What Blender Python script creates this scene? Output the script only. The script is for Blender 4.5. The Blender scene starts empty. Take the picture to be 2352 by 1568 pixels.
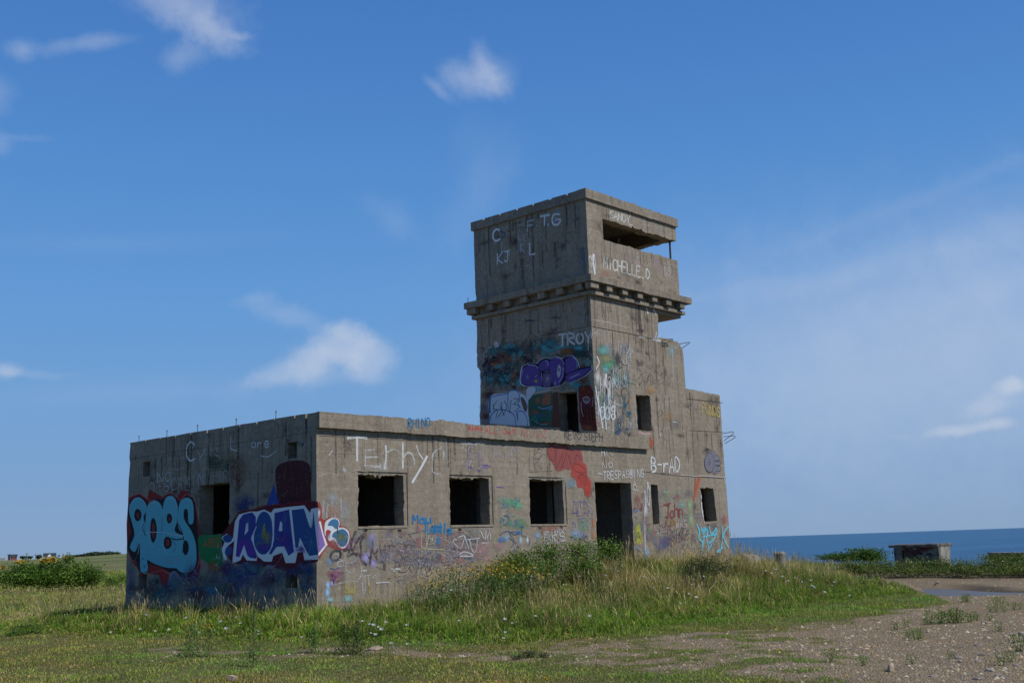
import bpy, bmesh, math, random
import numpy as np
from mathutils import Vector, Matrix, Euler
from mathutils.geometry import delaunay_2d_cdt, tessellate_polygon

random.seed(7)
rng = np.random.default_rng(11)
C = bpy.context.scene.collection
scene = bpy.context.scene

# ------------------------------------------------------------------ camera
FPX, YAW, PITCH, ROLL = 2579.158, math.radians(42.004), math.radians(10.257), math.radians(-1.974)
EYE = np.array([-14.0601, -18.0366, 1.6])
CX, CY = 1176.0, 784.0
FW = np.array([math.cos(PITCH)*math.cos(YAW), math.cos(PITCH)*math.sin(YAW), math.sin(PITCH)])
_r = np.array([math.sin(YAW), -math.cos(YAW), 0.0])
_u = np.cross(_r, FW)
RT = math.cos(ROLL)*_r + math.sin(ROLL)*_u
UP = -math.sin(ROLL)*_r + math.cos(ROLL)*_u
cam = bpy.data.cameras.new('camera')
cam.sensor_width = 36.0
cam.lens = FPX/2352*36.0
cam.clip_start = 0.5
cam.clip_end = 60000
co = bpy.data.objects.new('camera', cam)
C.objects.link(co)
M = Matrix([[RT[0], UP[0], -FW[0], EYE[0]], [RT[1], UP[1], -FW[1], EYE[1]], [RT[2], UP[2], -FW[2], EYE[2]], [0, 0, 0, 1]])
co.matrix_world = M
scene.camera = co

# ------------------------------------------------------------------ light and colour management
SUN = Vector((0.27, -0.75, 1.0)).normalized()
SKY_STRENGTH, SUN_STRENGTH, EXPOSURE = 0.10, 5.0, -0.45
elev = math.asin(SUN.z)
rot = math.pi/2 - math.atan2(SUN.y, SUN.x)
vs = scene.view_settings
scene.display_settings.display_device = 'sRGB'
vs.view_transform = 'Standard'
vs.look = 'None'
vs.exposure = EXPOSURE
vs.gamma = 1.0
vs.use_curve_mapping = False
scene.cycles.transparent_max_bounces = 48
scene.cycles.max_bounces = 8
scene.cycles.use_denoising = True
sl = bpy.data.lights.new('sun', 'SUN')
sl.energy = SUN_STRENGTH
sl.angle = math.radians(0.55)
sl.color = (1.0, 0.98, 0.94)
so = bpy.data.objects.new('sun', sl)
C.objects.link(so)
so.rotation_euler = SUN.to_track_quat('Z', 'Y').to_euler()
so.location = (0, 0, 60)

# ------------------------------------------------------------------ reference geometry helpers
def ray(x, y):
    return FW*FPX + RT*(x-CX) - UP*(y-CY)

def to_ref(P):
    P = np.asarray(P, float)
    d = P - EYE
    z = d @ FW
    z = np.where(z < 0.1, 0.1, z)
    return CX + FPX*(d @ RT)/z, CY - FPX*(d @ UP)/z

def hit(x, y, axis, val):
    d = ray(x, y)
    t = (val - EYE[axis])/d[axis]
    return EYE + t*d

def at_depth(x, y, r):
    d = ray(x, y)
    return EYE + d/np.hypot(d[0], d[1])*r

# photo details, each (x0, y0, scale) in photo pixels
K = 1.0408163
DA = (280, 960, 520/1568); DB = (740, 960, 420/1266); DC = (1100, 1000, 440/1725); DD = (1480, 900, 300/980)
DE = (1100, 430, 340/1568); DF = (1380, 430, 340/1441); DG = (1120, 740, 320/1568); DH = (1400, 780, 380/1568)
DI = (780, 1240, 400/2352); DJ = (1100, 1060, 200/922); DN = (1500, 640, 200/1568); DR = (2050, 1240, 398/2352)
DV = (0, 0, K)
def ref(D, x, y):
    return (D[0]+x*D[2])/K, (D[1]+y*D[2])/K

# ------------------------------------------------------------------ node helpers
def new_mat(name):
    m = bpy.data.materials.new(name)
    m.use_nodes = True
    nt = m.node_tree
    nt.nodes.clear()
    out = nt.nodes.new('ShaderNodeOutputMaterial')
    return m, nt, out

class G:
    """small wrapper to write node graphs shortly"""
    def __init__(s, nt): s.nt = nt
    def n(s, t, **k):
        nd = s.nt.nodes.new(t)
        for a, b in k.items(): setattr(nd, a, b)
        return nd
    def put(s, sock, v):
        if hasattr(v, 'is_linked') or isinstance(v, bpy.types.NodeSocket): s.nt.links.new(v, sock)
        elif isinstance(v, (tuple, list)) and len(v) == 3 and sock.type == 'RGBA': sock.default_value = (*v, 1)
        else: sock.default_value = v
    def math(s, op, a, b=0.0, c=0.0, clamp=False):
        nd = s.n('ShaderNodeMath', operation=op, use_clamp=clamp)
        s.put(nd.inputs[0], a); s.put(nd.inputs[1], b)
        if op in ('MULTIPLY_ADD', 'COMPARE', 'SMOOTH_MIN'): s.put(nd.inputs[2], c)
        return nd.outputs[0]
    def ss(s, v, a, b, lo=0.0, hi=1.0):
        nd = s.n('ShaderNodeMapRange', interpolation_type='SMOOTHSTEP')
        for i, q in enumerate((v, a, b, lo, hi)): s.put(nd.inputs[i], q)
        return nd.outputs[0]
    def noise(s, vec, scale, detail=4, rough=0.55, dist=0.0, out=0):
        nd = s.n('ShaderNodeTexNoise')
        if vec is not None: s.put(nd.inputs['Vector'], vec)
        nd.inputs['Scale'].default_value = scale
        nd.inputs['Detail'].default_value = detail
        nd.inputs['Roughness'].default_value = rough
        nd.inputs['Distortion'].default_value = dist
        return nd.outputs[out]
    def vor(s, vec, scale, feat='F1', out='Distance'):
        nd = s.n('ShaderNodeTexVoronoi', feature=feat)
        s.put(nd.inputs['Vector'], vec); nd.inputs['Scale'].default_value = scale
        return nd.outputs[out]
    def mapping(s, vec, scale=(1, 1, 1), loc=(0, 0, 0), rot=(0, 0, 0), typ='POINT'):
        nd = s.n('ShaderNodeMapping', vector_type=typ)
        s.put(nd.inputs['Vector'], vec)
        nd.inputs['Scale'].default_value = scale; nd.inputs['Location'].default_value = loc; nd.inputs['Rotation'].default_value = rot
        return nd.outputs[0]
    def mix(s, f, a, b, typ='MIX'):
        nd = s.n('ShaderNodeMix', data_type='RGBA', blend_type=typ)
        s.put(nd.inputs[0], f); s.put(nd.inputs[6], a); s.put(nd.inputs[7], b)
        return nd.outputs[2]
    def ramp(s, f, stops):
        nd = s.n('ShaderNodeValToRGB')
        s.put(nd.inputs[0], f)
        cr = nd.color_ramp
        while len(cr.elements) < len(stops): cr.elements.new(0.5)
        for e, (p, c) in zip(cr.elements, stops): e.position = p; e.color = (*c, 1)
        return nd.outputs[0]
    def bump(s, h, strength, dist, nrm=None):
        nd = s.n('ShaderNodeBump')
        s.put(nd.inputs['Height'], h); nd.inputs['Strength'].default_value = strength; nd.inputs['Distance'].default_value = dist
        if nrm is not None: s.put(nd.inputs['Normal'], nrm)
        return nd.outputs[0]
    def bsdf(s, col, rough=0.9, nrm=None, spec=0.3, metal=0.0, alpha=None):
        nd = s.n('ShaderNodeBsdfPrincipled')
        s.put(nd.inputs['Base Color'], col); s.put(nd.inputs['Roughness'], rough)
        nd.inputs['Specular IOR Level'].default_value = spec; nd.inputs['Metallic'].default_value = metal
        if nrm is not None: s.put(nd.inputs['Normal'], nrm)
        if alpha is not None: s.put(nd.inputs['Alpha'], alpha)
        return nd
    def attr(s, name, out='Color'):
        nd = s.n('ShaderNodeAttribute', attribute_name=name)
        return nd.outputs[out]

# ------------------------------------------------------------------ sky with clouds (world)
world = bpy.data.worlds.new('World')
scene.world = world
world.use_nodes = True
nt = world.node_tree
nt.nodes.clear()
g = G(nt)
wout = g.n('ShaderNodeOutputWorld')
sky = g.n('ShaderNodeTexSky', sky_type='NISHITA')
sky.sun_disc = False
sky.sun_elevation = elev
sky.sun_rotation = rot
sky.altitude = 0
sky.air_density = 1.0
sky.dust_density = 0.35
sky.ozone_density = 2.2
direction = g.n('ShaderNodeTexCoord').outputs['Generated']
def _l(c): return ((c/255+.055)/1.055)**2.4
def skyval(r, g_, b_): return tuple(_l(c)/2**EXPOSURE/SKY_STRENGTH for c in (r, g_, b_))
sepd = g.n('ShaderNodeSeparateXYZ'); nt.links.new(direction, sepd.inputs[0])
grad = None; zz = sepd.outputs[2]
STOPS = [(0.0, (131, 162, 199)), (.05, (123, 160, 205)), (.12, (114, 161, 212)), (.22, (98, 154, 215)), (.33, (83, 141, 208)), (.46, (69, 124, 196)), (.75, (50, 92, 165)), (1.0, (42, 78, 148))]
grad = skyval(*STOPS[0][1])
for (z0, c0), (z1, c1) in zip(STOPS, STOPS[1:]):
    nd = g.n('ShaderNodeMapRange'); g.put(nd.inputs[0], zz); nd.inputs[1].default_value = z0; nd.inputs[2].default_value = z1
    grad = g.mix(nd.outputs[0], grad, skyval(*c1))
skc = g.n('ShaderNodeMix', data_type='RGBA'); skc.inputs[0].default_value = .08
g.put(skc.inputs[6], grad); nt.links.new(sky.outputs[0], skc.inputs[7])
warp = g.n('ShaderNodeVectorMath', operation='SUBTRACT')
nt.links.new(g.noise(direction, 9.0, 6, 0.6, 0.0, 1), warp.inputs[0]); warp.inputs[1].default_value = (0.5, 0.5, 0.5)
warps = g.n('ShaderNodeVectorMath', operation='SCALE'); nt.links.new(warp.outputs[0], warps.inputs[0]); warps.inputs['Scale'].default_value = 0.028
wdir = g.n('ShaderNodeVectorMath', operation='ADD'); nt.links.new(direction, wdir.inputs[0]); nt.links.new(warps.outputs[0], wdir.inputs[1])
fine = g.noise(direction, 30.0, 8, 0.66)
def cloud(x, y, w, h, ang, dens, soft, amp=1.7, thin=False):
    """cloud around a direction of the sky: half width, half height (reference pixels), tilt, density"""
    d = ray(x, y); L = np.linalg.norm(d); f = d/L
    r = np.cross(f, (0, 0, 1)); r /= np.linalg.norm(r); u = np.cross(r, f)
    c, s_ = math.cos(math.radians(ang)), math.sin(math.radians(ang))
    r2 = c*r + s_*u; u2 = -s_*r + c*u
    Rm = Matrix([[r2[0], f[0], u2[0]], [r2[1], f[1], u2[1]], [r2[2], f[2], u2[2]]])
    if Rm.determinant() < 0: Rm = Matrix([[r2[0], -f[0], u2[0]], [r2[1], -f[1], u2[1]], [r2[2], -f[2], u2[2]]])
    v = g.mapping(wdir.outputs[0], (w/L, 0.5, h/L), tuple(f), tuple(Rm.to_euler()), 'TEXTURE')
    ln = g.n('ShaderNodeVectorMath', operation='LENGTH'); nt.links.new(v, ln.inputs[0])
    q = g.math('ADD', ln.outputs['Value'], g.math('MULTIPLY_ADD', fine, amp if not thin else 0.7, -amp/2 if not thin else -0.35))
    return g.math('MULTIPLY', g.ss(q, 2.0 if thin else 1.25+soft*0.35, -.25 if thin else 1.0-soft*1.15, 0.0, 1.0), dens)
CL = [ # x, y, half w, half h, tilt, density, softness
 (420, 5, 125, 62, -8, .36, .9), (490, 70, 70, 42, -20, .38, .9), (430, 130, 48, 34, 40, .22, .9), (215, 108, 95, 17, 16, .22, .9), (60, 118, 32, 22, 20, .26, .9), (545, 78, 26, 12, 0, .22, .9),
 (5, 205, 34, 40, 0, .14, .9), (5, 330, 28, 30, 0, .16, .9), (60, 312, 60, 9, 5, .08, .9),
 (1085, 180, 66, 34, -25, .36, .9), (1118, 155, 24, 50, 12, .34, .9), (1012, 200, 44, 12, -40, .2, .9), (1150, 185, 32, 45, 0, .16, .95),
 (775, 795, 72, 50, 8, .48, .5, 1.1), (838, 818, 62, 48, 0, .42, .55, 1.1), (790, 762, 46, 32, 0, .30, .5, 1.3), (715, 828, 62, 40, 12, .34, .55, 1.1), (655, 858, 80, 26, 12, .26, .7, 1.2), (730, 868, 130, 22, 3, .2, .8, 1.0), 
 (660, 732, 85, 26, -10, .17, .95), (590, 695, 42, 20, 10, .17, .95),
 (15, 850, 26, 20, 0, .36, .8), (70, 858, 70, 10, 0, .12, .9),
 (900, 505, 80, 34, -25, .10, .95), (1080, 470, 120, 50, 50, .07, .95), (1120, 360, 80, 90, 0, .05, .95),
 (2200, 985, 60, 14, 3, .42, .7, 1.0), (2285, 972, 45, 14, 0, .40, .7, 1.0), (2325, 885, 34, 20, -10, .50, .6, 1.0), (2270, 930, 60, 26, 10, .28, .8, 1.2), (2070, 1000, 22, 8, 0, .1, .9),
 (2350, 740, 620, 210, 5, .24, 1.0), (1950, 830, 560, 230, 2, .16, 1.0), (2100, 850, 900, 300, 0, .16, 1.0), (2330, 640, 300, 34, 10, .10, 1.0), (2330, 545, 240, 34, 14, .12, 1.0), (2080, 590, 240, 22, 11, .09, 1.0), (1830, 655, 170, 20, 6, .08, 1.0), (250, 560, 260, 20, 6, .05, 1.0), (350, 900, 300, 26, 2, .06, 1.0),
 (2150, 440, 380, 16, 14, .06, 1.0), (1700, 660, 170, 14, 8, .07, 1.0)]
acc = None
for k_, cl_ in enumerate(CL):
    a_ = cloud(*cl_, thin=cl_[2] > 150)
    acc = a_ if acc is None else g.math('SUBTRACT', 1.0, g.math('MULTIPLY', g.math('SUBTRACT', 1.0, acc), g.math('SUBTRACT', 1.0, a_)))
skyc = g.mix(g.math('MULTIPLY', acc, 0.95, clamp=True), skc.outputs[2], g.mix(g.noise(direction, 14.0, 6, .6), skyval(185, 198, 220), skyval(226, 228, 233)))
bg = g.n('ShaderNodeBackground')
nt.links.new(skyc, bg.inputs['Color'])
bg.inputs['Strength'].default_value = SKY_STRENGTH
nt.links.new(bg.outputs[0], wout.inputs[0])

# ------------------------------------------------------------------ materials
def mat_concrete(name, tint=(0.300, 0.247, 0.182), dark=(0.112, 0.098, 0.080), lines=1.0, stain=1.0):
    m, nt, out = new_mat(name); g = G(nt)
    pos = g.n('ShaderNodeNewGeometry').outputs['Position']
    big = g.noise(pos, 0.55, 5, 0.6)
    mid = g.noise(pos, 3.2, 6, 0.65)
    speck = g.vor(pos, 42.0)
    speck2 = g.noise(pos, 95.0, 3, 0.7)
    streak = g.noise(g.mapping(pos, (5.0, 5.0, 0.55)), 1.0, 5, 0.6)
    board = g.noise(g.mapping(pos, (0.35, 0.35, 9.0)), 1.0, 3, 0.5)
    c = g.mix(g.ss(big, .35, .7), tint, tuple(v*1.14 for v in tint))
    c = g.mix(g.ss(mid, .38, .72, 0, .55), c, tuple(a*b for a, b in zip(tint, (.80, .78, .76))))
    c = g.mix(g.math('MULTIPLY', g.ss(board, .35, .65, 0, .30), lines), c, tuple(a*b for a, b in zip(tint, (.74, .73, .73))))
    c = g.mix(g.math('MULTIPLY', g.ss(streak, .50, .72, 0, .7), stain), c, dark)
    wide = g.noise(g.mapping(pos, (1.7, 1.7, .35), (2, 5, 0)), 1.0, 6, .68)
    c = g.mix(g.math('MULTIPLY', g.ss(wide, .50, .68, 0, .62), stain), c, tuple(v*.55 for v in tint))
    c = g.mix(g.math('MULTIPLY', g.ss(wide, .46, .30, 0, .45), stain), c, (.37, .34, .29))
    drip = g.noise(g.mapping(pos, (14, 14, .8), (7, 1, 3)), 1.0, 4, .6)
    c = g.mix(g.math('MULTIPLY', g.ss(drip, .60, .72, 0, .5), g.ss(big, .4, .6)), c, (.42, .40, .35))
    c = g.mix(g.ss(g.noise(g.mapping(pos, (1.4, 1.4, 1.0), (3, 9, 1)), 1.3, 5, .7), .60, .75, 0, .5), c, (.20, .135, .085))
    c = g.mix(g.ss(speck, .0, .28, .55, 0), c, (.36, .33, .28))
    c = g.mix(g.ss(speck2, .54, .68, 0, .75), c, (.055, .05, .045))
    patch = g.noise(g.mapping(pos, (1, 1, 1.3), (5, 2, 8)), 7.5, 5, .7)
    c = g.mix(g.ss(patch, .48, .62, 0, .5), c, tuple(v*.68 for v in tint))
    c = g.mix(g.ss(patch, .46, .34, 0, .45), c, tuple(v*1.45 for v in tint))
    c = g.mix(g.ss(g.noise(pos, 48.0, 2, .5), .58, .68, 0, .7), c, (.42, .40, .36))
    h = g.math('ADD', g.math('MULTIPLY', mid, .6), g.math('ADD', g.math('MULTIPLY', speck2, .25), g.math('MULTIPLY', board, .5)))
    pit = g.ss(g.noise(pos, 14.0, 5, .75), .30, .42)
    nrm = g.bump(g.math('ADD', h, g.math('MULTIPLY', pit, .35)), .75, .022)
    b = g.bsdf(c, .95, nrm, .15)
    nt.links.new(b.outputs[0], out.inputs[0])
    return m
M_CONC = mat_concrete('weathered_concrete')
M_CONC2 = mat_concrete('weathered_concrete_trim', (0.285, 0.234, 0.172), (.09, .078, .062), .6, 1.0)
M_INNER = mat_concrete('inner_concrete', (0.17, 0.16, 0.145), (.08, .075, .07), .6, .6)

def simple(name, col, rough=.8, var=.3, scale=6, spec=.3, metal=0, bump=.3, bscale=30):
    m, nt, out = new_mat(name); g = G(nt)
    pos = g.n('ShaderNodeNewGeometry').outputs['Position']
    n_ = g.noise(pos, scale, 5, .6)
    c = g.mix(g.ss(n_, .3, .7), tuple(v*(1-var) for v in col), tuple(min(1, v*(1+var)) for v in col))
    nrm = g.bump(g.noise(pos, bscale, 4, .6), bump, .02)
    b = g.bsdf(c, rough, nrm, spec, metal)
    nt.links.new(b.outputs[0], out.inputs[0])
    return m
M_RUST = simple('rusty_steel', (.055, .04, .035), .75, .4, 20, .4, .3)
M_STONE = simple('grey_stone', (.25, .215, .175), .9, .35, 9, .2)
M_TANSTONE = simple('tan_stone', (.36, .27, .19), .9, .25, 8, .2)

def mat_paint():
    """sprayed and brushed paint, worn by the rough concrete beneath: colour and cover come from the stroke"""
    m, nt, out = new_mat('sprayed_paint'); g = G(nt)
    pos = g.n('ShaderNodeNewGeometry').outputs['Position']
    uv = g.n('ShaderNodeUVMap', uv_map='stroke').outputs[0]
    sx = g.n('ShaderNodeSeparateXYZ'); nt.links.new(uv, sx.inputs[0])
    col = g.attr('paint'); op = g.attr('paint', 'Alpha')
    n1 = g.noise(pos, 16.0, 5, .7); n2 = g.noise(pos, 75.0, 3, .7); n3 = g.noise(g.mapping(pos, (9, 9, 2.2)), 1.0, 4, .6)
    wear = g.math('ADD', g.math('MULTIPLY', n1, .36), g.math('ADD', g.math('MULTIPLY', n2, .30), g.math('ADD', g.math('MULTIPLY', n3, .16), g.math('MULTIPLY', g.noise(pos, 4.5, 4, .6), .18))))
    wear = g.math('MULTIPLY_ADD', wear, 1.5, -.25)
    thr = g.math("MULTIPLY_ADD", op, -.24, .56)
    cov = g.ss(g.math('SUBTRACT', wear, thr), -.07, .06)
    edge = g.ss(g.math('ADD', sx.outputs[0], g.math('MULTIPLY_ADD', n2, .3, -.15)), 0.0, sx.outputs[1])
    a = g.math('MULTIPLY', g.math('MULTIPLY', cov, edge), g.math("MULTIPLY_ADD", op, .45, .55), clamp=True)
    c = g.mix(g.ss(n1, .3, .7, 0, .22), col, g.mix(.35, col, (.12, .105, .09)))
    b = g.bsdf(c, .8, g.bump(n2, .3, .01), .2, 0, a)
    nt.links.new(b.outputs[0], out.inputs[0])
    return m
M_PAINT = mat_paint()

def mat_leaf(name, trans=.35, rough=.6):
    m, nt, out = new_mat(name); g = G(nt)
    col = g.attr('tint')
    d = g.bsdf(col, rough, None, .2)
    t = g.n('ShaderNodeBsdfTranslucent'); nt.links.new(g.mix(.35, col, (.25, .3, .04), 'MIX'), t.inputs[0])
    mx = g.n('ShaderNodeMixShader'); mx.inputs[0].default_value = trans
    nt.links.new(d.outputs[0], mx.inputs[1]); nt.links.new(t.outputs[0], mx.inputs[2])
    nt.links.new(mx.outputs[0], out.inputs[0])
    return m
M_GRASS = mat_leaf('grass_blades', .3)
M_LEAF = mat_leaf('leaves', .22, .5)

# ------------------------------------------------------------------ object helpers
def tag(o, label=None, cat=None, group=None, kind=None):
    if label: o['label'] = label
    if cat: o['category'] = cat
    if group: o['group'] = group
    if kind: o['kind'] = kind
    return o
def empty(name, loc=(0, 0, 0), rz=0):
    o = bpy.data.objects.new(name, None); C.objects.link(o)
    o.location = loc; o.rotation_euler = (0, 0, rz); o.empty_display_size = .2
    return o
def link(name, me, mat, parent=None, smooth=False):
    if mat is not None: me.materials.append(mat)
    o = bpy.data.objects.new(name, me); C.objects.link(o)
    if parent is not None:
        o.parent = parent
        o.matrix_parent_inverse = Matrix.Translation(parent.location).inverted() if parent.parent is None and parent.type == 'EMPTY' and tuple(parent.rotation_euler) == (0, 0, 0) else Matrix.Identity(4)
    if smooth: me.polygons.foreach_set('use_smooth', [True]*len(me.polygons))
    return o
class MB:
    def __init__(s): s.v = []; s.f = []
    def add(s, v, f):
        o = len(s.v); s.v += [tuple(p) for p in v]; s.f += [tuple(o+i for i in q) for q in f]
    def box(s, x0, y0, z0, x1, y1, z1, j=0.0):
        v = [(x0, y0, z0), (x1, y0, z0), (x1, y1, z0), (x0, y1, z0), (x0, y0, z1), (x1, y0, z1), (x1, y1, z1), (x0, y1, z1)]
        if j: v = [tuple(c+random.uniform(-j, j) for c in p) for p in v]
        s.add(v, [(0, 3, 2, 1), (4, 5, 6, 7), (0, 1, 5, 4), (1, 2, 6, 5), (2, 3, 7, 6), (3, 0, 4, 7)])
    def tube(s, pts, r, n=6, r1=None):
        pts = [Vector(p) for p in pts]; rings = []
        for i, p in enumerate(pts):
            d = (pts[min(i+1, len(pts)-1)] - pts[max(i-1, 0)]).normalized()
            a = d.cross(Vector((0, 0, 1)) if abs(d.z) < .9 else Vector((1, 0, 0))).normalized(); b = d.cross(a)
            rr = r if r1 is None else r+(r1-r)*i/max(1, len(pts)-1)
            rings.append([p + a*rr*math.cos(2*math.pi*k/n) + b*rr*math.sin(2*math.pi*k/n) for k in range(n)])
        v = [q for R_ in rings for q in R_]; f = []
        for i in range(len(rings)-1):
            for k in range(n):
                f.append((i*n+k, i*n+(k+1) % n, (i+1)*n+(k+1) % n, (i+1)*n+k))
        f.append(tuple(range(n-1, -1, -1))); f.append(tuple((len(rings)-1)*n+k for k in range(n)))
        s.add(v, f)
    def build(s, name, mat, parent=None, bevel=0, smooth=False):
        me = bpy.data.meshes.new(name); me.from_pydata(s.v, [], s.f); me.update()
        if bevel:
            bm = bmesh.new(); bm.from_mesh(me)
            bmesh.ops.bevel(bm, geom=bm.edges[:], offset=bevel, segments=1, affect='EDGES', clamp_overlap=True)
            bm.to_mesh(me); bm.free()
        return link(name, me, mat, parent, smooth)

def inside(p, poly):
    x, y = p; c = False; n = len(poly)
    for i in range(n):
        x1, y1 = poly[i]; x2, y2 = poly[(i+1) % n]
        if (y1 > y) != (y2 > y) and x < (x2-x1)*(y-y1)/(y2-y1)+x1: c = not c
    return c
def ragged(poly, amp, step=.06, chip=.0, seed=0, inward=None):
    """subdivide a closed outline and roughen it; amp can be a list per side"""
    r = random.Random(seed); out = []; n = len(poly)
    for i in range(n):
        a = Vector(poly[i]); b = Vector(poly[(i+1) % n]); L = (b-a).length
        am = amp[i] if isinstance(amp, (list, tuple)) else amp
        nrm = Vector((-(b-a).y, (b-a).x))/max(L, 1e-6)
        k = max(1, int(L/step)); ph = r.uniform(0, 10); fq = r.uniform(3, 6)
        out.append((a.x, a.y))
        if am == 0: continue
        for j in range(1, k):
            t = j/k
            env = min(1, 4*t, 4*(1-t))
            w = math.sin(ph+t*L*fq)*.5+math.sin(ph*2+t*L*fq*2.7)*.35+r.uniform(-.5, .5)
            if r.random() < .12: w += r.uniform(.6, 1.6)*(1 if r.random() < .6 else -1)
            q = a.lerp(b, t) + nrm*w*am*env
            out.append((q.x, q.y))
    return out
def panel(name, outline, holes, o, U, V, t, mat, parent):
    """a slab with real holes: outline and holes in (u, v); thickness t runs against U x V"""
    o, U, V = Vector(o), Vector(U), Vector(V); N = U.cross(V)
    pts = [Vector(p) for p in outline]; edges = [(i, (i+1) % len(outline)) for i in range(len(outline))]
    loops = [list(range(len(outline)))]
    for h in holes:
        b = len(pts); pts += [Vector(p) for p in h]
        edges += [(b+i, b+(i+1) % len(h)) for i in range(len(h))]; loops.append(list(range(b, b+len(h))))
    nv, ne, nf, ov, oe, of = delaunay_2d_cdt(pts, edges, [], 0, 1e-6)
    nv = [tuple(p) for p in nv]
    tri = []
    for f in nf:
        cx = sum(nv[i][0] for i in f)/len(f); cy = sum(nv[i][1] for i in f)/len(f)
        if inside((cx, cy), outline) and not any(inside((cx, cy), h) for h in holes): tri.append(tuple(f))
    n = len(nv); verts = [o+U*p[0]+V*p[1] for p in nv]+[o+U*p[0]+V*p[1]-N*t for p in nv]
    faces = []
    cnt = {}
    for f in tri:
        a = nv[f[0]]; b = nv[f[1]]; c = nv[f[2]]
        if (b[0]-a[0])*(c[1]-a[1])-(b[1]-a[1])*(c[0]-a[0]) < 0: f = f[::-1]
        faces.append(f); faces.append(tuple(i+n for i in f[::-1]))
        for i in range(len(f)):
            e = (f[i], f[(i+1) % len(f)])
            cnt[e] = 1
    for e in list(cnt):
        if (e[1], e[0]) not in cnt: faces.append((e[0], e[0]+n, e[1]+n, e[1]))
    me = bpy.data.meshes.new(name); me.from_pydata([tuple(v) for v in verts], [], faces); me.update()
    bm = bmesh.new(); bm.from_mesh(me)
    bmesh.ops.dissolve_limit(bm, angle_limit=.0005, verts=bm.verts, edges=bm.edges) if False else None
    bmesh.ops.recalc_face_normals(bm, faces=bm.faces); bm.to_mesh(me); bm.free()
    return link(name, me, mat, parent)
#PART2
# ------------------------------------------------------------------ the ruin
B = empty('lookout_building', (0, 0, 0))
tag(B, 'derelict concrete lookout tower and low block covered in graffiti', 'building')
XT, WT, WL, XE = 9.15, 4.24, 7.32, 15.33
FR = dict(o=(0, 0, 0), U=(1, 0, 0), V=(0, 0, 1))            # faces -Y
LF = dict(o=(0, 0, 0), U=(0, -1, 0), V=(0, 0, 1))           # faces -X, u = -y

def rect(x0, z0, x1, z1): return [(x0, z0), (x1, z0), (x1, z1), (x0, z1)]
wins = [(1.06, 2.07, 2.45, 3.21), (3.71, 2.07, 5.12, 3.20), (6.41, 2.06, 7.80, 3.21)]
holes = [ragged([(a, b), (c, b), (c, d), (a, d)], [0, 0, 0, .02], .05, seed=3+k) for k, (a, b, c, d) in enumerate(wins)]
door = ragged(rect(8.96, .55, 10.53, 3.13), [0, .008, .006, .02], .08, seed=9)
slot = ragged(rect(11.45, 2.04, 11.77, 3.10), [.03, .014, .02, .012], .09, seed=12)
slot2 = ragged([(13.98, 2.04), (14.70, 2.10), (14.60, 3.04), (13.90, 3.04)], [.02, .018, .015, .03], .11, seed=14)
upwin = ragged([(10.99, 4.58), (11.66, 4.58), (11.64, 5.56), (10.98, 5.56)], [.015, .018, .02, .02], .1, seed=15)
peep = rect(9.62, 5.42, 9.68, 5.62)
H0 = rect(-.3, -.8, XE, 3.39)
outer = [(0, -.8), (XE, -.8), (XE, 3.37), (XE-.03, 3.40), (XE-.02, 5.84), (XE-.05, 5.86), (13.47, 5.92), (13.47, 5.98), (13.45, 7.02), (13.40, 7.10), (13.2, 7.27), (12.6, 7.30), (12.40, 7.31), (12.16, 7.26), (12.24, 7.45), (12.26, 8.0), (XT, 8.0), (XT, 4.05), (0, 4.05)]
outer = ragged(outer, [0, 0, 0, .01, 0, .012, 0, .01, .01, .01, .02, .015, .01, .02, .015, 0, 0, 0, 0], .07, seed=21)
panel('wall', outer, holes+[door, slot, slot2, upwin, peep], (0, 0, 0), (1, 0, 0), (0, 0, 1), .36, M_CONC, B)
for k, (a, b, c, d) in enumerate(wins):
    # recessed surround of patched concrete round each window, broken towards the opening
    inner = ragged([(a+.01, b+.004), (c-.10, b+.004), (c-.10, d-.065), (a+.01, d-.065)], [.012, .016, .034, .038], .06, seed=40+k)
    sr = panel('window', [(a-.06, b-.0), (c-.003, b-.0), (c-.003, d-.003), (a-.06, d-.003)], [inner], (0, .022, 0), (1, 0, 0), (0, 0, 1), .30, M_CONC2, B)
    mb = MB(); mb.box(a+.0, -.012, b-.045, c-.02, .33, b+.012, .006)
    mb.build('sill', M_CONC2, sr, .008)
mb = MB(); mb.box(8.90, -.0, .35, 10.6, .9, .6, .01); mb.build('doorstep', M_CONC2, B)

# low block, side facing the sea field (shade side)
zt = 4.37
def notched(u0, u1, z0, z1, every, w, dp, seed=1):
    r = random.Random(seed); top = []; u = u1-.35
    while u > u0+.25:
        ww = w*r.uniform(.6, 1.3); dd = dp*r.uniform(.5, 1.3)
        top += [(u+ww/2, z1+r.uniform(-.006, .006)), (u+ww*.2, z1-dd), (u-ww*.3, z1-dd*r.uniform(.7, 1)), (u-ww/2, z1+r.uniform(-.006, .006))]
        u -= every*r.uniform(.93, 1.07)
    return [(u0, z0), (u1, z0), (u1, z1)]+top+[(u0, z1)]
lh = [ragged(rect(-4.20, 2.05, -3.02, 3.15), [.006, .012, .01, .01], .06, seed=51), rect(-.95, 3.50, -.64, 3.83), rect(-6.66, 3.50, -6.34, 3.85), rect(-1.03, .9, -.62, 1.21), rect(-6.74, .88, -6.37, 1.22)]
lo = notched(-WL, -.36, -.8, zt, .66, .045, .09, 5)
lo = lo[:-1]+[(-WL+.01, zt), (-WL+.04, zt-.06), (-WL+.0, zt-.35), (-WL+.05, zt-.5), (-WL, zt-.9)]
panel('wall', lo, lh, (0, 0, 0), (0, -1, 0), (0, 0, 1), .36, M_CONC, B)
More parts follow.
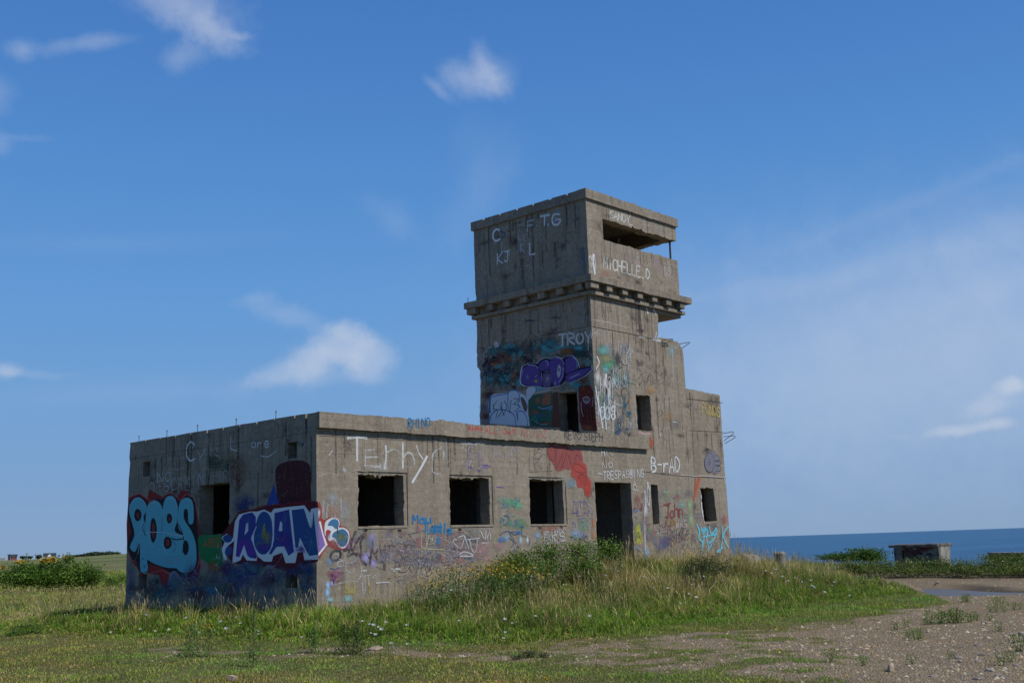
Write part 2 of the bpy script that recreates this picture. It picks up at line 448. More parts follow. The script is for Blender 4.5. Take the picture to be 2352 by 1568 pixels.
# recessed inner faces of the small square vents (blocked)
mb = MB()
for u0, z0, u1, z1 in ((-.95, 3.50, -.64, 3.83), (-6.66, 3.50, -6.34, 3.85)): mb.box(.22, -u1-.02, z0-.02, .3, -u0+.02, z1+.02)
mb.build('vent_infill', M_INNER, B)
# other outer walls
mb = MB(); mb.box(.361, WL-.36, -.8, XE, WL, 4.2); mb.build('wall', M_CONC, B)
mb = MB(); mb.box(XE-.36, .361, -.8, XE-.02, WL-.361, 4.2); mb.box(XE-.36, .361, 4.201, XE-.02, WT-.361, 5.86); mb.build('wall', M_CONC, B)
# parapet on the sunny side, stands out over the wall
po = [(0, 4.052), (11.36, 4.052), (11.36, 4.36), (0, 4.372)]
po = ragged(po, [.012, 0, .022, 0], .06, seed=61)
pa = panel('parapet', po, [], (0, -.1, 0), (1, 0, 0), (0, 0, 1), .098, M_CONC2, B)
mb = MB(); mb.box(.0, 0.0, 4.052, XT-.002, .3, 4.362); mb.build('coping', M_CONC2, B)
mb = MB(); mb.box(.361, .301, 4.02, XT-.002, WL-.361, 4.19); mb.box(XT, WT+.001, 4.02, XE-.361, WL-.361, 4.19); mb.build('roof', M_CONC2, B)

# tower: shade side wall with the upper doorway
udoor = ragged([(-1.24, 4.2), (-.58, 4.2), (-.60, 5.56), (-1.25, 5.60)], [0, .015, .01, .02], .06, seed=71)
tl = [(-WT-.02, 4.2), (-.361, 4.2), (-.361, 8.0), (-WT+.02, 8.0), (-WT-.02, 7.14), (-WT-.01, 6.72), (-WT+.11, 6.55), (-WT+.08, 5.9)]
tl = ragged(tl, [0, 0, 0, .015, .02, .01, .02, .02], .08, seed=73)
panel('wall', tl, [udoor], (XT, 0, 0), (0, -1, 0), (0, 0, 1), .36, M_CONC, B)
mb = MB(); mb.box(XT+.361, WT-.36, 4.2, 12.2, WT-.02, 8.0); mb.box(11.9, .361, 7.31, 12.24, WT-.361, 8.0)
mb.build('wall', M_CONC, B)
mb = MB(); mb.box(12.2, WT-.36, 4.2, 13.44, WT-.02, 7.27, .004); mb.box(13.09, .361, 5.9, 13.44, WT-.361, 7.27); mb.box(12.2, .361, 7.0, 13.088, WT-.361, 7.22)
mb.box(13.441, .361, 5.6, XE-.361, WT-.361, 5.82); mb.box(13.45, WT-.36, 4.2, XE-.05, WT-.02, 5.84)
mb.build('wall', M_CONC, B)
# projecting floor of the lookout with its cornice
mb = MB(); mb.box(XT, 0, 8.0, 13.45, WT, 8.1); mb.build('floor_slab', M_CONC2, B, .006)
mb = MB(); mb.box(XT-.1, -.1, 8.1, 13.55, WT+.1, 8.2); mb.build('moulding', M_CONC2, B, .01)
mb = MB(); mb.box(XT, 0, 8.2, 13.45, WT, 8.42); mb.build('floor_beam', M_CONC2, B)
for k in range(7):
    x = 8.95+k*.7; w = .25 if k else .34
    mb = MB(); mb.box(x, -.2, 8.245, x+w, -.001, 8.419, .006); mb.build('corbel', M_CONC2, B, .012)
for k in range(7):
    y = .12+k*.66
    mb = MB(); mb.box(XT-.2, y, 8.245, XT-.001, y+.25, 8.419, .006); mb.build('corbel', M_CONC2, B, .012)
mb = MB(); mb.box(XT-.2, WT-.03, 8.245, XT+.1, WT+.2, 8.419, .006); mb.build('corbel', M_CONC2, B, .012)
for y in (.5, 1.8, 3.1):
    mb = MB(); mb.box(13.451, y, 8.245, 13.65, y+.25, 8.419, .006); mb.build('corbel', M_CONC2, B, .012)
cn = ragged([(8.9, 8.42), (13.70, 8.42), (13.70, 8.60), (8.9, 8.60)], [.008, 0, .008, 0], .1, seed=81)
panel('cornice', cn, [], (0, -.25, 0), (1, 0, 0), (0, 0, 1), WT+.5, M_CONC2, B)
# lookout room
sl_o = [(XT, 8.6), (13.45, 8.6), (13.46, 9.0), (13.45, 9.75), (9.86, 9.75), (9.86, 10.35), (13.45, 10.355), (13.45, 10.78), (XT, 10.78)]
sl_o = ragged(sl_o, [0, .008, .008, .022, .01, .03, 0, 0, 0], .07, seed=83)
panel('lookout_wall', sl_o, [], (0, 0, 0), (1, 0, 0), (0, 0, 1), .30, M_CONC, B)
lw = ragged([(-WT, 8.6), (-.301, 8.6), (-.301, 10.78), (-WT, 10.78), (-WT-.01, 10.1), (-WT, 8.9), (-WT+.03, 8.75)], [0, 0, 0, .01, .01, .01, .01], .1, seed=85)
panel('lookout_wall', lw, [], (XT, 0, 0), (0, -1, 0), (0, 0, 1), .30, M_CONC, B)
rw = ragged([(.301, 8.6), (WT, 8.6), (WT, 10.78), (.301, 10.78), (.301, 10.36), (1.3, 10.36), (1.34, 10.24), (1.7, 10.20), (3.4, 10.20), (3.4, 9.75), (.301, 9.75)], [0, 0, 0, 0, .03, 0, .01, .01, .01, .015, 0], .08, seed=87)
panel('lookout_wall', rw, [], (13.45, 0, 0), (0, 1, 0), (0, 0, 1), .30, M_CONC, B)
mb = MB(); mb.box(XT+.301, WT-.30, 8.6, 13.149, WT, 10.78); mb.build('lookout_wall', M_CONC, B)
# roof band standing proud, notched where the formwork ties were
rf = B
rb = ragged([(XT-.06, 10.78), (13.51, 10.78), (13.52, 11.035), (XT-.06, 11.05)], [.008, .01, .02, 0], .06, seed=91)
panel('roof_slab', rb, [], (0, -.06, 0), (1, 0, 0), (0, 0, 1), .30, M_CONC2, B)
nb = notched(-WT-.06, -.241, 10.78, 11.04, .63, .10, .045, 8)
panel('roof_slab', nb, [], (XT-.06, 0, 0), (0, -1, 0), (0, 0, 1), .30, M_CONC2, B)
mb = MB(); mb.box(XT+.242, .242, 10.781, 13.51, WT+.06, 11.0); mb.build('roof_slab', M_CONC2, B)
# steel post left in the open corner of the slit
mb = MB(); a_ = hit(*ref(DS_ := (1400, 440, 240/1882), 1578, 1095), 1, .12); b_ = hit(*ref(DS_, 1592, 1400), 1, .12)
mb.tube([a_+np.array([0, 0, .12]), b_-np.array([0, 0, .03])], .032, 6); mb.build('steel_post', M_RUST, B)
# climbing irons and reinforcing bars
for D_, pts, yy in ((DN, ((640, 1358), (842, 1330), (850, 1352), (662, 1442)), -.03), (DN, ((970, 1428), (1158, 1392), (1168, 1410), (985, 1530)), .15), (DH, ((1350, 1057), (1452, 1036), (1462, 1052), (1366, 1128)), .25), (DH, ((1362, 1087), (1470, 1078), (1478, 1094), (1374, 1155)), .7)):
    mb = MB(); mb.tube([hit(*ref(D_, *p), 1, yy+(.0 if k in (0, 3) else -.1)) for k, p in enumerate(pts)], .011, 5)
    mb.build('climbing_iron', M_RUST, B)
for px_, py_, ln in ((1143, 105, .13), (857, 157, .12), (578, 203, .13), (357, 240, .12), (156, 272, .10)):
    a_ = hit(*ref(DA, px_, py_), 0, .12)
    mb = MB(); mb.tube([a_-np.array([0, 0, .1]), a_+np.array([.01, .0, ln])], .007, 5)
    mb.tube([a_+np.array([-.0, -.03, ln*.75]), a_+np.array([0, .02, ln*.75])], .008, 4); mb.build('reinforcing_bar', M_RUST, B)
for p_, q_ in (((12.96, -.18, 8.55), (12.96, -.18, 8.70)), ((8.93, WT+.1, 8.55), (8.93, WT+.1, 8.75)), ((15.2, .1, 5.66), (15.42, .1, 5.66)), ((3.0, .1, 4.3), (3.02, .1, 4.42))):
    mb = MB(); mb.tube([p_, q_], .009, 5); mb.build('reinforcing_bar', M_RUST, B)
# inside: floor, cross walls and door return seen through the openings
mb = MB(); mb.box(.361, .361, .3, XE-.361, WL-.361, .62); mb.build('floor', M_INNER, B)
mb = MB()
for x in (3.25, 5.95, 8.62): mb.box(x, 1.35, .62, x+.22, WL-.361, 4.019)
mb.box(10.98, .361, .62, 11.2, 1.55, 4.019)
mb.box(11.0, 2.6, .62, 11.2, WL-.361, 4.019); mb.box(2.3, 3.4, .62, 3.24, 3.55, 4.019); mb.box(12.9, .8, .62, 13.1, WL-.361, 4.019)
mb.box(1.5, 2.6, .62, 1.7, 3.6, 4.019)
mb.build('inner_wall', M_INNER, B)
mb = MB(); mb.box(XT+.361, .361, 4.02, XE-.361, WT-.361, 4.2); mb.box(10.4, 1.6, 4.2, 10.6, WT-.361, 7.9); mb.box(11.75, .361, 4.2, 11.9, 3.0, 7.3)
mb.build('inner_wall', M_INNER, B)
#PART3
# ------------------------------------------------------------------ ground
def sst(v, a, b):
    t = np.clip((np.asarray(v, float)-a)/(b-a), 0, 1)
    return t*t*(3-2*t)
_tab = rng.random((256, 256))
def vnoise(x, y, f):
    x = np.asarray(x)*f+37.3; y = np.asarray(y)*f+11.9
    xi = np.floor(x).astype(int); yi = np.floor(y).astype(int); fx = x-xi; fy = y-yi
    fx = fx*fx*(3-2*fx); fy = fy*fy*(3-2*fy)
    g_ = lambda a, b: _tab[a % 256, b % 256]
    return (g_(xi, yi)*(1-fx)+g_(xi+1, yi)*fx)*(1-fy)+(g_(xi, yi+1)*(1-fx)+g_(xi+1, yi+1)*fx)*fy
def fbm(x, y, f, o=4):
    s = 0; a = .5; t = 0
    for k in range(o): s = s+a*vnoise(x+k*7.1, y-k*3.7, f); t += a; a *= .55; f *= 2.1
    return s/t
def polar(x, y):
    dx = np.asarray(x)-EYE[0]; dy = np.asarray(y)-EYE[1]
    return np.hypot(dx, dy), np.degrees(np.arctan2(dy, dx))
POND_Z = -.05
pond_ref = [ref(DR, *p) for p in ((815, 972), (1000, 978), (1250, 985), (1500, 1000), (1750, 1016), (1900, 1028), (2150, 1036), (2500, 1040), (2560, 1048), (2352, 1062), (2100, 1074), (1900, 1086), (1650, 1100), (1400, 1112), (1150, 1108), (1000, 1100), (930, 1066), (860, 1020))]
pond = [tuple(hit(px_, py_, 2, POND_Z)[:2]) for px_, py_ in pond_ref]
def poly_sd(x, y, poly):
    x = np.asarray(x, float); y = np.asarray(y, float)
    d = np.full(x.shape, 1e9); ins = np.zeros(x.shape, bool); n = len(poly)
    for i in range(n):
        ax, ay = poly[i]; bx, by = poly[(i+1) % n]
        t = np.clip(((x-ax)*(bx-ax)+(y-ay)*(by-ay))/((bx-ax)**2+(by-ay)**2+1e-12), 0, 1)
        d = np.minimum(d, np.hypot(x-ax-t*(bx-ax), y-ay-t*(by-ay)))
        c = (ay > y) != (by > y)
        with np.errstate(divide='ignore', invalid='ignore'): ins ^= c & (x < (bx-ax)*(y-ay)/(by-ay+1e-12)+ax)
    return np.where(ins, -d, d)
def ground_h(x, y):
    x = np.asarray(x, float); y = np.asarray(y, float)
    r, az = polar(x, y)
    dx = np.maximum(np.maximum(-x, x-XE), 0); dy = np.maximum(np.maximum(-y, y-WL), 0); d = np.hypot(dx, dy)
    h = .20*np.exp(-(d/2.2)**2) + .12*np.exp(-(d/6.0)**2)
    h += .42*np.exp(-((x-9.6)/3.6)**2-((y+1.0)/1.7)**2) + .25*np.exp(-((x-15.5)/4.0)**2-((y+2.6)/2.4)**2)
    h += .07*(fbm(x, y, .35, 3)-.5)*np.minimum(r/10, 1.5)
    left = sst(az, 49, 55)
    h += left*((3.7-1.1*sst(az, 60, 65))*sst(r, 70, 560)+1.2*sst(r, 560, 1500)+.3*(fbm(x, y, .012, 3)-.5)*sst(r, 60, 200))
    c = 1-left
    wob = 1.6*(fbm(x, y, .12, 3)-.5)
    h += c*((.16+.12*sst(az, 26, 29))*sst(r+wob, 39.0, 41.6)-.35*sst(r, 46, 60)-1.2*sst(r, 58, 80)-14*sst(r+wob*3, 84, 92)-6*sst(r, 92, 140))
    u, v = to_ref(np.stack([x, y, np.zeros_like(x)], -1))
    near = (r < 60) & (az < 36)
    sd = np.full(x.shape, 9.0)
    if near.any(): sd[near] = poly_sd(x[near], y[near], pond)
    low = 1-sst(sd, -.5, 1.2)
    h = h*(1-low) + low*(POND_Z-.14*(1-sst(sd, -1.2, .25)))
    h += .02*(fbm(x, y, 2.2, 3)-.5)*(1-low)*(r < 60)
    return h
def lin(u, pts):
    return np.interp(u, [p[0] for p in pts], [p[1] for p in pts])
TALL_EDGE = [(-200, 1440), (0, 1450), (150, 1460), (300, 1466), (500, 1472), (700, 1478), (1000, 1482), (1250, 1476), (1400, 1462), (1600, 1426), (1800, 1398), (2000, 1378), (2100, 1366), (2200, 1360), (2400, 1356), (3000, 1350)]
GR_TOP = [(-500, 1490), (0, 1488), (900, 1492), (1150, 1480), (1300, 1468), (1500, 1456), (1700, 1446), (1900, 1430), (2050, 1405), (2150, 1388), (2250, 1378), (2352, 1372), (3000, 1350)]
GR_BOT = [(-500, 1515), (0, 1512), (900, 1512), (1300, 1520), (1600, 1540), (1800, 1565), (1950, 1600), (2100, 1700), (2352, 2000), (3000, 3000)]
def masks(x, y):
    """returns gravel amount, tall-grass amount, ground position in reference pixels"""
    x = np.asarray(x, float); y = np.asarray(y, float)
    u, v = to_ref(np.stack([x, y, ground_h(x, y)], -1))
    r, az = polar(x, y)
    n1 = fbm(x, y, .9, 4); n2 = fbm(x+40, y, 3.0, 3)
    vv = v+(n1-.5)*34
    G1 = sst(vv, lin(u, GR_TOP)-5, lin(u, GR_TOP)+9)*(1-sst(vv, lin(u, GR_BOT)-20, lin(u, GR_BOT)+16))
    st = lin(u, [(-500, .54), (900, .60), (1150, .6), (1300, .66), (1700, .64), (1950, .76), (2150, .98), (2352, 1.1)])
    n3 = fbm(x-20, y+9, 1.6, 5); G1 = G1*np.clip(sst(n2*.45+n3*.55+st*.62, .74, 1.08), 0, 1)
    front = (az < 60) & (az > -20) & (r < 45)
    G1 = np.where(front, G1, 0)
    Gb = sst(u+(n1-.5)*60, 1925, 1990)*sst(v+(n1-.5)*6, 1310, 1318)*(1-sst(v+(n1-.5)*14, lin(u, [(1900, 1330), (2050, 1345), (2110, 1352), (2200, 1385), (3000, 1385)])-4, lin(u, [(1900, 1332), (2050, 1347), (2110, 1356), (2200, 1390), (3000, 1390)])+5))
    Gb = np.where((r < 42.5) & front, Gb, 0)
    sd = np.full(x.shape, 9.0); nr = (r < 60) & (az < 36)
    if nr.any(): sd[nr] = poly_sd(x[nr], y[nr], pond)
    T = 1-sst(v+(n1-.5)*22, lin(u, TALL_EDGE)-16, lin(u, TALL_EDGE)+3)
    T = T*(1-np.clip(Gb*1.3, 0, 1))*sst(sd, .05, .5)
    T = np.where(r > 9, T, 0)
    Gm = np.clip(np.maximum(G1, Gb), 0, 1); Gm = np.maximum(Gm, (1-sst(sd, -.1, .35))*sst(u, 2120, 2200))
    return Gm, T, u, v, r, az, n1, n2

def attr_col(me, name, cols):
    a = me.color_attributes.new(name, 'FLOAT_COLOR', 'POINT')
    c = np.ones((len(cols), 4), np.float32); c[:, :cols.shape[1]] = cols
    a.data.foreach_set('color', c.ravel())
def raw_mesh(name, V, F):
    """V (n,3), F (m,k) all faces of one size"""
    me = bpy.data.meshes.new(name)
    V = np.ascontiguousarray(V, np.float32); F = np.ascontiguousarray(F, np.int32); m, k = F.shape
    me.vertices.add(len(V)); me.vertices.foreach_set('co', V.ravel())
    me.loops.add(m*k); me.loops.foreach_set('vertex_index', F.ravel())
    me.polygons.add(m); me.polygons.foreach_set('loop_start', np.arange(0, m*k, k, dtype=np.int32))
    try: me.polygons.foreach_set('loop_total', np.full(m, k, np.int32))
    except Exception: pass
    me.update(calc_edges=True); return me

azs = np.concatenate([np.arange(8, 76, .22), np.arange(76, 368, 2.5)]); azs = np.radians(azs)
rs = [2.5]
while rs[-1] < 3500: rs.append(rs[-1]*(1.0075 if rs[-1] < 50 else 1.02 if rs[-1] < 200 else 1.05))
rs = np.array(rs)
Rg, Ag = np.meshgrid(rs, azs, indexing='ij')
gx = EYE[0]+Rg*np.cos(Ag); gy = EYE[1]+Rg*np.sin(Ag)
gz = ground_h(gx.ravel(), gy.ravel())
nr_, na_ = Rg.shape
V = np.stack([gx.ravel(), gy.ravel(), gz], -1)
ii, jj = np.meshgrid(np.arange(nr_-1), np.arange(na_), indexing='ij'); j2 = (jj+1) % na_
F = np.stack([ii*na_+jj, (ii+1)*na_+jj, (ii+1)*na_+j2, ii*na_+j2], -1).reshape(-1, 4)
V = np.vstack([V, [[EYE[0], EYE[1], float(gz[:na_].mean())]]])
me = raw_mesh('ground', V, F)
Gm, T_, u_, v_, r_, az_, n1_, n2_ = masks(V[:, 0], V[:, 1])
sd_ = np.full(len(V), 9.0); nr2 = (r_ < 60) & (az_ < 36); sd_[nr2] = poly_sd(V[nr2, 0], V[nr2, 1], pond)
darken = (1-sst(sd_+.8*(n1_-.5), .2, 1.1))*sst(u_, 2150, 2260)+.35*sst(u_, 1960, 2060)*(1-sst(v_, 1322, 1340))*(r_ < 44)*(r_ > 30)  # darker ground by the pond edge and along the bank
attr_col(me, 'cover', np.stack([Gm, T_, np.clip(darken, 0, 1)], -1))
bm = bmesh.new(); bm.from_mesh(me); bm.verts.ensure_lookup_table()
cv = bm.verts[len(V)-1]
for j in range(na_): bm.faces.new((cv, bm.verts[j], bm.verts[(j+1) % na_]))
bm.to_mesh(me); bm.free()
me.polygons.foreach_set('use_smooth', [True]*len(me.polygons))
m, nt, out = new_mat('meadow_ground'); g = G(nt)
pos = g.n('ShaderNodeNewGeometry').outputs['Position']
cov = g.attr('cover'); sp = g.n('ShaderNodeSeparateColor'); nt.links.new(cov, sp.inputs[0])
nA = g.noise(pos, .5, 6, .6); nB = g.noise(pos, 9, 5, .65); nC = g.noise(pos, 50, 4, .7)
grass = g.mix(g.ss(nA, .35, .65), (.11, .115, .03), (.18, .16, .055))
grass = g.mix(g.ss(nB, .4, .7, 0, .7), grass, (.22, .17, .08))
grass = g.mix(g.ss(nC, .45, .65, 0, .6), grass, (.035, .045, .013))
far = g.mix(g.ss(g.noise(g.mapping(pos, (.02, .02, .02)), 1.0, 6, .65), .35, .65), (.085, .115, .03), (.20, .19, .075))
dist = g.n('ShaderNodeVectorMath', operation='DISTANCE'); nt.links.new(pos, dist.inputs[0]); dist.inputs[1].default_value = (0, 0, 0)
grass = g.mix(g.ss(dist.outputs['Value'], 40, 90), grass, far)
peb = g.n('ShaderNodeTexVoronoi', feature='F1'); nt.links.new(pos, peb.inputs['Vector']); peb.inputs['Scale'].default_value = 34; peb.inputs['Randomness'].default_value = 1
pb = g.mix(peb.outputs['Distance'], (.42, .335, .225), (.12, .095, .066))
pcol = g.n('ShaderNodeSeparateColor'); nt.links.new(peb.outputs['Color'], pcol.inputs[0])
pb = g.mix(g.ss(pcol.outputs[0], .3, .8, 0, .8), pb, (.25, .195, .125))
pb = g.mix(g.ss(pcol.outputs[1], .75, .95, 0, .9), pb, (.36, .31, .24))
pb = g.mix(g.ss(g.noise(pos, 2.1, 5, .6), .45, .62, 0, .8), pb, (.25, .195, .12))
pb = g.mix(g.ss(nC, .48, .62, 0, .8), pb, (.10, .082, .064))
pb = g.mix(g.ss(g.noise(pos, 1.1, 6, .72), .50, .66, 0, .55), pb, (.17, .145, .115))
gm = g.ss(g.math('ADD', sp.outputs[0], g.math('MULTIPLY_ADD', g.math('ADD', nB, g.noise(pos, 2.6, 5, .65)), .75, -.75)), .12, .72)
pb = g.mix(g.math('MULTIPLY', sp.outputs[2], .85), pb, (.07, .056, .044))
pb = g.mix(1.0, pb, (1.18, 1.10, .96), 'MULTIPLY')
col = g.mix(gm, grass, pb)
hgt = g.math('ADD', g.math('MULTIPLY', nB, .5), g.math('MULTIPLY', peb.outputs['Distance'], .6))
b = g.bsdf(col, .95, g.bump(hgt, 1.0, .07), .15)
nt.links.new(b.outputs[0], out.inputs[0])
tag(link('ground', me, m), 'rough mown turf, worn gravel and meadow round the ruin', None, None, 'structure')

# muddy puddle
mb = MB(); mb.add([(p[0], p[1], POND_Z) for p in pond], [tuple(range(len(pond)))])
m, nt, out = new_mat('muddy_water'); g = G(nt)
pos = g.n('ShaderNodeNewGeometry').outputs['Position']
b = g.bsdf(g.mix(g.noise(pos, .7, 3, .5), (.085, .078, .068), (.12, .108, .092)), .45, g.bump(g.noise(pos, 7, 3, .5), .15, .03), .22)
nt.links.new(b.outputs[0], out.inputs[0])
o = mb.build('pond', m); tag(o, 'shallow muddy grey puddle below the grassy bank', None, None, 'structure')
# sea
n = 180; V = [(EYE[0], EYE[1], -14)]; 
ang = np.linspace(0, 2*np.pi, n, endpoint=False)
for R_ in (60, 400, 2000, 10000, 45000): V += [(EYE[0]+R_*math.cos(a), EYE[1]+R_*math.sin(a), -14) for a in ang]
F = [(0, 1+k, 1+(k+1) % n) for k in range(n)]
for i in range(4): F += [(1+i*n+k, 1+(i+1)*n+k, 1+(i+1)*n+(k+1) % n, 1+i*n+(k+1) % n) for k in range(n)]
mb = MB(); mb.add(V, F)
m, nt, out = new_mat('sea_water'); g = G(nt)
pos = g.n('ShaderNodeNewGeometry').outputs['Position']
wv = g.noise(g.mapping(pos, (.12, .12, .12)), 1.0, 8, .7)
wv2 = g.noise(g.mapping(pos, (.004, .016, .01), (0, 0, 0), (0, 0, .7)), 1.0, 5, .6)
rip = g.noise(g.mapping(pos, (.05, .05, .05)), 1.0, 9, .78)
b = g.bsdf(g.mix(g.ss(g.math('ADD', g.math('MULTIPLY', wv2, .6), g.math('MULTIPLY', rip, .4)), .36, .64), (.024, .092, .18), (.040, .128, .225)), .5, g.bump(wv, 1.0, 1.2), .25)
nt.links.new(b.outputs[0], out.inputs[0])
o = mb.build('sea', m); tag(o, 'deep blue sea reaching the horizon', None, None, 'structure')
#PART4
# ------------------------------------------------------------------ graffiti
def srgb(r, g_, b_):
    f = lambda c: ((c/255+.055)/1.055)**2.4 if c > 10 else c/255/12.92
    return (f(r), f(g_), f(b_))
FONT = {
'A': [[(0, 0), (.5, 1), (1, 0)], [(.2, .38), (.8, .38)]], 'B': [[(0, 0), (0, 1), (.7, .9), (.75, .65), (.1, .53), (.9, .38), (.85, .06), (0, 0)]],
'C': [[(.95, .85), (.5, 1), (.05, .75), (.02, .3), (.4, 0), (.95, .1)]], 'D': [[(0, 0), (0, 1), (.6, .9), (.95, .5), (.6, .06), (0, 0)]],
'E': [[(.9, 1), (0, 1), (0, 0), (.95, 0)], [(0, .52), (.7, .52)]], 'F': [[(.9, 1), (0, 1), (0, 0)], [(0, .55), (.7, .55)]],
'G': [[(.9, .85), (.5, 1), (.05, .7), (.05, .25), (.5, 0), (.95, .2), (.95, .45), (.55, .45)]], 'H': [[(0, 0), (0, 1)], [(1, 0), (1, 1)], [(0, .5), (1, .5)]],
'I': [[(.5, 0), (.5, 1)]], 'J': [[(.2, 1), (1, 1)], [(.7, 1), (.7, .2), (.4, 0), (.05, .2)]], 'K': [[(0, 0), (0, 1)], [(.9, 1), (.05, .5), (.95, 0)]],
'L': [[(0, 1), (0, 0), (.9, 0)]], 'M': [[(0, 0), (.05, 1), (.5, .35), (.95, 1), (1, 0)]], 'N': [[(0, 0), (0, 1), (1, 0), (1, 1)]],
'O': [[(.5, 1), (.05, .75), (.05, .25), (.5, 0), (.95, .25), (.95, .75), (.5, 1)]], 'P': [[(0, 0), (0, 1), (.8, .92), (.85, .6), (0, .48)]],
'R': [[(0, 0), (0, 1), (.8, .92), (.85, .62), (.05, .5), (.95, 0)]], 'S': [[(.9, .85), (.5, 1), (.1, .8), (.2, .55), (.8, .42), (.9, .15), (.5, 0), (.05, .12)]],
'T': [[(0, 1), (1, 1)], [(.5, 1), (.5, 0)]], 'U': [[(0, 1), (.02, .2), (.5, 0), (.98, .2), (1, 1)]], 'V': [[(0, 1), (.5, 0), (1, 1)]],
'W': [[(0, 1), (.25, 0), (.5, .7), (.75, 0), (1, 1)]], 'X': [[(0, 0), (1, 1)], [(0, 1), (1, 0)]], 'Y': [[(0, 1), (.5, .5), (1, 1)], [(.5, .5), (.45, 0)]],
'Z': [[(0, 1), (1, 1), (0, 0), (1, 0)]], '.': [[(.4, 0), (.6, .04)]], '-': [[(.1, .5), (.9, .5)]], '8': [[(.5, .52), (.1, .75), (.5, 1), (.9, .75), (.5, .52), (.05, .25), (.5, 0), (.95, .25), (.5, .52)]],
'0': [[(.5, 1), (.1, .75), (.1, .25), (.5, 0), (.9, .25), (.9, .75), (.5, 1)]], '2': [[(.1, .8), (.5, 1), (.9, .75), (.1, 0), (.95, 0)]],
'o': [[(.5, .6), (.1, .45), (.1, .15), (.5, 0), (.9, .15), (.9, .45), (.5, .6)]], 'h': [[(0, 1), (0, 0)], [(0, .4), (.5, .6), (.9, .4), (.9, 0)]], 'n': [[(0, .6), (0, 0)], [(0, .4), (.5, .6), (.9, .4), (.9, 0)]],
'a': [[(.9, .5), (.4, .6), (.05, .3), (.4, 0), (.85, .2)], [(.9, .6), (.95, 0)]], 'r': [[(.1, .6), (.1, 0)], [(.1, .35), (.5, .6), (.95, .55)]], 'e': [[(.05, .3), (.9, .35), (.5, .6), (.05, .3), (.4, 0), (.9, .1)]],
'u': [[(0, .6), (.1, .05), (.5, 0), (.85, .2)], [(.9, .6), (.95, 0)]], 't': [[(.4, 1), (.4, .1), (.8, 0)], [(.05, .65), (.85, .65)]], 'i': [[(.5, .55), (.5, 0)], [(.5, .8), (.52, .84)]],
'l': [[(.4, 1), (.4, 0)]], 's': [[(.85, .55), (.4, .6), (.2, .42), (.8, .22), (.6, 0), (.1, .05)]], 'y': [[(0, .6), (.45, .1)], [(.95, .6), (.2, -.4)]], 'v': [[(0, .6), (.45, 0), (.9, .6)]],
'<': [[(.5, .0), (.02, .6), (.15, .95), (.5, .7), (.85, .95), (.98, .6), (.5, 0)]], 'm': [[(0, .6), (0, 0)], [(0, .4), (.3, .6), (.5, .4), (.5, 0)], [(.5, .4), (.8, .6), (1, .4), (1, 0)]]}
FACES = {  # axis, coordinate of the wall surface, outward sign
 'front': (1, 0.0, -1), 'side': (0, 0.0, -1), 'parapet': (1, -.1, -1), 'tower': (0, XT, -1), 'band': (1, -.06, -1), 'bandside': (0, XT-.06, -1)}
CUT = {'front': ([rect(a+.03, b+.01, c-.1, d-.06) for a, b, c, d in wins]+[door, slot, slot2, upwin, rect(9.86, 9.77, 13.5, 10.32), rect(12.30, 7.33, 13.5, 7.99)], rect(-.01, -.8, XE, 5.86)[:3]+[(13.45, 5.86), (13.45, 10.78), (XT, 10.78), (XT, 4.05), (-.01, 4.05)], 1),
 'side': (lh, rect(-WL, -.8, .0, zt), -1), 'tower': ([udoor], [(-WT-.02, 4.2), (0, 4.2), (0, 10.78), (-WT, 10.78), (-WT, 8.6), (-WT-.02, 8.0)], -1)}
_lift = {}
def smooth_path(pts, n=5, closed=False):
    P = [np.array(p, float) for p in pts]; m = len(P); out_ = []
    if m < 3: return P
    rng_ = range(m if closed else m-1)
    for i in rng_:
        p0 = P[(i-1) % m] if closed or i > 0 else P[0]; p1 = P[i]; p2 = P[(i+1) % m]; p3 = P[(i+2) % m] if closed or i+2 < m else P[-1]
        for k in range(n):
            t = k/n
            out_.append(.5*((2*p1)+(-p0+p2)*t+(2*p0-5*p1+4*p2-p3)*t*t+(-p0+3*p1-3*p2+p3)*t**3))
    out_.append(P[0] if closed else P[-1])
    return out_
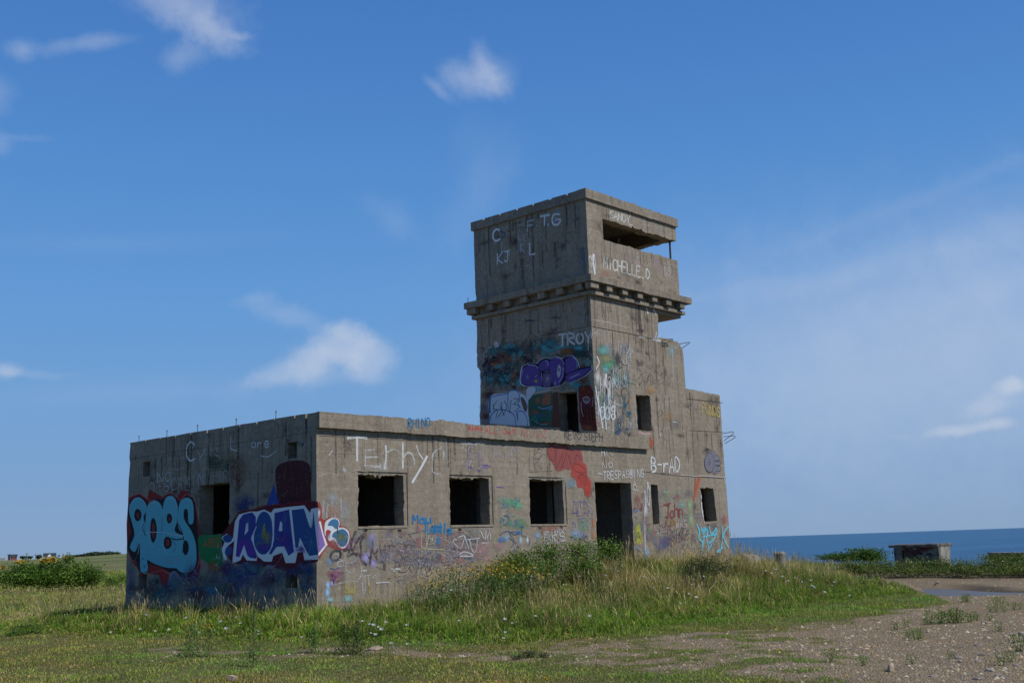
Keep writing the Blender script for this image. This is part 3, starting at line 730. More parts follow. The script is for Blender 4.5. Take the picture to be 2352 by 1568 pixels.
class Ink:
    """paint on a wall: strokes and filled shapes, each a hair further from the wall than the last"""
    def __init__(s, face, D): s.face = FACES[face]; s.key = face; s.D = D; s.V = []; s.F = []; s.UV = []; s.Cc = []
    def w(s, p):
        P = hit(*ref(s.D, p[0], p[1]), s.face[0], s.face[1]+s.face[2]*.004); return P
    def lift(s):
        _lift[s.key] = (_lift.get(s.key, 0)+1) % 1500
        return .0022+_lift[s.key]*1.1e-5
    def put(s, verts2, faces, uv, col, op, lift):
        ax, val, sg = s.face; b = len(s.V)
        for q in verts2:
            P = [0, 0, q[1]]; P[ax] = val+sg*lift; P[1-ax] = q[0]; s.V.append(tuple(P))
        s.F += [tuple(b+i for i in f) for f in faces]; s.UV += list(uv); s.Cc += [(*col, o_) for o_ in (op if isinstance(op, list) else [op]*len(verts2))]
    def plane(s, p):
        P = s.w(p); return np.array([P[1-s.face[0]], P[2]])
    def st(s, pts, width, col, op=1.0, curve=True, closed=False, soft=.5, world=False, drip=0):
        P = [np.array(p, float) if world else s.plane(p) for p in pts]
        if curve and len(P) > 2: P = smooth_path(P, 4, closed)
        elif closed: P = P+[P[0]]
        n = len(P); L = s.lift(); v = []; uv = []; wv_ = random.uniform(.8, 1.2); ow_ = random.uniform(.85, 1.05); ops = []
        for i, p in enumerate(P):
            a = P[max(i-1, 0)]; b = P[min(i+1, n-1)]
            if closed and i in (0, n-1): a = P[n-2]; b = P[1]
            d = b-a; d = d/(np.hypot(*d)+1e-9); wv_ = wv_*.7+random.uniform(.62, 1.3)*.3; nn = np.array([-d[1], d[0]])*width/2*wv_
            if not closed and i == 0: p = p-d*width*.3
            if not closed and i == n-1: p = p+d*width*.3
            ow_ = min(1.12, max(.62, ow_+random.uniform(-.13, .13))); ops += [op*ow_]*3
            v += [p-nn, p, p+nn]; uv += [(0, soft), (1, soft), (0, soft)]
        f = []
        for i in range(n-1):
            a = 3*i; f += [(a, a+3, a+4, a+1), (a+1, a+4, a+5, a+2)]
        s.put(v, f, uv, col, ops, L)
        if width > .045 and op > .5 and not drip and random.random() < .22: drip = 1
        for _ in range(drip):
            q = random.choice(P); l_ = random.uniform(.08, .3)
            s.st([q, q-np.array([0, l_])], width*.3, col, op*.8, False, world=True)
        return s
    def poly(s, pts, col, op=1.0, curve=True, n=3, world=False):
        P = [np.array(p, float) if world else s.plane(p) for p in pts]
        if curve: P = smooth_path(P, n, True)[:-1]
        L = s.lift()
        tr = tessellate_polygon([[Vector((p[0], p[1], 0)) for p in P]])
        s.put(P, [tuple(t) for t in tr], [(1, .3)]*len(P), col, op, L)
        return s
    def blob(s, x, y, rx, ry, col, op=.5, world=False, soft=.9):
        c = s.plane((x, y)) if not world else np.array([x, y])
        a = s.plane((x+rx, y)) if not world else c+np.array([rx, 0]); b = s.plane((x, y+ry)) if not world else c+np.array([0, ry])
        L = s.lift(); n = 18; v = [c]; uv = [(1, soft*1.15)]; f = []; a = c+(a-c)*1.22; b = c+(b-c)*1.22
        for k in range(n):
            t = 2*math.pi*k/n; q = random.uniform(.8, 1.15)
            v.append(c+(a-c)*math.cos(t)*q+(b-c)*math.sin(t)*q); uv.append((0, soft*1.15)); f.append((0, 1+k, 1+(k+1) % n))
        s.put(v, f, uv, col, op, L); return s
    def txt(s, string, x0, y0, x1, y1, h, width, col, op=1.0, jit=.06, gap=.35, slant=0, h1=None):
        n = len(string); n_eff = n+(n-1)*gap; ux = (x1-x0)/n_eff; uy = (y1-y0)/n_eff
        for i, ch in enumerate(string):
            if ch == ' ' or ch not in FONT: continue
            t0 = i*(1+gap); hh = h if h1 is None else h+(h1-h)*i/max(1, n-1)
            k = .45 if ch in 'I.l' else 1
            dy = random.uniform(-jit, jit)*hh; sc = random.uniform(1-jit, 1+jit)
            for pl in FONT[ch]:
                pts = [(x0+(t0+q[0]*k+(1-k)*.3)*ux+q[1]*slant*hh+random.uniform(-jit, jit)*ux*.7, y0+(t0+q[0])*uy-q[1]*hh*sc+dy+random.uniform(-jit, jit)*hh*.5) for q in pl]
                s.st(pts, width*random.uniform(.85, 1.15), col, op, len(pts) > 3)
        return s
    def scrib(s, x, y, w, h, n, width, cols, op=.5, loops=(3, 7)):
        for _ in range(n):
            cx = x+random.uniform(-.5, .5)*w; cy = y+random.uniform(-.5, .5)*h; k = random.randint(*loops); sw = random.uniform(.10, .35)*w; sh = random.uniform(.15, .5)*h
            pts = [(cx+(i/k-.5)*sw+random.uniform(-.25, .25)*sw, cy+random.uniform(-.5, .5)*sh) for i in range(k+1)]
            s.st(pts, width*random.uniform(.6, 1.3), random.choice(cols), op*random.uniform(.6, 1.2), random.random() < .7)
        return s
    def make(s, name, label=None):
        if s.key in CUT:    # no paint where the wall has an opening or ends
            ok_, hs_, ol_, sg_ = [], *CUT[s.key]
            for f in s.F:
                cx = sum(s.V[i][1-s.face[0]] for i in f)/len(f)*sg_; cz = sum(s.V[i][2] for i in f)/len(f)
                if inside((cx, cz), ol_) and not any(inside((cx, cz), h) for h in hs_): ok_.append(f)
            s.F = ok_
        me = bpy.data.meshes.new(name); me.from_pydata(s.V, [], s.F); me.update()
        uvl = me.uv_layers.new(name='stroke'); uv = np.array(s.UV, np.float32)
        li = np.zeros(len(me.loops), np.int32); me.loops.foreach_get('vertex_index', li)
        uvl.data.foreach_set('uv', uv[li].ravel())
        attr_col(me, 'paint', np.array(s.Cc, np.float32))
        o = link(name, me, M_PAINT, B)
        if label: o['label'] = label
        return o
WHITE = (.72, .72, .70); BLACK = (.018, .018, .02); TEAL = (.05, .34, .47); RED = (.36, .03, .03); DRED = (.16, .018, .02); BLUE = (.02, .13, .42); NAVY = (.02, .05, .17)
PURP = (.16, .08, .34); LILAC = (.40, .33, .68); ORNG = (.62, .19, .04); GRN = (.04, .30, .09); YEL = (.62, .52, .06); LBLU = (.28, .58, .80); CYAN = (.16, .62, .75); PINK = (.55, .24, .30); SALM = (.60, .22, .16)

# --- stains lie under the paint
def runs(face, lst, n, cols, l0, l1, w0, w1, op):
    i_ = Ink(face, DV)
    for k in range(n):
        a0, a1, zt_ = random.choice(lst); x = random.uniform(a0, a1); z = zt_-random.uniform(0, .05); L = random.uniform(l0, l1)*random.uniform(.4, 1)
        i_.st([(x, z), (x+random.uniform(-.015, .015), z-L*.5), (x+random.uniform(-.02, .02), z-L)], random.uniform(w0, w1), random.choice(cols), random.uniform(*op), True, world=True, soft=1.4)
    for k in range(n//3):
        a0, a1, zt_ = random.choice(lst); i_.blob(random.uniform(a0, a1), zt_-random.uniform(.1, 1.6), random.uniform(.08, .35), random.uniform(.06, .25), random.choice(cols), random.uniform(*op)*.8, True, 1.2)
    i_.make('stain')
DK = [(.07, .06, .05), (.10, .085, .068), (.13, .085, .05), (.05, .045, .04)]; LT = [(.44, .41, .35), (.38, .35, .29), (.5, .47, .41)]
runs('front', [(0.1, 11.2, 4.02), (0.1, 11.2, 4.02), (9.3, 13.3, 7.2), (9.2, 12.2, 8.05), (13.5, 15.2, 5.8), (11.6, 15.2, 4.7), (9.2, 13.4, 5.6)], 110, DK, .3, 1.6, .02, .10, (.25, .6))
runs('front', [(0.1, 15.2, 3.5), (9.3, 13.3, 7.2), (0.1, 11.2, 3.9), (1.0, 8, 2.0), (9.2, 12.2, 8.0)], 60, LT, .15, .9, .015, .05, (.25, .6))
runs('front', [(9.2, 13.4, 10.75), (9.2, 13.4, 9.7)], 34, DK, .2, 1.0, .02, .08, (.25, .55))
runs('side', [(.1, 7.2, 4.3), (.1, 7.2, 3.9), (.3, 7, 3.3)], 60, DK, .3, 1.5, .02, .12, (.3, .6))
runs('tower', [(.1, 4.1, 10.75), (.1, 4.1, 8.05), (.1, 4.1, 7.2), (.1, 4.1, 9.8)], 70, DK, .3, 1.6, .02, .12, (.3, .6))
runs('tower', [(.1, 4.1, 10.5), (.1, 4.1, 8.0)], 24, LT, .15, .7, .015, .04, (.3, .6))
# --- shade side of the low block
i_ = Ink('side', DA)  # washes beneath
i_.poly([(1140, 500), (1170, 450), (1250, 425), (1340, 425), (1390, 470), (1395, 640), (1380, 740), (1180, 745), (1150, 650)], (.085, .012, .018), .62)
i_.blob(850, 470, 110, 130, (.16, .06, .035), .35).blob(870, 570, 60, 70, (.14, .05, .03), .3).blob(720, 430, 90, 90, (.03, .09, .06), .35)
i_.scrib(720, 440, 160, 260, 6, .035, [(.02, .13, .08)], .5, (4, 8)).blob(900, 760, 90, 60, NAVY, .5).blob(1250, 720, 110, 50, (.09, .012, .03), .5)
i_.blob(470, 640, 200, 60, (.14, .03, .04), .25).blob(550, 900, 60, 60, (.3, .03, .12), .5)
i_.poly([(1060, 790), (1130, 590), (1180, 790), (1145, 780), (1135, 730), (1110, 740), (1095, 790)], (.03, .08, .36), .75, False)
i_.blob(930, 720, 120, 60, (.03, .05, .22), .4)
i_.make('graffiti', 'dark red and navy washes round the window')
i_ = Ink('side', DA)
i_.txt('C', 500, 425, 560, 425, 135, .06, WHITE, .85, .03).st([(580, 340), (600, 400), (640, 330)], .04, WHITE, .35).st([(640, 330), (590, 430)], .035, WHITE, .3)
i_.st([(665, 290), (672, 390)], .03, WHITE, .35).st([(690, 350), (730, 340), (700, 380), (740, 390)], .03, WHITE, .3).st([(818, 255), (818, 340), (860, 352)], .045, WHITE, .62, False)
i_.txt('K', 905, 335, 950, 335, 90, .05, (.4, .42, .42), .35).txt('o', 968, 328, 1000, 326, 70, .04, WHITE, .5).txt('r', 1010, 330, 1040, 328, 65, .04, WHITE, .5).txt('e', 1060, 328, 1095, 325, 80, .045, WHITE, .62)
i_.st([(1040, 390), (1090, 395), (1148, 352)], .04, WHITE, .55).st([(1110, 310), (1130, 260)], .04, SALM, .3).st([(520, 290), (555, 300), (545, 330)], .04, WHITE, .5)
i_.txt('NO', 290, 575, 385, 565, 65, .028, WHITE, .55, .05, .5).txt('DESCAMIN', 240, 660, 620, 600, 70, .03, WHITE, .38, .08, .5, 0, 95)
i_.txt('TO RAR', 570, 590, 800, 560, 70, .028, WHITE, .16).scrib(1320, 250, 90, 150, 5, .03, [(.03, .13, .2)], .35).st([(360, 415), (520, 400)], .02, WHITE, .25).st([(360, 495), (500, 480)], .02, WHITE, .25)
i_.make('graffiti', 'faded white brushed words above the window')
# teal piece: red halo, black shadow, teal letters
i_ = Ink('side', DA)
i_.poly([(82, 690), (160, 662), (215, 700), (235, 630), (270, 655), (320, 680), (380, 655), (430, 690), (460, 640), (500, 640), (520, 680), (560, 720), (585, 860), (600, 960), (600, 1180), (585, 1260), (520, 1290), (450, 1260), (400, 1230), (360, 1290), (350, 1330), (325, 1330), (300, 1245), (250, 1240), (230, 1245), (215, 1180), (180, 1260), (140, 1190), (110, 1160), (72, 1060), (68, 880)], (.28, .022, .022), .95, False)
i_.poly([(90, 715), (150, 672), (200, 700), (240, 760), (280, 695), (320, 705), (375, 665), (430, 690), (455, 720), (500, 675), (545, 690), (565, 760), (575, 880), (590, 1010), (585, 1130), (565, 1210), (520, 1262), (470, 1262), (420, 1215), (380, 1228), (330, 1195), (280, 1180), (225, 1165), (225, 1228), (165, 1232), (140, 1150), (120, 1150), (72, 1050), (75, 1010), (100, 940), (80, 820)], (.012, .014, .02), .98, False)
T1 = (.14, .47, .54); T2 = (.16, .5, .57)
i_.poly([(88, 800), (92, 740), (125, 695), (165, 690), (205, 730), (212, 780), (190, 830), (205, 900), (195, 980), (230, 1060), (215, 1130), (220, 1215), (170, 1222), (165, 1100), (160, 1010), (130, 1080), (92, 1045), (125, 960), (110, 880)], T1, 1)  # first letter
i_.poly([(212, 770), (240, 720), (285, 712), (320, 750), (335, 830), (330, 920), (325, 1000), (335, 1080), (360, 1120), (340, 1170), (290, 1168), (240, 1150), (205, 1080), (195, 960), (205, 860)], T1, 1)
i_.poly([(325, 790), (345, 700), (385, 675), (420, 700), (438, 770), (435, 850), (415, 930), (470, 960), (490, 970), (470, 1080), (430, 1150), (405, 1190), (350, 1190), (320, 1120), (318, 960), (320, 860)], T1, 1)
i_.poly([(440, 790), (455, 720), (495, 690), (535, 705), (550, 760), (548, 870), (515, 872), (508, 780), (482, 780), (485, 850), (530, 920), (562, 1000), (572, 1100), (560, 1190), (520, 1225), (460, 1225), (425, 1180), (440, 1060), (478, 980), (478, 960), (440, 900)], T1, 1)
i_.poly([(180, 1090), (400, 1100), (560, 1100), (560, 1180), (510, 1222), (440, 1200), (340, 1190), (240, 1150)], T1, .9)
for x, y, a, b in ((150, 815, 26, 50), (262, 925, 24, 100), (377, 840, 20, 40), (365, 1015, 30, 50), (495, 1050, 22, 60), (495, 815, 16, 40)):
    i_.poly([(x+a*math.cos(t), y+b*math.sin(t)*(.9+.1*math.cos(3*t))) for t in np.linspace(0, 6.28, 9)[:-1]], (.012, .014, .02), 1)
for x, y, a, b in ((150, 818, 11, 24), (262, 925, 12, 58), (377, 845, 9, 16), (365, 1015, 15, 28)):
    i_.poly([(x+a*math.cos(t), y+b*math.sin(t)) for t in np.linspace(0, 6.28, 8)[:-1]], (.26, .03, .035), .95)
i_.st([(190, 880), (182, 910), (205, 960)], .03, BLACK, 1).st([(440, 880), (480, 980), (470, 1090)], .03, BLACK, .95).st([(325, 830), (322, 950)], .02, (.02, .1, .14), .8).st([(205, 800), (198, 960)], .02, (.02, .1, .14), .7)
for pts in ([(112, 718), (150, 692), (190, 712), (212, 760)], [(250, 735), (285, 725), (312, 750)], [(365, 700), (395, 695), (418, 715), (432, 770)], [(498, 695), (535, 720), (550, 770), (545, 870)], [(112, 1050), (150, 960), (165, 940)], [(205, 940), (330, 940), (440, 965), (480, 960)], [(228, 960), (240, 1020), (270, 1050)], [(330, 1010), (340, 1080), (360, 1100)], [(150, 1090), (180, 860)]):
    i_.st(pts, .02, (.55, .68, .70), .8)
i_.st([(388, 982), (430, 992), (478, 985)], .035, BLACK, 1).st([(400, 1000), (425, 1040), (400, 1085)], .02, BLACK, .8)
i_.txt('VAFE IT', 345, 1165, 545, 1170, 55, .022, (.35, .45, .45), .5).scrib(190, 1170, 30, 90, 3, .012, [BLACK], .9).scrib(520, 1170, 30, 90, 3, .012, [BLACK], .9)
for pts in ([(85, 690), (150, 660), (215, 690), (240, 720)], [(320, 690), (380, 655), (430, 680), (450, 710), (500, 665), (560, 700), (580, 800)], [(590, 1050), (590, 1150), (560, 1230), (520, 1270), (450, 1265)], [(230, 1240), (320, 1215), (360, 1230), (400, 1240)], [(70, 1075), (120, 1150), (150, 1080)]): i_.st(pts, .02, (.62, .2, .18), .8)
i_.make('graffiti', 'teal bubble lettered graffiti piece with black shadow and red halo')
# purple-navy block piece
i_ = Ink('side', DA)
i_.poly([(830, 860), (880, 790), (1000, 770), (1060, 755), (1200, 740), (1350, 715), (1449, 720), (1449, 1150), (1380, 1165), (1330, 1180), (1290, 1240), (1180, 1210), (1100, 1180), (1000, 1200), (940, 1150), (900, 1170), (830, 1160), (760, 1060), (750, 960)], (.12, .012, .022), .9, False)
W2 = (.76, .79, .80)
i_.poly([(830, 1165), (845, 1000), (800, 1035), (775, 1080), (795, 1140), (770, 1140), (755, 1060), (775, 1010), (750, 975), (790, 950), (835, 985), (850, 860), (880, 810), (960, 790), (1010, 790), (1060, 775), (1110, 800), (1130, 770), (1250, 755), (1350, 745), (1390, 800), (1400, 770), (1449, 762), (1449, 1135), (1350, 1140), (1340, 1080), (1300, 1085), (1285, 1160), (1215, 1160), (1190, 1085), (1125, 1110), (1115, 1150), (1060, 1150), (1010, 1110), (1005, 1145), (935, 1142), (905, 1100), (890, 1140)], W2, .95, False)
NP = (.045, .055, .28); N2 = (.14, .05, .36); N3 = (.03, .085, .27)
i_.poly([(855, 1110), (880, 850), (910, 810), (975, 795), (1000, 830), (1000, 900), (965, 980), (1010, 1110), (1000, 1130), (950, 1120), (915, 1020), (880, 1120)], NP, 1, False)
i_.poly([(1005, 860), (1040, 795), (1085, 800), (1115, 860), (1120, 960), (1105, 1060), (1060, 1100), (1015, 1080), (985, 1000)], N3, 1)
i_.poly([(1130, 1000), (1135, 800), (1240, 775), (1275, 1080), (1235, 1110), (1205, 1040), (1150, 1045), (1110, 1100), (1095, 1095)], NP, 1, False)
i_.poly([(1258, 780), (1345, 768), (1395, 900), (1415, 780), (1449, 775), (1449, 1100), (1385, 1110), (1318, 985), (1302, 1050), (1285, 1050)], N3, 1, False)
i_.poly([(860, 1100), (880, 990), (960, 1000), (1005, 1100), (940, 1110), (915, 1030), (885, 1110)], N2, .8, False).blob(1060, 1050, 50, 40, N2, .7).blob(1210, 1000, 50, 60, N2, .6).blob(1330, 1060, 60, 40, N2, .6)
i_.poly([(762, 975), (800, 955), (830, 980), (815, 1010), (780, 1010)], N3, .95).poly([(785, 1050), (820, 1040), (830, 1080), (800, 1110), (780, 1090)], N3, .95)
i_.poly([(918, 960), (930, 880), (945, 865), (945, 930)], W2, .9, False).poly([(1045, 980), (1050, 890), (1065, 870), (1070, 980)], (.35, .33, .1), .6, False).poly([(1165, 930), (1175, 860), (1190, 870), (1190, 930)], W2, .9, False)
for k in range(7): i_.st([(1405+random.uniform(-5, 5), 1005), (1405+65*math.cos(2.2+k*.55), 1000-100*math.sin(2.2+k*.55))], .013, (.08, .35, .36), .75, False)
for x0, y0, x1, y1 in ((950, 830, 930, 930), (1210, 800, 1185, 880), (1230, 800, 1190, 900), (1220, 830, 1200, 930), (1030, 960, 1060, 880), (1060, 1020, 1110, 930)): i_.st([(x0, y0), (x1, y1)], .012, (.1, .35, .35), .7, False)
i_.blob(1080, 980, 40, 60, (.4, .35, .06), .45).scrib(1080, 950, 200, 140, 7, .014, [(.42, .36, .08), (.1, .4, .4)], .55)
for pts in ([(968, 985), (1015, 1110)], [(1003, 900), (970, 985)], [(1108, 800), (1122, 900), (1118, 1040), (1060, 1110)], [(1243, 770), (1262, 900), (1280, 1090)], [(1350, 760), (1396, 905), (1412, 790)], [(1318, 985), (1370, 1100)]): i_.st(pts, .03, W2, .95)
i_.st([(905, 800), (1000, 770), (1060, 750), (1340, 725), (1449, 715)], .03, (.25, .02, .03), .8)
i_.make('graffiti', 'navy and purple block lettered graffiti piece outlined in white')
i_ = Ink('side', DA)
i_.poly([(590, 970), (660, 955), (750, 955), (752, 1010), (745, 1080), (765, 1160), (700, 1200), (640, 1150), (600, 1120), (585, 1030)], (.02, .22, .07), .8).blob(690, 1140, 80, 70, (.03, .28, .09), .6)
i_.txt('ARE', 620, 1050, 740, 1035, 55, .04, (.55, .14, .05), .7).blob(690, 1190, 45, 55, (.5, .12, .06), .6).scrib(740, 1110, 60, 160, 5, .02, [WHITE], .4).scrib(690, 1180, 100, 80, 4, .03, [ORNG, GRN], .45)
i_.make('graffiti', 'green square with orange letters under the window')
i_ = Ink('side', DA)
i_.st([(590, 1170), (600, 1140), (615, 1150), (605, 1190), (630, 1150), (625, 1190), (645, 1160), (640, 1200)], .014, PINK, .8)
i_.poly([(365, 1260), (410, 1215), (450, 1260), (430, 1330), (400, 1370), (370, 1320)], (.20, .24, .30), .7).poly([(325, 1240), (375, 1250), (355, 1330), (330, 1330)], RED, .7)
i_.blob(90, 1290, 50, 140, (.18, .17, .26), .6).blob(550, 1250, 80, 90, (.12, .05, .14), .45).blob(680, 1300, 110, 110, (.10, .12, .12), .5).blob(880, 1250, 150, 110, (.03, .06, .24), .6)
i_.blob(1080, 1260, 150, 100, (.05, .06, .2), .4).blob(1380, 1350, 80, 90, (.10, .10, .24), .5).blob(1370, 1210, 80, 90, NAVY, .7).blob(1190, 1240, 40, 60, (.16, .2, .24), .6).blob(790, 1200, 60, 80, (.06, .02, .12), .6)
i_.blob(960, 1200, 90, 60, (.10, .19, .28), .6).blob(680, 1360, 160, 50, (.04, .20, .30), .7).blob(820, 1370, 120, 50, (.03, .11, .16), .6).blob(500, 1300, 60, 60, (.1, .09, .12), .5)
i_.scrib(900, 1260, 220, 200, 16, .03, [(.05, .1, .4), (.25, .3, .4), (.02, .03, .1), (.1, .05, .2)], .5).scrib(620, 1310, 200, 160, 10, .025, [(.2, .3, .36), (.08, .05, .1), WHITE], .35).scrib(1320, 1260, 120, 200, 10, .03, [(.02, .03, .12), (.1, .1, .35), (.2, .2, .4)], .5)
i_.st([(900, 1160), (960, 1230), (1010, 1230), (1020, 1160)], .05, NAVY, .8).st([(1080, 1170), (1140, 1180), (1190, 1100)], .02, LILAC, .4).st([(440, 1250), (470, 1320), (500, 1290)], .02, (.3, .3, .35), .5)
for k in range(34):
    x_ = random.uniform(90, 1430); y_ = random.uniform(1215, 1400) if x_ > 600 else random.uniform(1290, 1400)
    i_.blob(x_, y_, random.uniform(30, 90), random.uniform(25, 80), random.choice([(.06, .07, .16), (.03, .035, .08), (.17, .18, .20), (.06, .18, .20), (.16, .06, .07), (.08, .08, .08), (.24, .23, .22), (.10, .20, .12)]), random.uniform(.2, .5))
for q_ in range(10): i_.scrib(160+q_*128, 1300, 190, 210, 5, .028, [(.4, .42, .45), (.06, .2, .3), (.03, .03, .05), (.1, .1, .35), (.3, .08, .1), (.3, .3, .32)], .5)
i_.make('graffiti', 'overlapping dark blue and grey spray along the wall foot')

# --- sunny side, low block
i_ = Ink('front', DB)
i_.st([(275, 262), (345, 255), (410, 262)], .07, WHITE, .5, False).st([(342, 262), (342, 420)], .075, WHITE, .78, False)
i_.st([(400, 340), (400, 460)], .04, WHITE, .28, False).st([(400, 350), (465, 345)], .05, WHITE, .32, False).st([(405, 400), (490, 398)], .04, WHITE, .25, False).st([(400, 460), (500, 470)], .06, WHITE, .32, False)
i_.st([(548, 320), (552, 400), (540, 480)], .07, WHITE, .6).st([(555, 365), (600, 345), (640, 355)], .05, WHITE, .35)
i_.st([(672, 300), (672, 475)], .07, WHITE, .6, False).st([(680, 400), (705, 365), (745, 390), (755, 450)], .06, WHITE, .45)
i_.st([(770, 315), (785, 365), (815, 410)], .05, WHITE, .6).st([(845, 395), (800, 480), (742, 578)], .075, WHITE, .72)
i_.st([(880, 400), (900, 360), (950, 335), (968, 380), (960, 410)], .05, WHITE, .35).st([(890, 390), (885, 500), (940, 520)], .04, WHITE, .25).st([(975, 270), (990, 330), (985, 500)], .05, (.45, .45, .5), .25).st([(1090, 295), (1250, 300)], .05, WHITE, .28, False)
i_.scrib(1180, 400, 160, 180, 8, .05, [(.34, .27, .45), WHITE], .22)
i_.st([(140, 385), (165, 350)], .02, WHITE, .6).st([(75, 185), (300, 200), (560, 215), (800, 240)], .05, (.55, .5, .4), .3)
i_.blob(520, 470, 90, 40, WHITE, .2).blob(250, 490, 20, 25, WHITE, .5)
i_.make('graffiti', 'large white brushed word above the first window')
i_ = Ink('front', DC)
i_.st([(10, 232), (150, 240)], .05, WHITE, .3, False)
for x in (70, 110, 210, 330, 470, 520): i_.st([(x, 260), (x+10, 420)], .05, (.40, .38, .48), .24, False)
i_.txt('CINDY', 80, 350, 560, 380, 110, .05, (.42, .40, .44), .22).scrib(180, 460, 180, 60, 8, .04, [(.22, .14, .42)], .28).st([(345, 640), (410, 645)], .03, PURP, .5, False)
i_.txt('E', 700, 470, 770, 470, 170, .03, (.10, .09, .10), .4).txt('2', 690, 440, 770, 440, 120, .03, (.1, .09, .1), .35).st([(650, 500), (860, 490)], .02, BLACK, .4, False).st([(655, 300), (645, 495)], .02, BLACK, .3, False)
i_.make('graffiti', 'faint lilac and white writing between the windows')
i_ = Ink('front', DC)
i_.poly([(815, 300), (840, 240), (880, 235), (900, 260), (960, 240), (1010, 260), (1040, 300), (1100, 280), (1140, 320), (1150, 400), (1120, 460), (1060, 440), (1030, 480), (980, 470), (950, 490), (900, 485), (870, 420), (830, 370)], (.34, .085, .08), .6)
i_.poly([(1050, 420), (1110, 410), (1170, 420), (1190, 480), (1195, 540), (1230, 590), (1225, 680), (1210, 740), (1170, 710), (1150, 650), (1100, 640), (1085, 570), (1045, 540), (1040, 480)], (.42, .075, .06), .72)
i_.blob(1190, 650, 30, 80, (.5, .08, .06), .7).blob(1150, 570, 50, 60, (.45, .08, .07), .5)
for pts in ([(860, 245), (820, 310), (870, 400), (890, 300), (860, 245)], [(900, 260), (900, 470), (960, 330), (950, 470), (1000, 320)], [(1000, 290), (1060, 300), (1140, 295)], [(1010, 340), (1060, 460), (1090, 340), (1130, 380)], [(1060, 420), (1130, 440), (1180, 500), (1100, 500), (1050, 460)], [(720, 300), (760, 270), (820, 260), (860, 300)], [(1100, 560), (1140, 520), (1200, 560)]): i_.st(pts, .022, (.09, .035, .035), .6)
i_.make('graffiti', 'red sprayed figure running down towards the doorway')
i_ = Ink('parapet', DB)
i_.txt('RHINO', 712, 190, 868, 178, 62, .038, (.02, .15, .30), 1.0, .05, .3)
i_.make('graffiti', 'blue word on the parapet')
i_ = Ink('front', DB); i_.st([(660, 215), (770, 225)], .06, (.02, .09, .26), .7, False).st([(740, 235), (745, 250)], .03, WHITE, .6)
i_.make('graffiti', 'dark blue dash under the parapet')
i_ = Ink('parapet', DC)
i_.txt('RHM-', 78, 110, 212, 122, 42, .028, (.50, .06, .05), .92).txt('ALL', 232, 135, 355, 145, 60, .03, (.50, .06, .05), .92).txt('OAT', 400, 148, 520, 158, 50, .028, (.50, .06, .05), .92).txt('KILLAZ', 575, 165, 810, 178, 65, .024, (.45, .08, .07), .7)
i_.make('graffiti', 'red words along the parapet')
i_ = Ink('parapet', DC)
i_.txt('KEV', 978, 190, 1088, 198, 78, .030, (.03, .04, .055), .95, .04, .25).txt('<', 1092, 196, 1140, 199, 66, .026, (.03, .04, .055), .95, .02).txt('STEPH', 1164, 203, 1335, 213, 78, .030, (.03, .04, .055), .95, .04, .25)
i_.make('graffiti', 'black names with a heart on the parapet')
# corner part of the purple piece wrapping on the sunny side
i_ = Ink('front', DB)
i_.poly([(64, 740), (85, 760), (100, 850), (150, 822), (200, 828), (225, 870), (225, 890), (262, 900), (295, 950), (288, 1020), (245, 1065), (180, 1060), (140, 1040), (100, 1080), (64, 1120)], (.33, .06, .05), .7)
i_.poly([(64, 860), (85, 900), (118, 1010), (128, 1035), (64, 1095)], (.22, .13, .40), .95, False)
i_.poly([(80, 860), (100, 950), (130, 1030), (64, 1110), (64, 1090), (112, 1030), (90, 950), (66, 860)], WHITE, .9, False)
i_.poly([(108, 900), (118, 860), (160, 835), (200, 838), (218, 870), (212, 905), (245, 905), (280, 930), (288, 980), (270, 1035), (240, 1055), (205, 1040), (175, 1000), (140, 1000), (128, 960), (110, 960)], (.62, .64, .66), .95)
i_.poly([(130, 890), (150, 855), (185, 842), (210, 865), (206, 905), (185, 915), (165, 895)], (.05, .16, .30), 1).poly([(160, 970), (175, 940), (205, 925), (240, 915), (272, 940), (280, 980), (262, 1030), (235, 1045), (205, 1020), (185, 985)], (.05, .15, .25), 1)
i_.blob(225, 975, 35, 40, (.14, .18, .06), .7).poly([(115, 940), (130, 920), (155, 935), (135, 965), (122, 972)], (.36, .04, .05), .95).st([(203, 908), (200, 930), (206, 945)], .03, BLACK, .8)
i_.blob(68, 800, 12, 40, (.7, .7, .68), .7)
for x, y, l_ in ((100, 720, 110), (165, 660, 170), (130, 740, 90), (225, 700, 130), (260, 730, 110), (185, 760, 80)): i_.st([(x, y), (x+random.uniform(-8, 8), y+l_)], .07, (.46, .48, .50), .36, False)
i_.blob(170, 690, 50, 50, (.42, .44, .47), .4).blob(260, 800, 60, 110, (.40, .39, .37), .35).blob(170, 790, 60, 50, (.45, .22, .14), .35)
i_.make('graffiti', 'white outlined petal shapes and pale drips at the corner')
i_ = Ink('front', DI)
i_.blob(650, 330, 70, 130, (.36, .30, .62), .6).blob(560, 540, 90, 100, (.40, .35, .66), .7).blob(660, 620, 60, 90, (.40, .35, .66), .65).blob(640, 250, 60, 70, (.38, .33, .6), .5).blob(300, 390, 40, 60, (.30, .10, .30), .5).blob(370, 290, 50, 70, (.33, .20, .18), .35).blob(430, 300, 40, 70, (.2, .12, .26), .35)
i_.blob(820, 500, 100, 130, (.17, .17, .18), .4)
for pts in ([(410, 180), (350, 330), (370, 440), (440, 300), (520, 210)], [(520, 250), (480, 330), (490, 430), (480, 560), (560, 640)], [(250, 440), (330, 430), (300, 520), (380, 480), (420, 500)], [(720, 430), (700, 520), (740, 600), (800, 600), (820, 720)], [(640, 420), (610, 640)], [(640, 420), (700, 560), (600, 545)]): i_.st(pts, .075, (.05, .05, .065), .5)
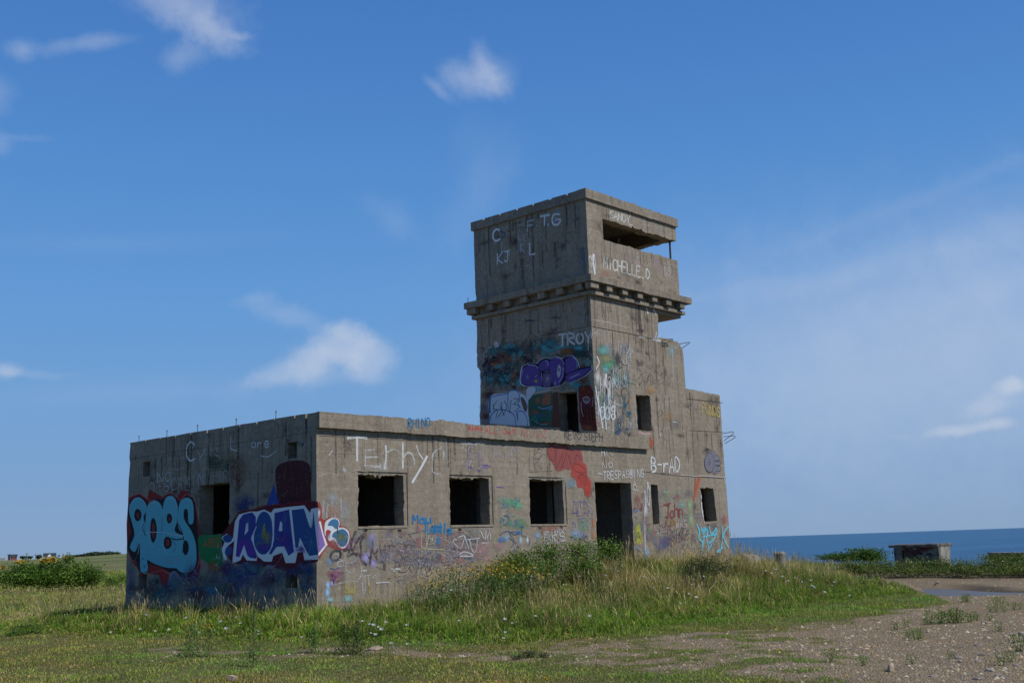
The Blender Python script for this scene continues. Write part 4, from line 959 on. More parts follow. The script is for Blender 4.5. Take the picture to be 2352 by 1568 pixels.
i_.st([(200, 480), (190, 450), (110, 450), (60, 510), (80, 580), (180, 560), (200, 500)], .07, (.03, .045, .06), .8).st([(60, 690), (130, 700), (200, 670)], .03, (.04, .12, .28), .6)
for pts in ([(215, 590), (165, 600), (155, 650), (200, 670), (240, 640), (225, 590), (180, 560)], [(280, 610), (270, 690), (320, 750), (375, 740), (385, 670), (340, 620), (290, 620)], [(340, 610), (400, 600), (440, 520), (480, 640), (490, 760), (450, 860)], [(180, 910), (280, 880), (440, 880)]): i_.st(pts, .022, (.52, .55, .57), .6)
for pts in ([(885, 375), (885, 640)], [(865, 385), (900, 370), (980, 400), (1050, 500), (1070, 580), (1010, 700)], [(1150, 530), (1060, 550), (1030, 650), (1010, 720), (1060, 750), (1140, 720), (1185, 620), (1150, 580), (1090, 610)], [(1195, 740), (1170, 680), (1210, 590), (1260, 570), (1300, 640), (1290, 700), (1250, 770)], [(1320, 540), (1380, 525), (1370, 560), (1450, 580), (1475, 630)], [(1320, 545), (1380, 640), (1410, 760)], [(1340, 640), (1330, 770)], [(1400, 800), (1440, 720), (1490, 720), (1480, 770), (1430, 800)], [(750, 380), (790, 600)], [(780, 440), (840, 430)], [(1150, 210), (1280, 340), (1320, 470)], [(1160, 210), (1380, 165)], [(1250, 330), (1440, 320)], [(1420, 170), (1380, 300)], [(1700, 200), (1720, 400), (1800, 470)]): i_.st(pts, .02, (.045, .045, .055), .7)
i_.make('graffiti', 'lilac patches with looping black tags under the first window')
i_ = Ink('front', DI)
for k in range(90):
    x_ = random.uniform(0, 2340); y_ = random.uniform(150, 700)-x_*.06; 
    i_.blob(x_, max(150, y_), random.uniform(30, 110), random.uniform(20, 80), random.choice([(.34, .20, .20), (.24, .20, .30), (.40, .28, .26), (.12, .11, .12), (.26, .28, .30), (.38, .34, .28), (.24, .13, .18), (.48, .42, .42), (.2, .3, .36)]), random.uniform(.15, .42))
for q_ in range(9): i_.scrib(120+q_*110, 430, 220, 380, 4, .025, [(.12, .11, .13), (.3, .22, .3), (.4, .38, .38), (.2, .1, .12)], .34).scrib(1500, 450, 1100, 420, 26, .022, [(.14, .12, .13), (.35, .22, .24), (.42, .4, .4), (.15, .18, .25)], .32)
i_.make('graffiti', 'pinkish and grey faded scrawls all along the lower sunny wall')
i_ = Ink('front', DI)
i_.txt('Mau', 1215, 55, 1480, 50, 110, .06, (.03, .22, .46), .75, .08, .25).txt('Lortle', 1400, 190, 1760, 200, 140, .065, (.03, .22, .46), .72, .1, .15).blob(1560, 150, 130, 60, (.03, .22, .46), .6).blob(1575, 310, 50, 80, (.03, .23, .48), .75).blob(1730, 200, 70, 25, (.03, .22, .46), .6)
i_.blob(1320, 130, 40, 90, (.55, .25, .20), .55).blob(1310, 330, 60, 120, (.48, .20, .19), .4).blob(1640, 330, 90, 70, (.4, .22, .2), .35)
i_.st([(1340, 180), (1335, 400), (1405, 400), (1410, 180)], .022, (.58, .5, .27), .8, False).st([(1410, 360), (1440, 230), (1480, 300), (1520, 220), (1530, 330), (1450, 360), (1500, 280)], .022, (.58, .5, .27), .75, False).st([(1340, 410), (1500, 425), (1660, 430)], .03, (.58, .5, .27), .6, False).st([(1660, 430), (1670, 200)], .018, (.58, .5, .27), .4, False)
i_.make('graffiti', 'blue painted names over a yellow frame between two windows')
i_ = Ink('front', DI)
for pts in ([(1830, 290), (1780, 290), (1800, 350), (1860, 400)], [(1850, 260), (1940, 240), (1890, 420)], [(1940, 240), (2000, 410)], [(2010, 290), (2050, 440), (2100, 460), (2120, 300)], [(1950, 290), (2150, 270)], [(2170, 180), (2230, 290), (2240, 170)], [(2260, 270), (2290, 180), (2310, 280)], [(1870, 490), (1950, 460), (2050, 500), (2040, 520), (1880, 520)], [(2180, 330), (2260, 350), (2150, 450)], [(2170, 350), (2280, 330)]): i_.st(pts, .035, (.62, .62, .62), .62)
i_.blob(2200, 430, 130, 130, (.46, .24, .26), .45).blob(1880, 580, 60, 50, (.5, .2, .22), .45).blob(1640, 550, 60, 40, (.5, .22, .2), .4).blob(1850, 380, 100, 70, (.42, .25, .28), .35).blob(2260, 560, 90, 60, (.48, .28, .3), .4).scrib(2000, 400, 600, 280, 14, .025, [(.2, .12, .2), (.1, .1, .12), (.45, .4, .4)], .35)
i_.make('graffiti', 'white scratchy tag over pink patches under the second window')
i_ = Ink('front', DI)
i_.blob(20, 930, 40, 70, (.38, .58, .86), .8).blob(15, 1030, 45, 90, (.36, .6, .88), .8).blob(80, 910, 45, 45, (.42, .42, .72), .6).blob(50, 1130, 60, 40, (.30, .62, .68), .7).blob(300, 1120, 90, 60, (.22, .50, .52), .6).blob(140, 770, 120, 90, (.30, .12, .22), .45).blob(60, 770, 60, 60, (.34, .12, .14), .35).blob(40, 600, 60, 70, (.20, .34, .46), .5)
i_.scrib(160, 800, 200, 160, 12, .035, [(.22, .05, .22), (.3, .08, .2), (.35, .2, .2)], .45)
for x in (272, 300, 395, 600, 970): i_.st([(x, 900), (x+random.uniform(-10, 10), 1040)], .05, (.52, .44, .10), .45, False)
i_.blob(330, 1010, 100, 70, (.5, .42, .14), .35).blob(980, 760, 20, 60, (.45, .4, .05), .4)
for x, a, b_ in ((512, 810, 1060), (540, 830, 1060), (590, 800, 930), (500, 900, 1000)): i_.st([(x, a), (x, b_)], .018, (.62, .6, .55), .7, False)
i_.scrib(560, 770, 200, 100, 8, .02, [WHITE], .35).scrib(940, 700, 140, 60, 6, .03, [WHITE], .5).st([(700, 900), (780, 890), (880, 890)], .03, WHITE, .5).scrib(1000, 850, 700, 200, 10, .02, [(.1, .1, .1), (.4, .4, .38), (.3, .12, .1)], .3)
i_.make('graffiti', 'pale blue and yellow splashes low by the corner')
i_ = Ink('front', DJ)
i_.blob(560, 640, 110, 50, (.10, .42, .25), .45).blob(640, 680, 60, 50, (.15, .5, .3), .5).blob(660, 880, 90, 90, (.14, .30, .17), .5).blob(450, 620, 50, 40, (.2, .42, .32), .4).blob(540, 870, 50, 70, (.06, .32, .24), .4)
i_.scrib(560, 680, 200, 160, 12, .03, [(.04, .2, .4), (.08, .4, .25), (.06, .3, .35)], .5).scrib(530, 860, 180, 160, 10, .025, [(.04, .2, .4), (.08, .4, .25)], .5)
for pts in ([(440, 1000), (520, 960), (600, 1000), (660, 970), (560, 970)], [(530, 960), (640, 1140)], [(480, 1080), (540, 1040), (590, 1090), (560, 1140)], [(678, 880), (680, 1020)], [(655, 915), (700, 920)], [(690, 1010), (760, 1040), (765, 1100), (740, 1120)], [(480, 790), (530, 810), (520, 880), (480, 890)]): i_.st(pts, .022, (.03, .07, .18), .7)
i_.blob(510, 1030, 40, 60, (.30, .46, .62), .6).blob(450, 1060, 50, 40, (.05, .22, .5), .55).blob(740, 1060, 15, 45, (.7, .72, .74), .9).blob(665, 1060, 20, 60, (.4, .6, .8), .7).blob(850, 1010, 35, 50, (.25, .42, .62), .6).blob(640, 980, 50, 20, (.03, .2, .55), .6).st([(580, 1180), (620, 1110)], .05, (.36, .26, .5), .7).blob(430, 1130, 80, 60, (.45, .26, .26), .4)
i_.make('graffiti', 'green and blue scribbles beside the third window')
i_ = Ink('front', DC)
i_.scrib(880, 1100, 170, 140, 12, .02, [(.62, .63, .66)], .7).txt('ERS', 790, 1160, 980, 1150, 90, .026, (.62, .63, .66), .6, .12)
i_.blob(840, 1030, 150, 40, (.38, .18, .12), .4).blob(1150, 1000, 60, 80, (.15, .35, .22), .4).blob(1250, 980, 20, 60, (.52, .22, .10), .6).blob(1080, 1080, 60, 60, (.26, .42, .58), .55).blob(1250, 1090, 25, 60, (.5, .24, .14), .55).blob(1040, 610, 50, 60, (.2, .34, .46), .35).blob(1150, 1090, 60, 40, (.3, .3, .48), .45)
i_.txt('TOTTI', 1055, 830, 1200, 830, 55, .022, (.15, .12, .42), .55).txt('HLAN', 1055, 915, 1240, 905, 60, .022, (.15, .12, .42), .5).txt('ATE', 1050, 1010, 1170, 1010, 70, .025, (.12, .12, .34), .45).scrib(1150, 1020, 180, 200, 12, .022, [(.15, .12, .42), (.2, .4, .5), (.5, .3, .1), (.4, .42, .45)], .4).scrib(1210, 810, 80, 90, 3, .03, [(.45, .44, .5)], .4)
i_.make('graffiti', 'violet lettering and white tangle left of the doorway')
i_ = Ink('front', DC)
i_.txt('Hi', 1325, 348, 1385, 350, 70, .03, (.72, .70, .65), .9).scrib(1425, 335, 60, 20, 3, .018, [(.6, .58, .5)], .6)
i_.txt('NO', 1330, 465, 1425, 460, 52, .028, (.72, .72, .7), .9, .04, .7).st([(1290, 515), (1335, 520)], .03, WHITE, .6, False).txt('TRESPASSING', 1340, 572, 1718, 548, 75, .026, (.72, .72, .7), .85, .05, .45).blob(1600, 510, 35, 45, (.6, .6, .6), .6)
i_.make('graffiti', 'white warning words over the doorway')
# --- right part of the sunny side
i_ = Ink('front', DD)
i_.txt('B-rAD', 250, 742, 472, 745, 108, .075, (.66, .66, .64), .85, .03, .3)
i_.make('graffiti', 'bold white nickname right of the doorway')
i_ = Ink('front', DD)
i_.poly([(665, 640), (690, 600), (720, 590), (745, 640), (740, 720), (720, 748), (690, 740), (668, 700)], (.20, .19, .23), .85).poly([(720, 590), (745, 580), (765, 620), (790, 650), (785, 690), (795, 730), (760, 755), (730, 750), (745, 690), (742, 630)], (.22, .21, .25), .75)
for pts in ([(665, 660), (690, 605), (720, 600), (740, 660), (730, 730), (700, 745), (675, 715), (665, 660)], [(745, 620), (770, 610), (785, 650), (750, 655)], [(750, 660), (790, 665), (785, 690), (752, 690)], [(752, 700), (790, 700), (790, 735), (755, 735), (745, 755)], [(700, 640), (702, 690), (690, 680)], [(702, 670), (715, 668)], [(650, 600), (670, 570), (690, 560), (720, 580)], [(680, 560), (700, 590)], [(740, 570), (745, 600)]): i_.st(pts, .024, (.05, .05, .065), .8)
i_.make('graffiti', 'grey outlined clock shaped tag near the right corner')
i_ = Ink('front', DD)
i_.txt('PONDS', 645, 278, 785, 320, 75, .05, (.58, .45, .15), .6, .06, .25).blob(720, 290, 60, 30, (.5, .4, .16), .3).txt('DRY', 550, 245, 635, 250, 42, .024, (.5, .42, .42), .5)
i_.scrib(590, 250, 40, 60, 3, .02, [(.5, .12, .14)], .5)
i_.make('graffiti', 'faded yellow word at the stepped top of the building')
i_ = Ink('front', DD)
i_.st([(630, 790), (610, 860), (585, 950)], .14, (.55, .13, .06), .62).st([(600, 800), (590, 880)], .09, (.55, .13, .06), .5).blob(245, 520, 35, 50, (.45, .12, .06), .55)
i_.txt('ANNE', 112, 1055, 235, 1040, 60, .028, (.33, .05, .06), .7).blob(140, 960, 30, 50, (.3, .10, .08), .4).blob(130, 1045, 16, 20, (.12, .28, .6), .7).txt('A', 105, 860, 135, 860, 40, .03, WHITE, .7).scrib(130, 900, 60, 50, 4, .02, [WHITE], .5)
i_.st([(200, 900), (205, 1000), (195, 1150), (205, 1350)], .10, (.58, .59, .60), .5).st([(225, 830), (215, 950), (235, 1010)], .08, (.6, .6, .6), .6).st([(215, 820), (240, 900)], .05, WHITE, .6).blob(205, 1040, 22, 60, (.64, .64, .66), .7).blob(215, 1370, 22, 40, (.34, .55, .8), .6).st([(240, 860), (235, 1000)], .04, WHITE, .6)
i_.blob(150, 1200, 38, 90, (.50, .50, .06), .65).blob(145, 1280, 30, 50, (.58, .54, .06), .7).scrib(145, 1220, 60, 160, 12, .03, [(.5, .55, .06), (.1, .1, .1), (.12, .3, .08), YEL], .6).blob(240, 1200, 25, 30, (.18, .42, .16), .6).scrib(160, 1110, 90, 80, 7, .02, [(.06, .06, .08), (.3, .3, .32)], .55).scrib(170, 1330, 120, 90, 8, .03, [(.1, .12, .3), (.35, .1, .1), (.3, .45, .6)], .45)
i_.make('graffiti', 'white drips and yellow scribble beside the narrow slot')
i_ = Ink('front', DD)
for k in range(60):
    x_ = random.uniform(110, 850); y_ = random.uniform(880, 1370)
    if (235 < x_ < 325 and 830 < y_ < 1160) or (625 < x_ < 780 and 850 < y_ < 1150): continue
    i_.blob(x_, y_, random.uniform(15, 45), random.uniform(20, 60), random.choice([(.34, .24, .22), (.22, .22, .28), (.40, .36, .30), (.28, .16, .15), (.25, .3, .27), (.16, .15, .17)]), random.uniform(.12, .38))
i_.scrib(430, 1200, 560, 320, 40, .02, [(.1, .1, .12), (.16, .16, .3), (.36, .14, .12), (.45, .42, .38), (.2, .25, .2)], .34)
i_.make('graffiti', 'faded mixed scrawls between doorway and right corner')
i_ = Ink('front', DD)
i_.txt('John', 362, 1102, 498, 1090, 105, .045, (.27, .04, .055), .8, .05, .2).st([(345, 1000), (400, 985)], .04, (.27, .04, .055), .7, False)
i_.txt('WAS', 440, 1185, 525, 1175, 62, .03, (.58, .50, .48), .75).txt('NM', 362, 1195, 430, 1190, 75, .032, (.30, .08, .06), .6).txt('JUNE', 380, 1160, 460, 1150, 40, .02, (.5, .4, .06), .5)
i_.blob(550, 1000, 28, 60, (.36, .50, .26), .6).blob(560, 1110, 26, 80, (.38, .50, .28), .55).blob(490, 1000, 50, 40, (.28, .46, .38), .4).txt('TAM', 345, 960, 500, 960, 60, .03, (.20, .48, .46), .45).blob(450, 940, 40, 30, (.42, .12, .12), .35).txt('Y', 360, 960, 400, 960, 50, .03, (.45, .42, .1), .5)
i_.txt('ASINGS', 385, 1300, 545, 1260, 90, .026, (.07, .09, .10), .6, .12).st([(500, 1215), (490, 1170), (470, 1240)], .025, (.05, .05, .06), .6).st([(525, 1215), (540, 1200), (540, 1230), (525, 1225)], .02, (.05, .05, .06), .7)
i_.blob(360, 1280, 60, 50, (.11, .13, .28), .5).blob(330, 1320, 60, 50, (.14, .16, .34), .45).txt('AP', 290, 1240, 340, 1235, 40, .022, (.55, .5, .5), .5).scrib(430, 1250, 260, 180, 22, .024, [(.08, .08, .1), (.12, .14, .3), (.3, .12, .12), (.35, .33, .3)], .42).blob(590, 1010, 20, 50, (.1, .1, .1), .35).scrib(600, 1040, 40, 120, 4, .02, [(.08, .08, .08)], .4)
i_.make('graffiti', 'dark red name with scribbles between the slot and the end window')
i_ = Ink('front', DD)
for pts in ([(605, 1150), (625, 1210), (620, 1260), (650, 1290)], [(640, 1180), (660, 1240), (650, 1340), (640, 1380)], [(660, 1180), (690, 1200), (680, 1260), (700, 1340)], [(700, 1170), (720, 1230), (760, 1180), (740, 1260), (700, 1300)], [(655, 1250), (760, 1230)], [(800, 1170), (805, 1250), (790, 1350), (780, 1380)], [(850, 1170), (810, 1240), (850, 1330)], [(690, 1360), (720, 1310)], [(650, 1300), (640, 1390)], [(760, 1370), (810, 1330)]): i_.st(pts, .07, (.14, .58, .70), .72)
i_.blob(660, 1200, 40, 30, CYAN, .5).blob(820, 1110, 25, 60, (.45, .12, .12), .4).st([(862, 1080), (872, 1380)], .05, (.7, .7, .7), .6, False).st([(822, 795), (825, 840)], .06, (.62, .6, .56), .7, False)
i_.st([(570, 778), (640, 775), (740, 780), (830, 788)], .03, (.55, .52, .46), .6).st([(480, 770), (560, 772)], .03, (.55, .5, .42), .5)
i_.st([(638, 930), (645, 1040), (665, 1140)], .06, (.7, .72, .74), .8)
i_.make('graffiti', 'bright cyan sprayed letters low at the right corner')
i_ = Ink('front', DH)
for k in range(46):
    x_ = random.uniform(95, 450); y_ = random.uniform(190, 1040)
    i_.blob(x_, y_, random.uniform(15, 60), random.uniform(25, 90), random.choice([(.20, .42, .40), (.5, .5, .5), (.30, .34, .34), (.12, .3, .24), (.12, .13, .14), (.36, .30, .24), (.40, .20, .16), (.18, .28, .36)]), random.uniform(.15, .5))
i_.scrib(270, 620, 330, 780, 50, .03, [(.6, .62, .62), (.1, .1, .11), (.15, .35, .33), (.35, .35, .36), (.08, .2, .3)], .45)
for k in range(16):
    x_ = random.uniform(110, 290); y_ = random.uniform(430, 820); i_.st([(x_, y_), (x_+random.uniform(-10, 10), y_+random.uniform(60, 220))], random.uniform(.02, .06), (.66, .66, .65), random.uniform(.4, .75), False)
i_.make('graffiti', 'dense pale and teal layers down the tower corner')
i_ = Ink('front', DH)
i_.blob(170, 240, 75, 70, (.16, .42, .38), .7).blob(190, 320, 90, 60, (.30, .33, .16), .5).blob(220, 380, 90, 40, (.12, .42, .22), .55).blob(200, 420, 60, 50, (.18, .48, .46), .55).blob(310, 330, 50, 90, (.07, .06, .06), .6).blob(115, 500, 30, 90, (.62, .64, .62), .8).blob(110, 380, 18, 40, (.5, .25, .08), .6)
i_.st([(110, 300), (130, 360), (100, 420)], .06, WHITE, .7).st([(200, 480), (190, 560), (220, 620), (230, 760)], .12, (.66, .66, .66), .75).st([(95, 600), (110, 700), (150, 900), (165, 1000)], .06, (.66, .66, .66), .75).blob(190, 560, 30, 60, WHITE, .7).st([(180, 760), (200, 1010)], .08, (.64, .64, .62), .6, False)
i_.txt('OO8', 140, 915, 290, 920, 130, .055, (.66, .66, .66), .85, .03, .2)
i_.scrib(300, 560, 180, 300, 22, .024, [(.60, .62, .62), (.08, .09, .1), (.2, .4, .38), (.3, .3, .33)], .6).st([(350, 680), (360, 620), (400, 610), (425, 700), (400, 780), (370, 750)], .025, (.05, .05, .06), .7).st([(350, 700), (350, 780), (300, 760), (240, 740)], .03, (.5, .52, .5), .7)
i_.scrib(400, 850, 90, 170, 9, .035, [(.03, .16, .24)], .7).scrib(350, 1020, 150, 90, 9, .035, [(.05, .14, .34), (.03, .04, .1)], .65).st([(340, 870), (310, 960), (350, 940), (330, 1040), (380, 990)], .02, BLACK, .8).scrib(300, 370, 90, 90, 6, .03, [(.05, .05, .05), (.08, .3, .14)], .6).st([(260, 340), (340, 500), (390, 540)], .02, (.08, .2, .14), .6).st([(420, 545), (500, 570)], .04, (.12, .28, .22), .5)
i_.make('graffiti', 'teal, white and black tags at the tower corner')
i_ = Ink('front', DH)
i_.scrib(580, 470, 220, 280, 16, .02, [(.11, .10, .11)], .45).scrib(770, 510, 170, 220, 12, .02, [(.12, .11, .12)], .42).txt('MARTIN', 580, 600, 830, 590, 70, .02, (.11, .10, .10), .4).scrib(730, 680, 90, 150, 8, .02, [(.1, .1, .12)], .45)
i_.blob(640, 630, 60, 45, (.46, .26, .12), .5).blob(810, 880, 50, 90, (.40, .26, .12), .4).blob(890, 970, 60, 70, (.2, .2, .2), .35)
i_.st([(720, 900), (730, 820), (760, 850), (730, 890)], .022, (.06, .06, .06), .7).st([(760, 900), (770, 990), (730, 1050)], .022, (.06, .06, .06), .6).st([(735, 1050), (740, 1075)], .05, WHITE, .7).st([(760, 1070), (785, 1120)], .03, (.1, .1, .11), .5).st([(860, 940), (900, 945)], .03, WHITE, .6).txt('IN', 780, 780, 830, 780, 50, .02, WHITE, .45)
i_.blob(850, 240, 50, 60, (.30, .44, .42), .5).st([(858, 230), (865, 480), (872, 570)], .035, (.6, .6, .58), .55).st([(850, 190), (900, 210)], .05, (.58, .55, .48), .5).st([(765, 180), (760, 380)], .05, (.26, .12, .05), .55, False).st([(740, 170), (738, 280)], .02, (.2, .1, .05), .6, False).st([(930, 200), (950, 330)], .04, (.26, .12, .05), .5).scrib(860, 270, 110, 140, 7, .02, [(.25, .42, .4)], .5)
i_.st([(530, 105), (590, 110)], .05, (.6, .6, .58), .7, False).st([(660, 125), (740, 145)], .09, (.6, .6, .58), .75, False).st([(700, 60), (690, 110)], .05, (.6, .6, .58), .6, False).st([(520, 1045), (570, 1055), (640, 1060)], .06, (.55, .36, .36), .7).st([(480, 680), (500, 900), (510, 1000)], .02, (.6, .6, .6), .6).blob(540, 40, 50, 16, (.05, .05, .05), .6)
i_.st([(640, 1100), (650, 1200)], .12, (.45, .13, .07), .45, False).scrib(110, 50, 50, 60, 3, .03, [WHITE], .5).st([(75, 30), (55, 120)], .02, WHITE, .4, False)
i_.make('graffiti', 'faint black scrawls and rust runs right of the upper window')
i_ = Ink('front', DF)
i_.txt('SANDY', 330, 385, 535, 440, 72, .055, (.62, .60, .54), .72, .05, .3, 0).st([(510, 400), (530, 450), (560, 460)], .04, (.6, .58, .52), .7).txt('NUK', 780, 520, 880, 560, 80, .035, (.5, .5, .47), .35).scrib(700, 460, 40, 20, 2, .03, [WHITE], .6)
i_.make('graffiti', 'white name above the lookout slit')
i_ = Ink('front', DF)
i_.txt('MiCHELLE.D', 268, 885, 735, 1010, 112, .055, (.64, .62, .57), .85, .04, .28, 0, 95)
i_.make('graffiti', 'white name below the lookout slit')
i_ = Ink('front', DF)
i_.st([(470, 810), (500, 720), (520, 800)], .09, (.36, .24, .25), .5, False).st([(560, 740), (570, 840)], .09, (.36, .24, .25), .45, False).st([(640, 790), (650, 870)], .07, (.36, .24, .25), .35, False).txt('JTI', 755, 890, 865, 920, 90, .07, (.42, .28, .32), .5, .04, .3).txt('DS', 885, 960, 945, 965, 80, .035, (.58, .56, .5), .6).scrib(910, 840, 50, 40, 3, .02, [WHITE], .4)
i_.st([(165, 760), (160, 820), (180, 960), (150, 965)], .10, (.68, .68, .68), .9).st([(120, 790), (135, 770), (150, 820)], .04, WHITE, .8).st([(175, 760), (190, 900)], .04, WHITE, .7, False).scrib(140, 880, 60, 200, 7, .02, [WHITE], .6).txt('P', 115, 430, 150, 430, 70, .03, (.5, .5, .45), .5).txt('HE', 190, 490, 250, 500, 90, .03, (.5, .5, .45), .35).st([(120, 550), (140, 490)], .04, (.55, .55, .5), .5)
i_.blob(280, 960, 90, 50, (.40, .2, .14), .3).st([(700, 1290), (715, 1345)], .10, (.68, .7, .7), .85, False).st([(770, 1300), (795, 1350)], .10, (.68, .7, .7), .85, False).st([(620, 1230), (640, 1500), (650, 1540)], .24, (.09, .08, .075), .55).st([(160, 1415), (330, 1450), (530, 1500)], .04, (.5, .47, .4), .4)
i_.blob(850, 1190, 60, 20, (.6, .6, .58), .5).make('graffiti', 'pale pink strokes and white splash on the lookout front')
# --- tower, shade side
i_ = Ink('tower', DE)
i_.txt('C', 362, 678, 440, 665, 125, .075, (.72, .74, .74), .95, .02).txt('F', 480, 640, 525, 630, 110, .045, (.40, .42, .42), .5, .03).st([(440, 560), (500, 600), (460, 640)], .05, (.02, .10, .24), .6)
i_.txt('T', 640, 585, 680, 580, 90, .05, (.42, .42, .40), .55, .02).txt('F', 742, 570, 812, 552, 110, .065, (.56, .58, .58), .7, .03).txt('.', 835, 512, 870, 505, 60, .07, (.5, .5, .5), .6).txt('T', 885, 508, 978, 490, 105, .085, (.72, .74, .74), .95, .02).txt('.', 960, 500, 985, 498, 60, .08, (.55, .58, .58), .8)
i_.st([(1090, 380), (1040, 380), (1015, 430), (1030, 490), (1080, 490), (1105, 440), (1050, 440)], .09, (.72, .74, .74), .95).blob(1060, 440, 25, 40, (.5, .55, .57), .6).txt('LE', 640, 660, 740, 665, 62, .045, (.5, .53, .53), .5, .04, .5).txt('L', 460, 785, 545, 800, 100, .06, (.52, .55, .55), .75, .03)
i_.txt('K', 665, 800, 705, 800, 100, .06, (.48, .51, .51), .6, .03).txt('L', 765, 820, 830, 810, 120, .065, (.7, .72, .72), .9, .03).txt('KJ', 410, 930, 540, 895, 115, .06, (.7, .72, .72), .9, .03, .3).blob(740, 945, 22, 8, WHITE, .6)
i_.scrib(680, 500, 200, 60, 8, .035, [(.30, .14, .04), (.3, .24, .15), (.2, .2, .2)], .5).scrib(560, 540, 60, 60, 4, .03, [(.3, .15, .04)], .5).blob(1080, 350, 60, 30, (.4, .42, .43), .35).txt('D', 1270, 380, 1320, 370, 60, .03, (.3, .28, .26), .5)
i_.st([(1345, 760), (1360, 900), (1380, 1060)], .14, (.13, .17, .20), .6).scrib(1340, 980, 140, 160, 9, .025, [(.3, .34, .37)], .45).st([(310, 1110), (320, 1200)], .03, (.25, .25, .25), .5).st([(350, 1140), (380, 1200)], .035, (.3, .31, .32), .55).scrib(190, 850, 60, 200, 5, .04, [(.22, .23, .23)], .4).scrib(1230, 650, 200, 250, 6, .03, [(.2, .19, .19)], .3)
i_.make('graffiti', 'pale painted initials high on the shaded tower side')
i_ = Ink('bandside', DE)
i_.txt('FLASH', 410, 470, 690, 390, 62, .04, (.24, .24, .24), .5).txt('DYUR', 860, 340, 1130, 270, 65, .04, (.26, .26, .26), .45)
i_.make('graffiti', 'faint letters on the roof band')
i_ = Ink('tower', DG)
Tq = (.035, .11, .12)
i_.poly([(235, 440), (460, 400), (700, 350), (1020, 320), (1250, 360), (1440, 400), (1455, 560), (1400, 900), (1100, 950), (900, 900), (640, 940), (200, 950), (130, 820), (140, 620)], (.07, .13, .13), .16, False)
i_.blob(330, 490, 140, 70, (.05, .22, .23), .7).blob(500, 460, 110, 50, (.05, .23, .24), .6).blob(950, 400, 120, 70, (.05, .25, .27), .7).blob(1290, 500, 170, 100, (.02, .07, .07), .7).blob(740, 500, 90, 70, (.10, .14, .14), .5).blob(1330, 900, 120, 110, (.03, .14, .14), .6).blob(520, 650, 130, 120, (.05, .12, .12), .5).blob(520, 820, 160, 90, (.09, .05, .035), .6).blob(250, 1000, 120, 70, (.10, .035, .025), .7).blob(320, 780, 150, 120, (.02, .04, .07), .6)
for k in range(60):
    x_ = random.uniform(160, 1430); y_ = random.uniform(430, 960)
    i_.blob(x_, y_, random.uniform(30, 130), random.uniform(25, 90), random.choice([(.08, .34, .35), (.10, .40, .42), (.06, .22, .22), (.20, .07, .05), (.32, .13, .05), (.02, .03, .05), (.12, .12, .12), (.16, .30, .28), (.10, .42, .44)]), random.uniform(.45, .85))
i_.blob(1150, 490, 110, 60, (.26, .10, .03), .75).blob(1080, 560, 50, 40, (.24, .1, .03), .4).blob(1330, 830, 100, 60, (.2, .05, .02), .5).blob(1400, 900, 40, 60, (.28, .06, .03), .6).scrib(300, 700, 320, 330, 26, .04, [(.015, .02, .03), (.02, .03, .08), (.08, .02, .02)], .65).scrib(380, 570, 180, 90, 8, .03, [(.01, .02, .02)], .8).scrib(720, 580, 180, 140, 9, .03, [(.03, .03, .04), (.12, .03, .03)], .5).scrib(1340, 480, 200, 180, 9, .03, [(.01, .05, .05), (.03, .1, .1)], .6)
i_.make('graffiti', 'murky teal, brown and orange background paint on the tower side')
i_ = Ink('tower', DG)
i_.txt('TROY', 1062, 420, 1445, 385, 125, .08, (.62, .62, .60), .9, .02, .28)
i_.st([(110, 280), (135, 350)], .04, (.28, .29, .3), .5).txt('MF', 105, 670, 230, 600, 110, .055, (.4, .4, .38), .5, .06, .4).st([(240, 450), (270, 430)], .06, (.5, .5, .5), .8, False).poly([(300, 420), (305, 380), (330, 370), (358, 400), (355, 435), (310, 440)], (.55, .57, .57), .85, False)
for x, y in ((540, 60), (620, 150), (370, 220), (430, 200), (460, 140), (1290, 80), (1310, 140), (1330, 100), (1360, 90), (1390, 70), (1410, 80)): i_.st([(x, y), (x+random.uniform(-15, 15), y+random.uniform(20, 45))], .035, (.32, .34, .36), .5, False)
i_.blob(720, 130, 110, 14, (.06, .06, .12), .6).blob(1010, 95, 90, 14, (.06, .06, .12), .6).st([(150, 840), (140, 900)], .05, (.5, .5, .5), .7, False).blob(520, 870, 18, 26, (.45, .42, .38), .7).st([(1080, 900), (1090, 950)], .04, (.2, .3, .3), .5)
i_.make('graffiti', 'white painted name near the tower corner')
for pts, w_ in (([(735, 270), (600, 460), (380, 720), (140, 1170)], .014), ([(735, 270), (1000, 490), (1230, 690), (1450, 960)], .014), ([(740, 385), (560, 640), (400, 830)], .022), ([(740, 385), (900, 500), (1100, 680), (1290, 830)], .018), ([(745, 390), (740, 455), (720, 460)], .02)):
    i_ = Ink('tower', DG) if pts[0] == (735, 270) and pts[1] == (600, 460) else i_
    i_.st(pts, w_, (.012, .012, .014), .95, False)
i_.make('graffiti', 'thin black lines meeting in a peak above the upper doorway')
i_ = Ink('tower', DG)
out_pts = [(600, 830), (605, 740), (625, 665), (700, 625), (800, 630), (830, 590), (900, 560), (960, 575), (1030, 545), (1110, 570), (1150, 540), (1220, 535), (1280, 590), (1305, 680), (1380, 665), (1450, 655), (1455, 700), (1380, 770), (1290, 820), (1190, 860), (1140, 840), (1100, 880), (1020, 905), (900, 920), (780, 900), (660, 900), (610, 870)]
i_.poly(out_pts, (.62, .64, .70), 1, False)
c_ = np.mean(out_pts, 0); i_.poly([tuple(c_+(np.array(p)-c_)*.975) for p in out_pts], (.012, .01, .03), 1, False)
PU = (.10, .06, .26)
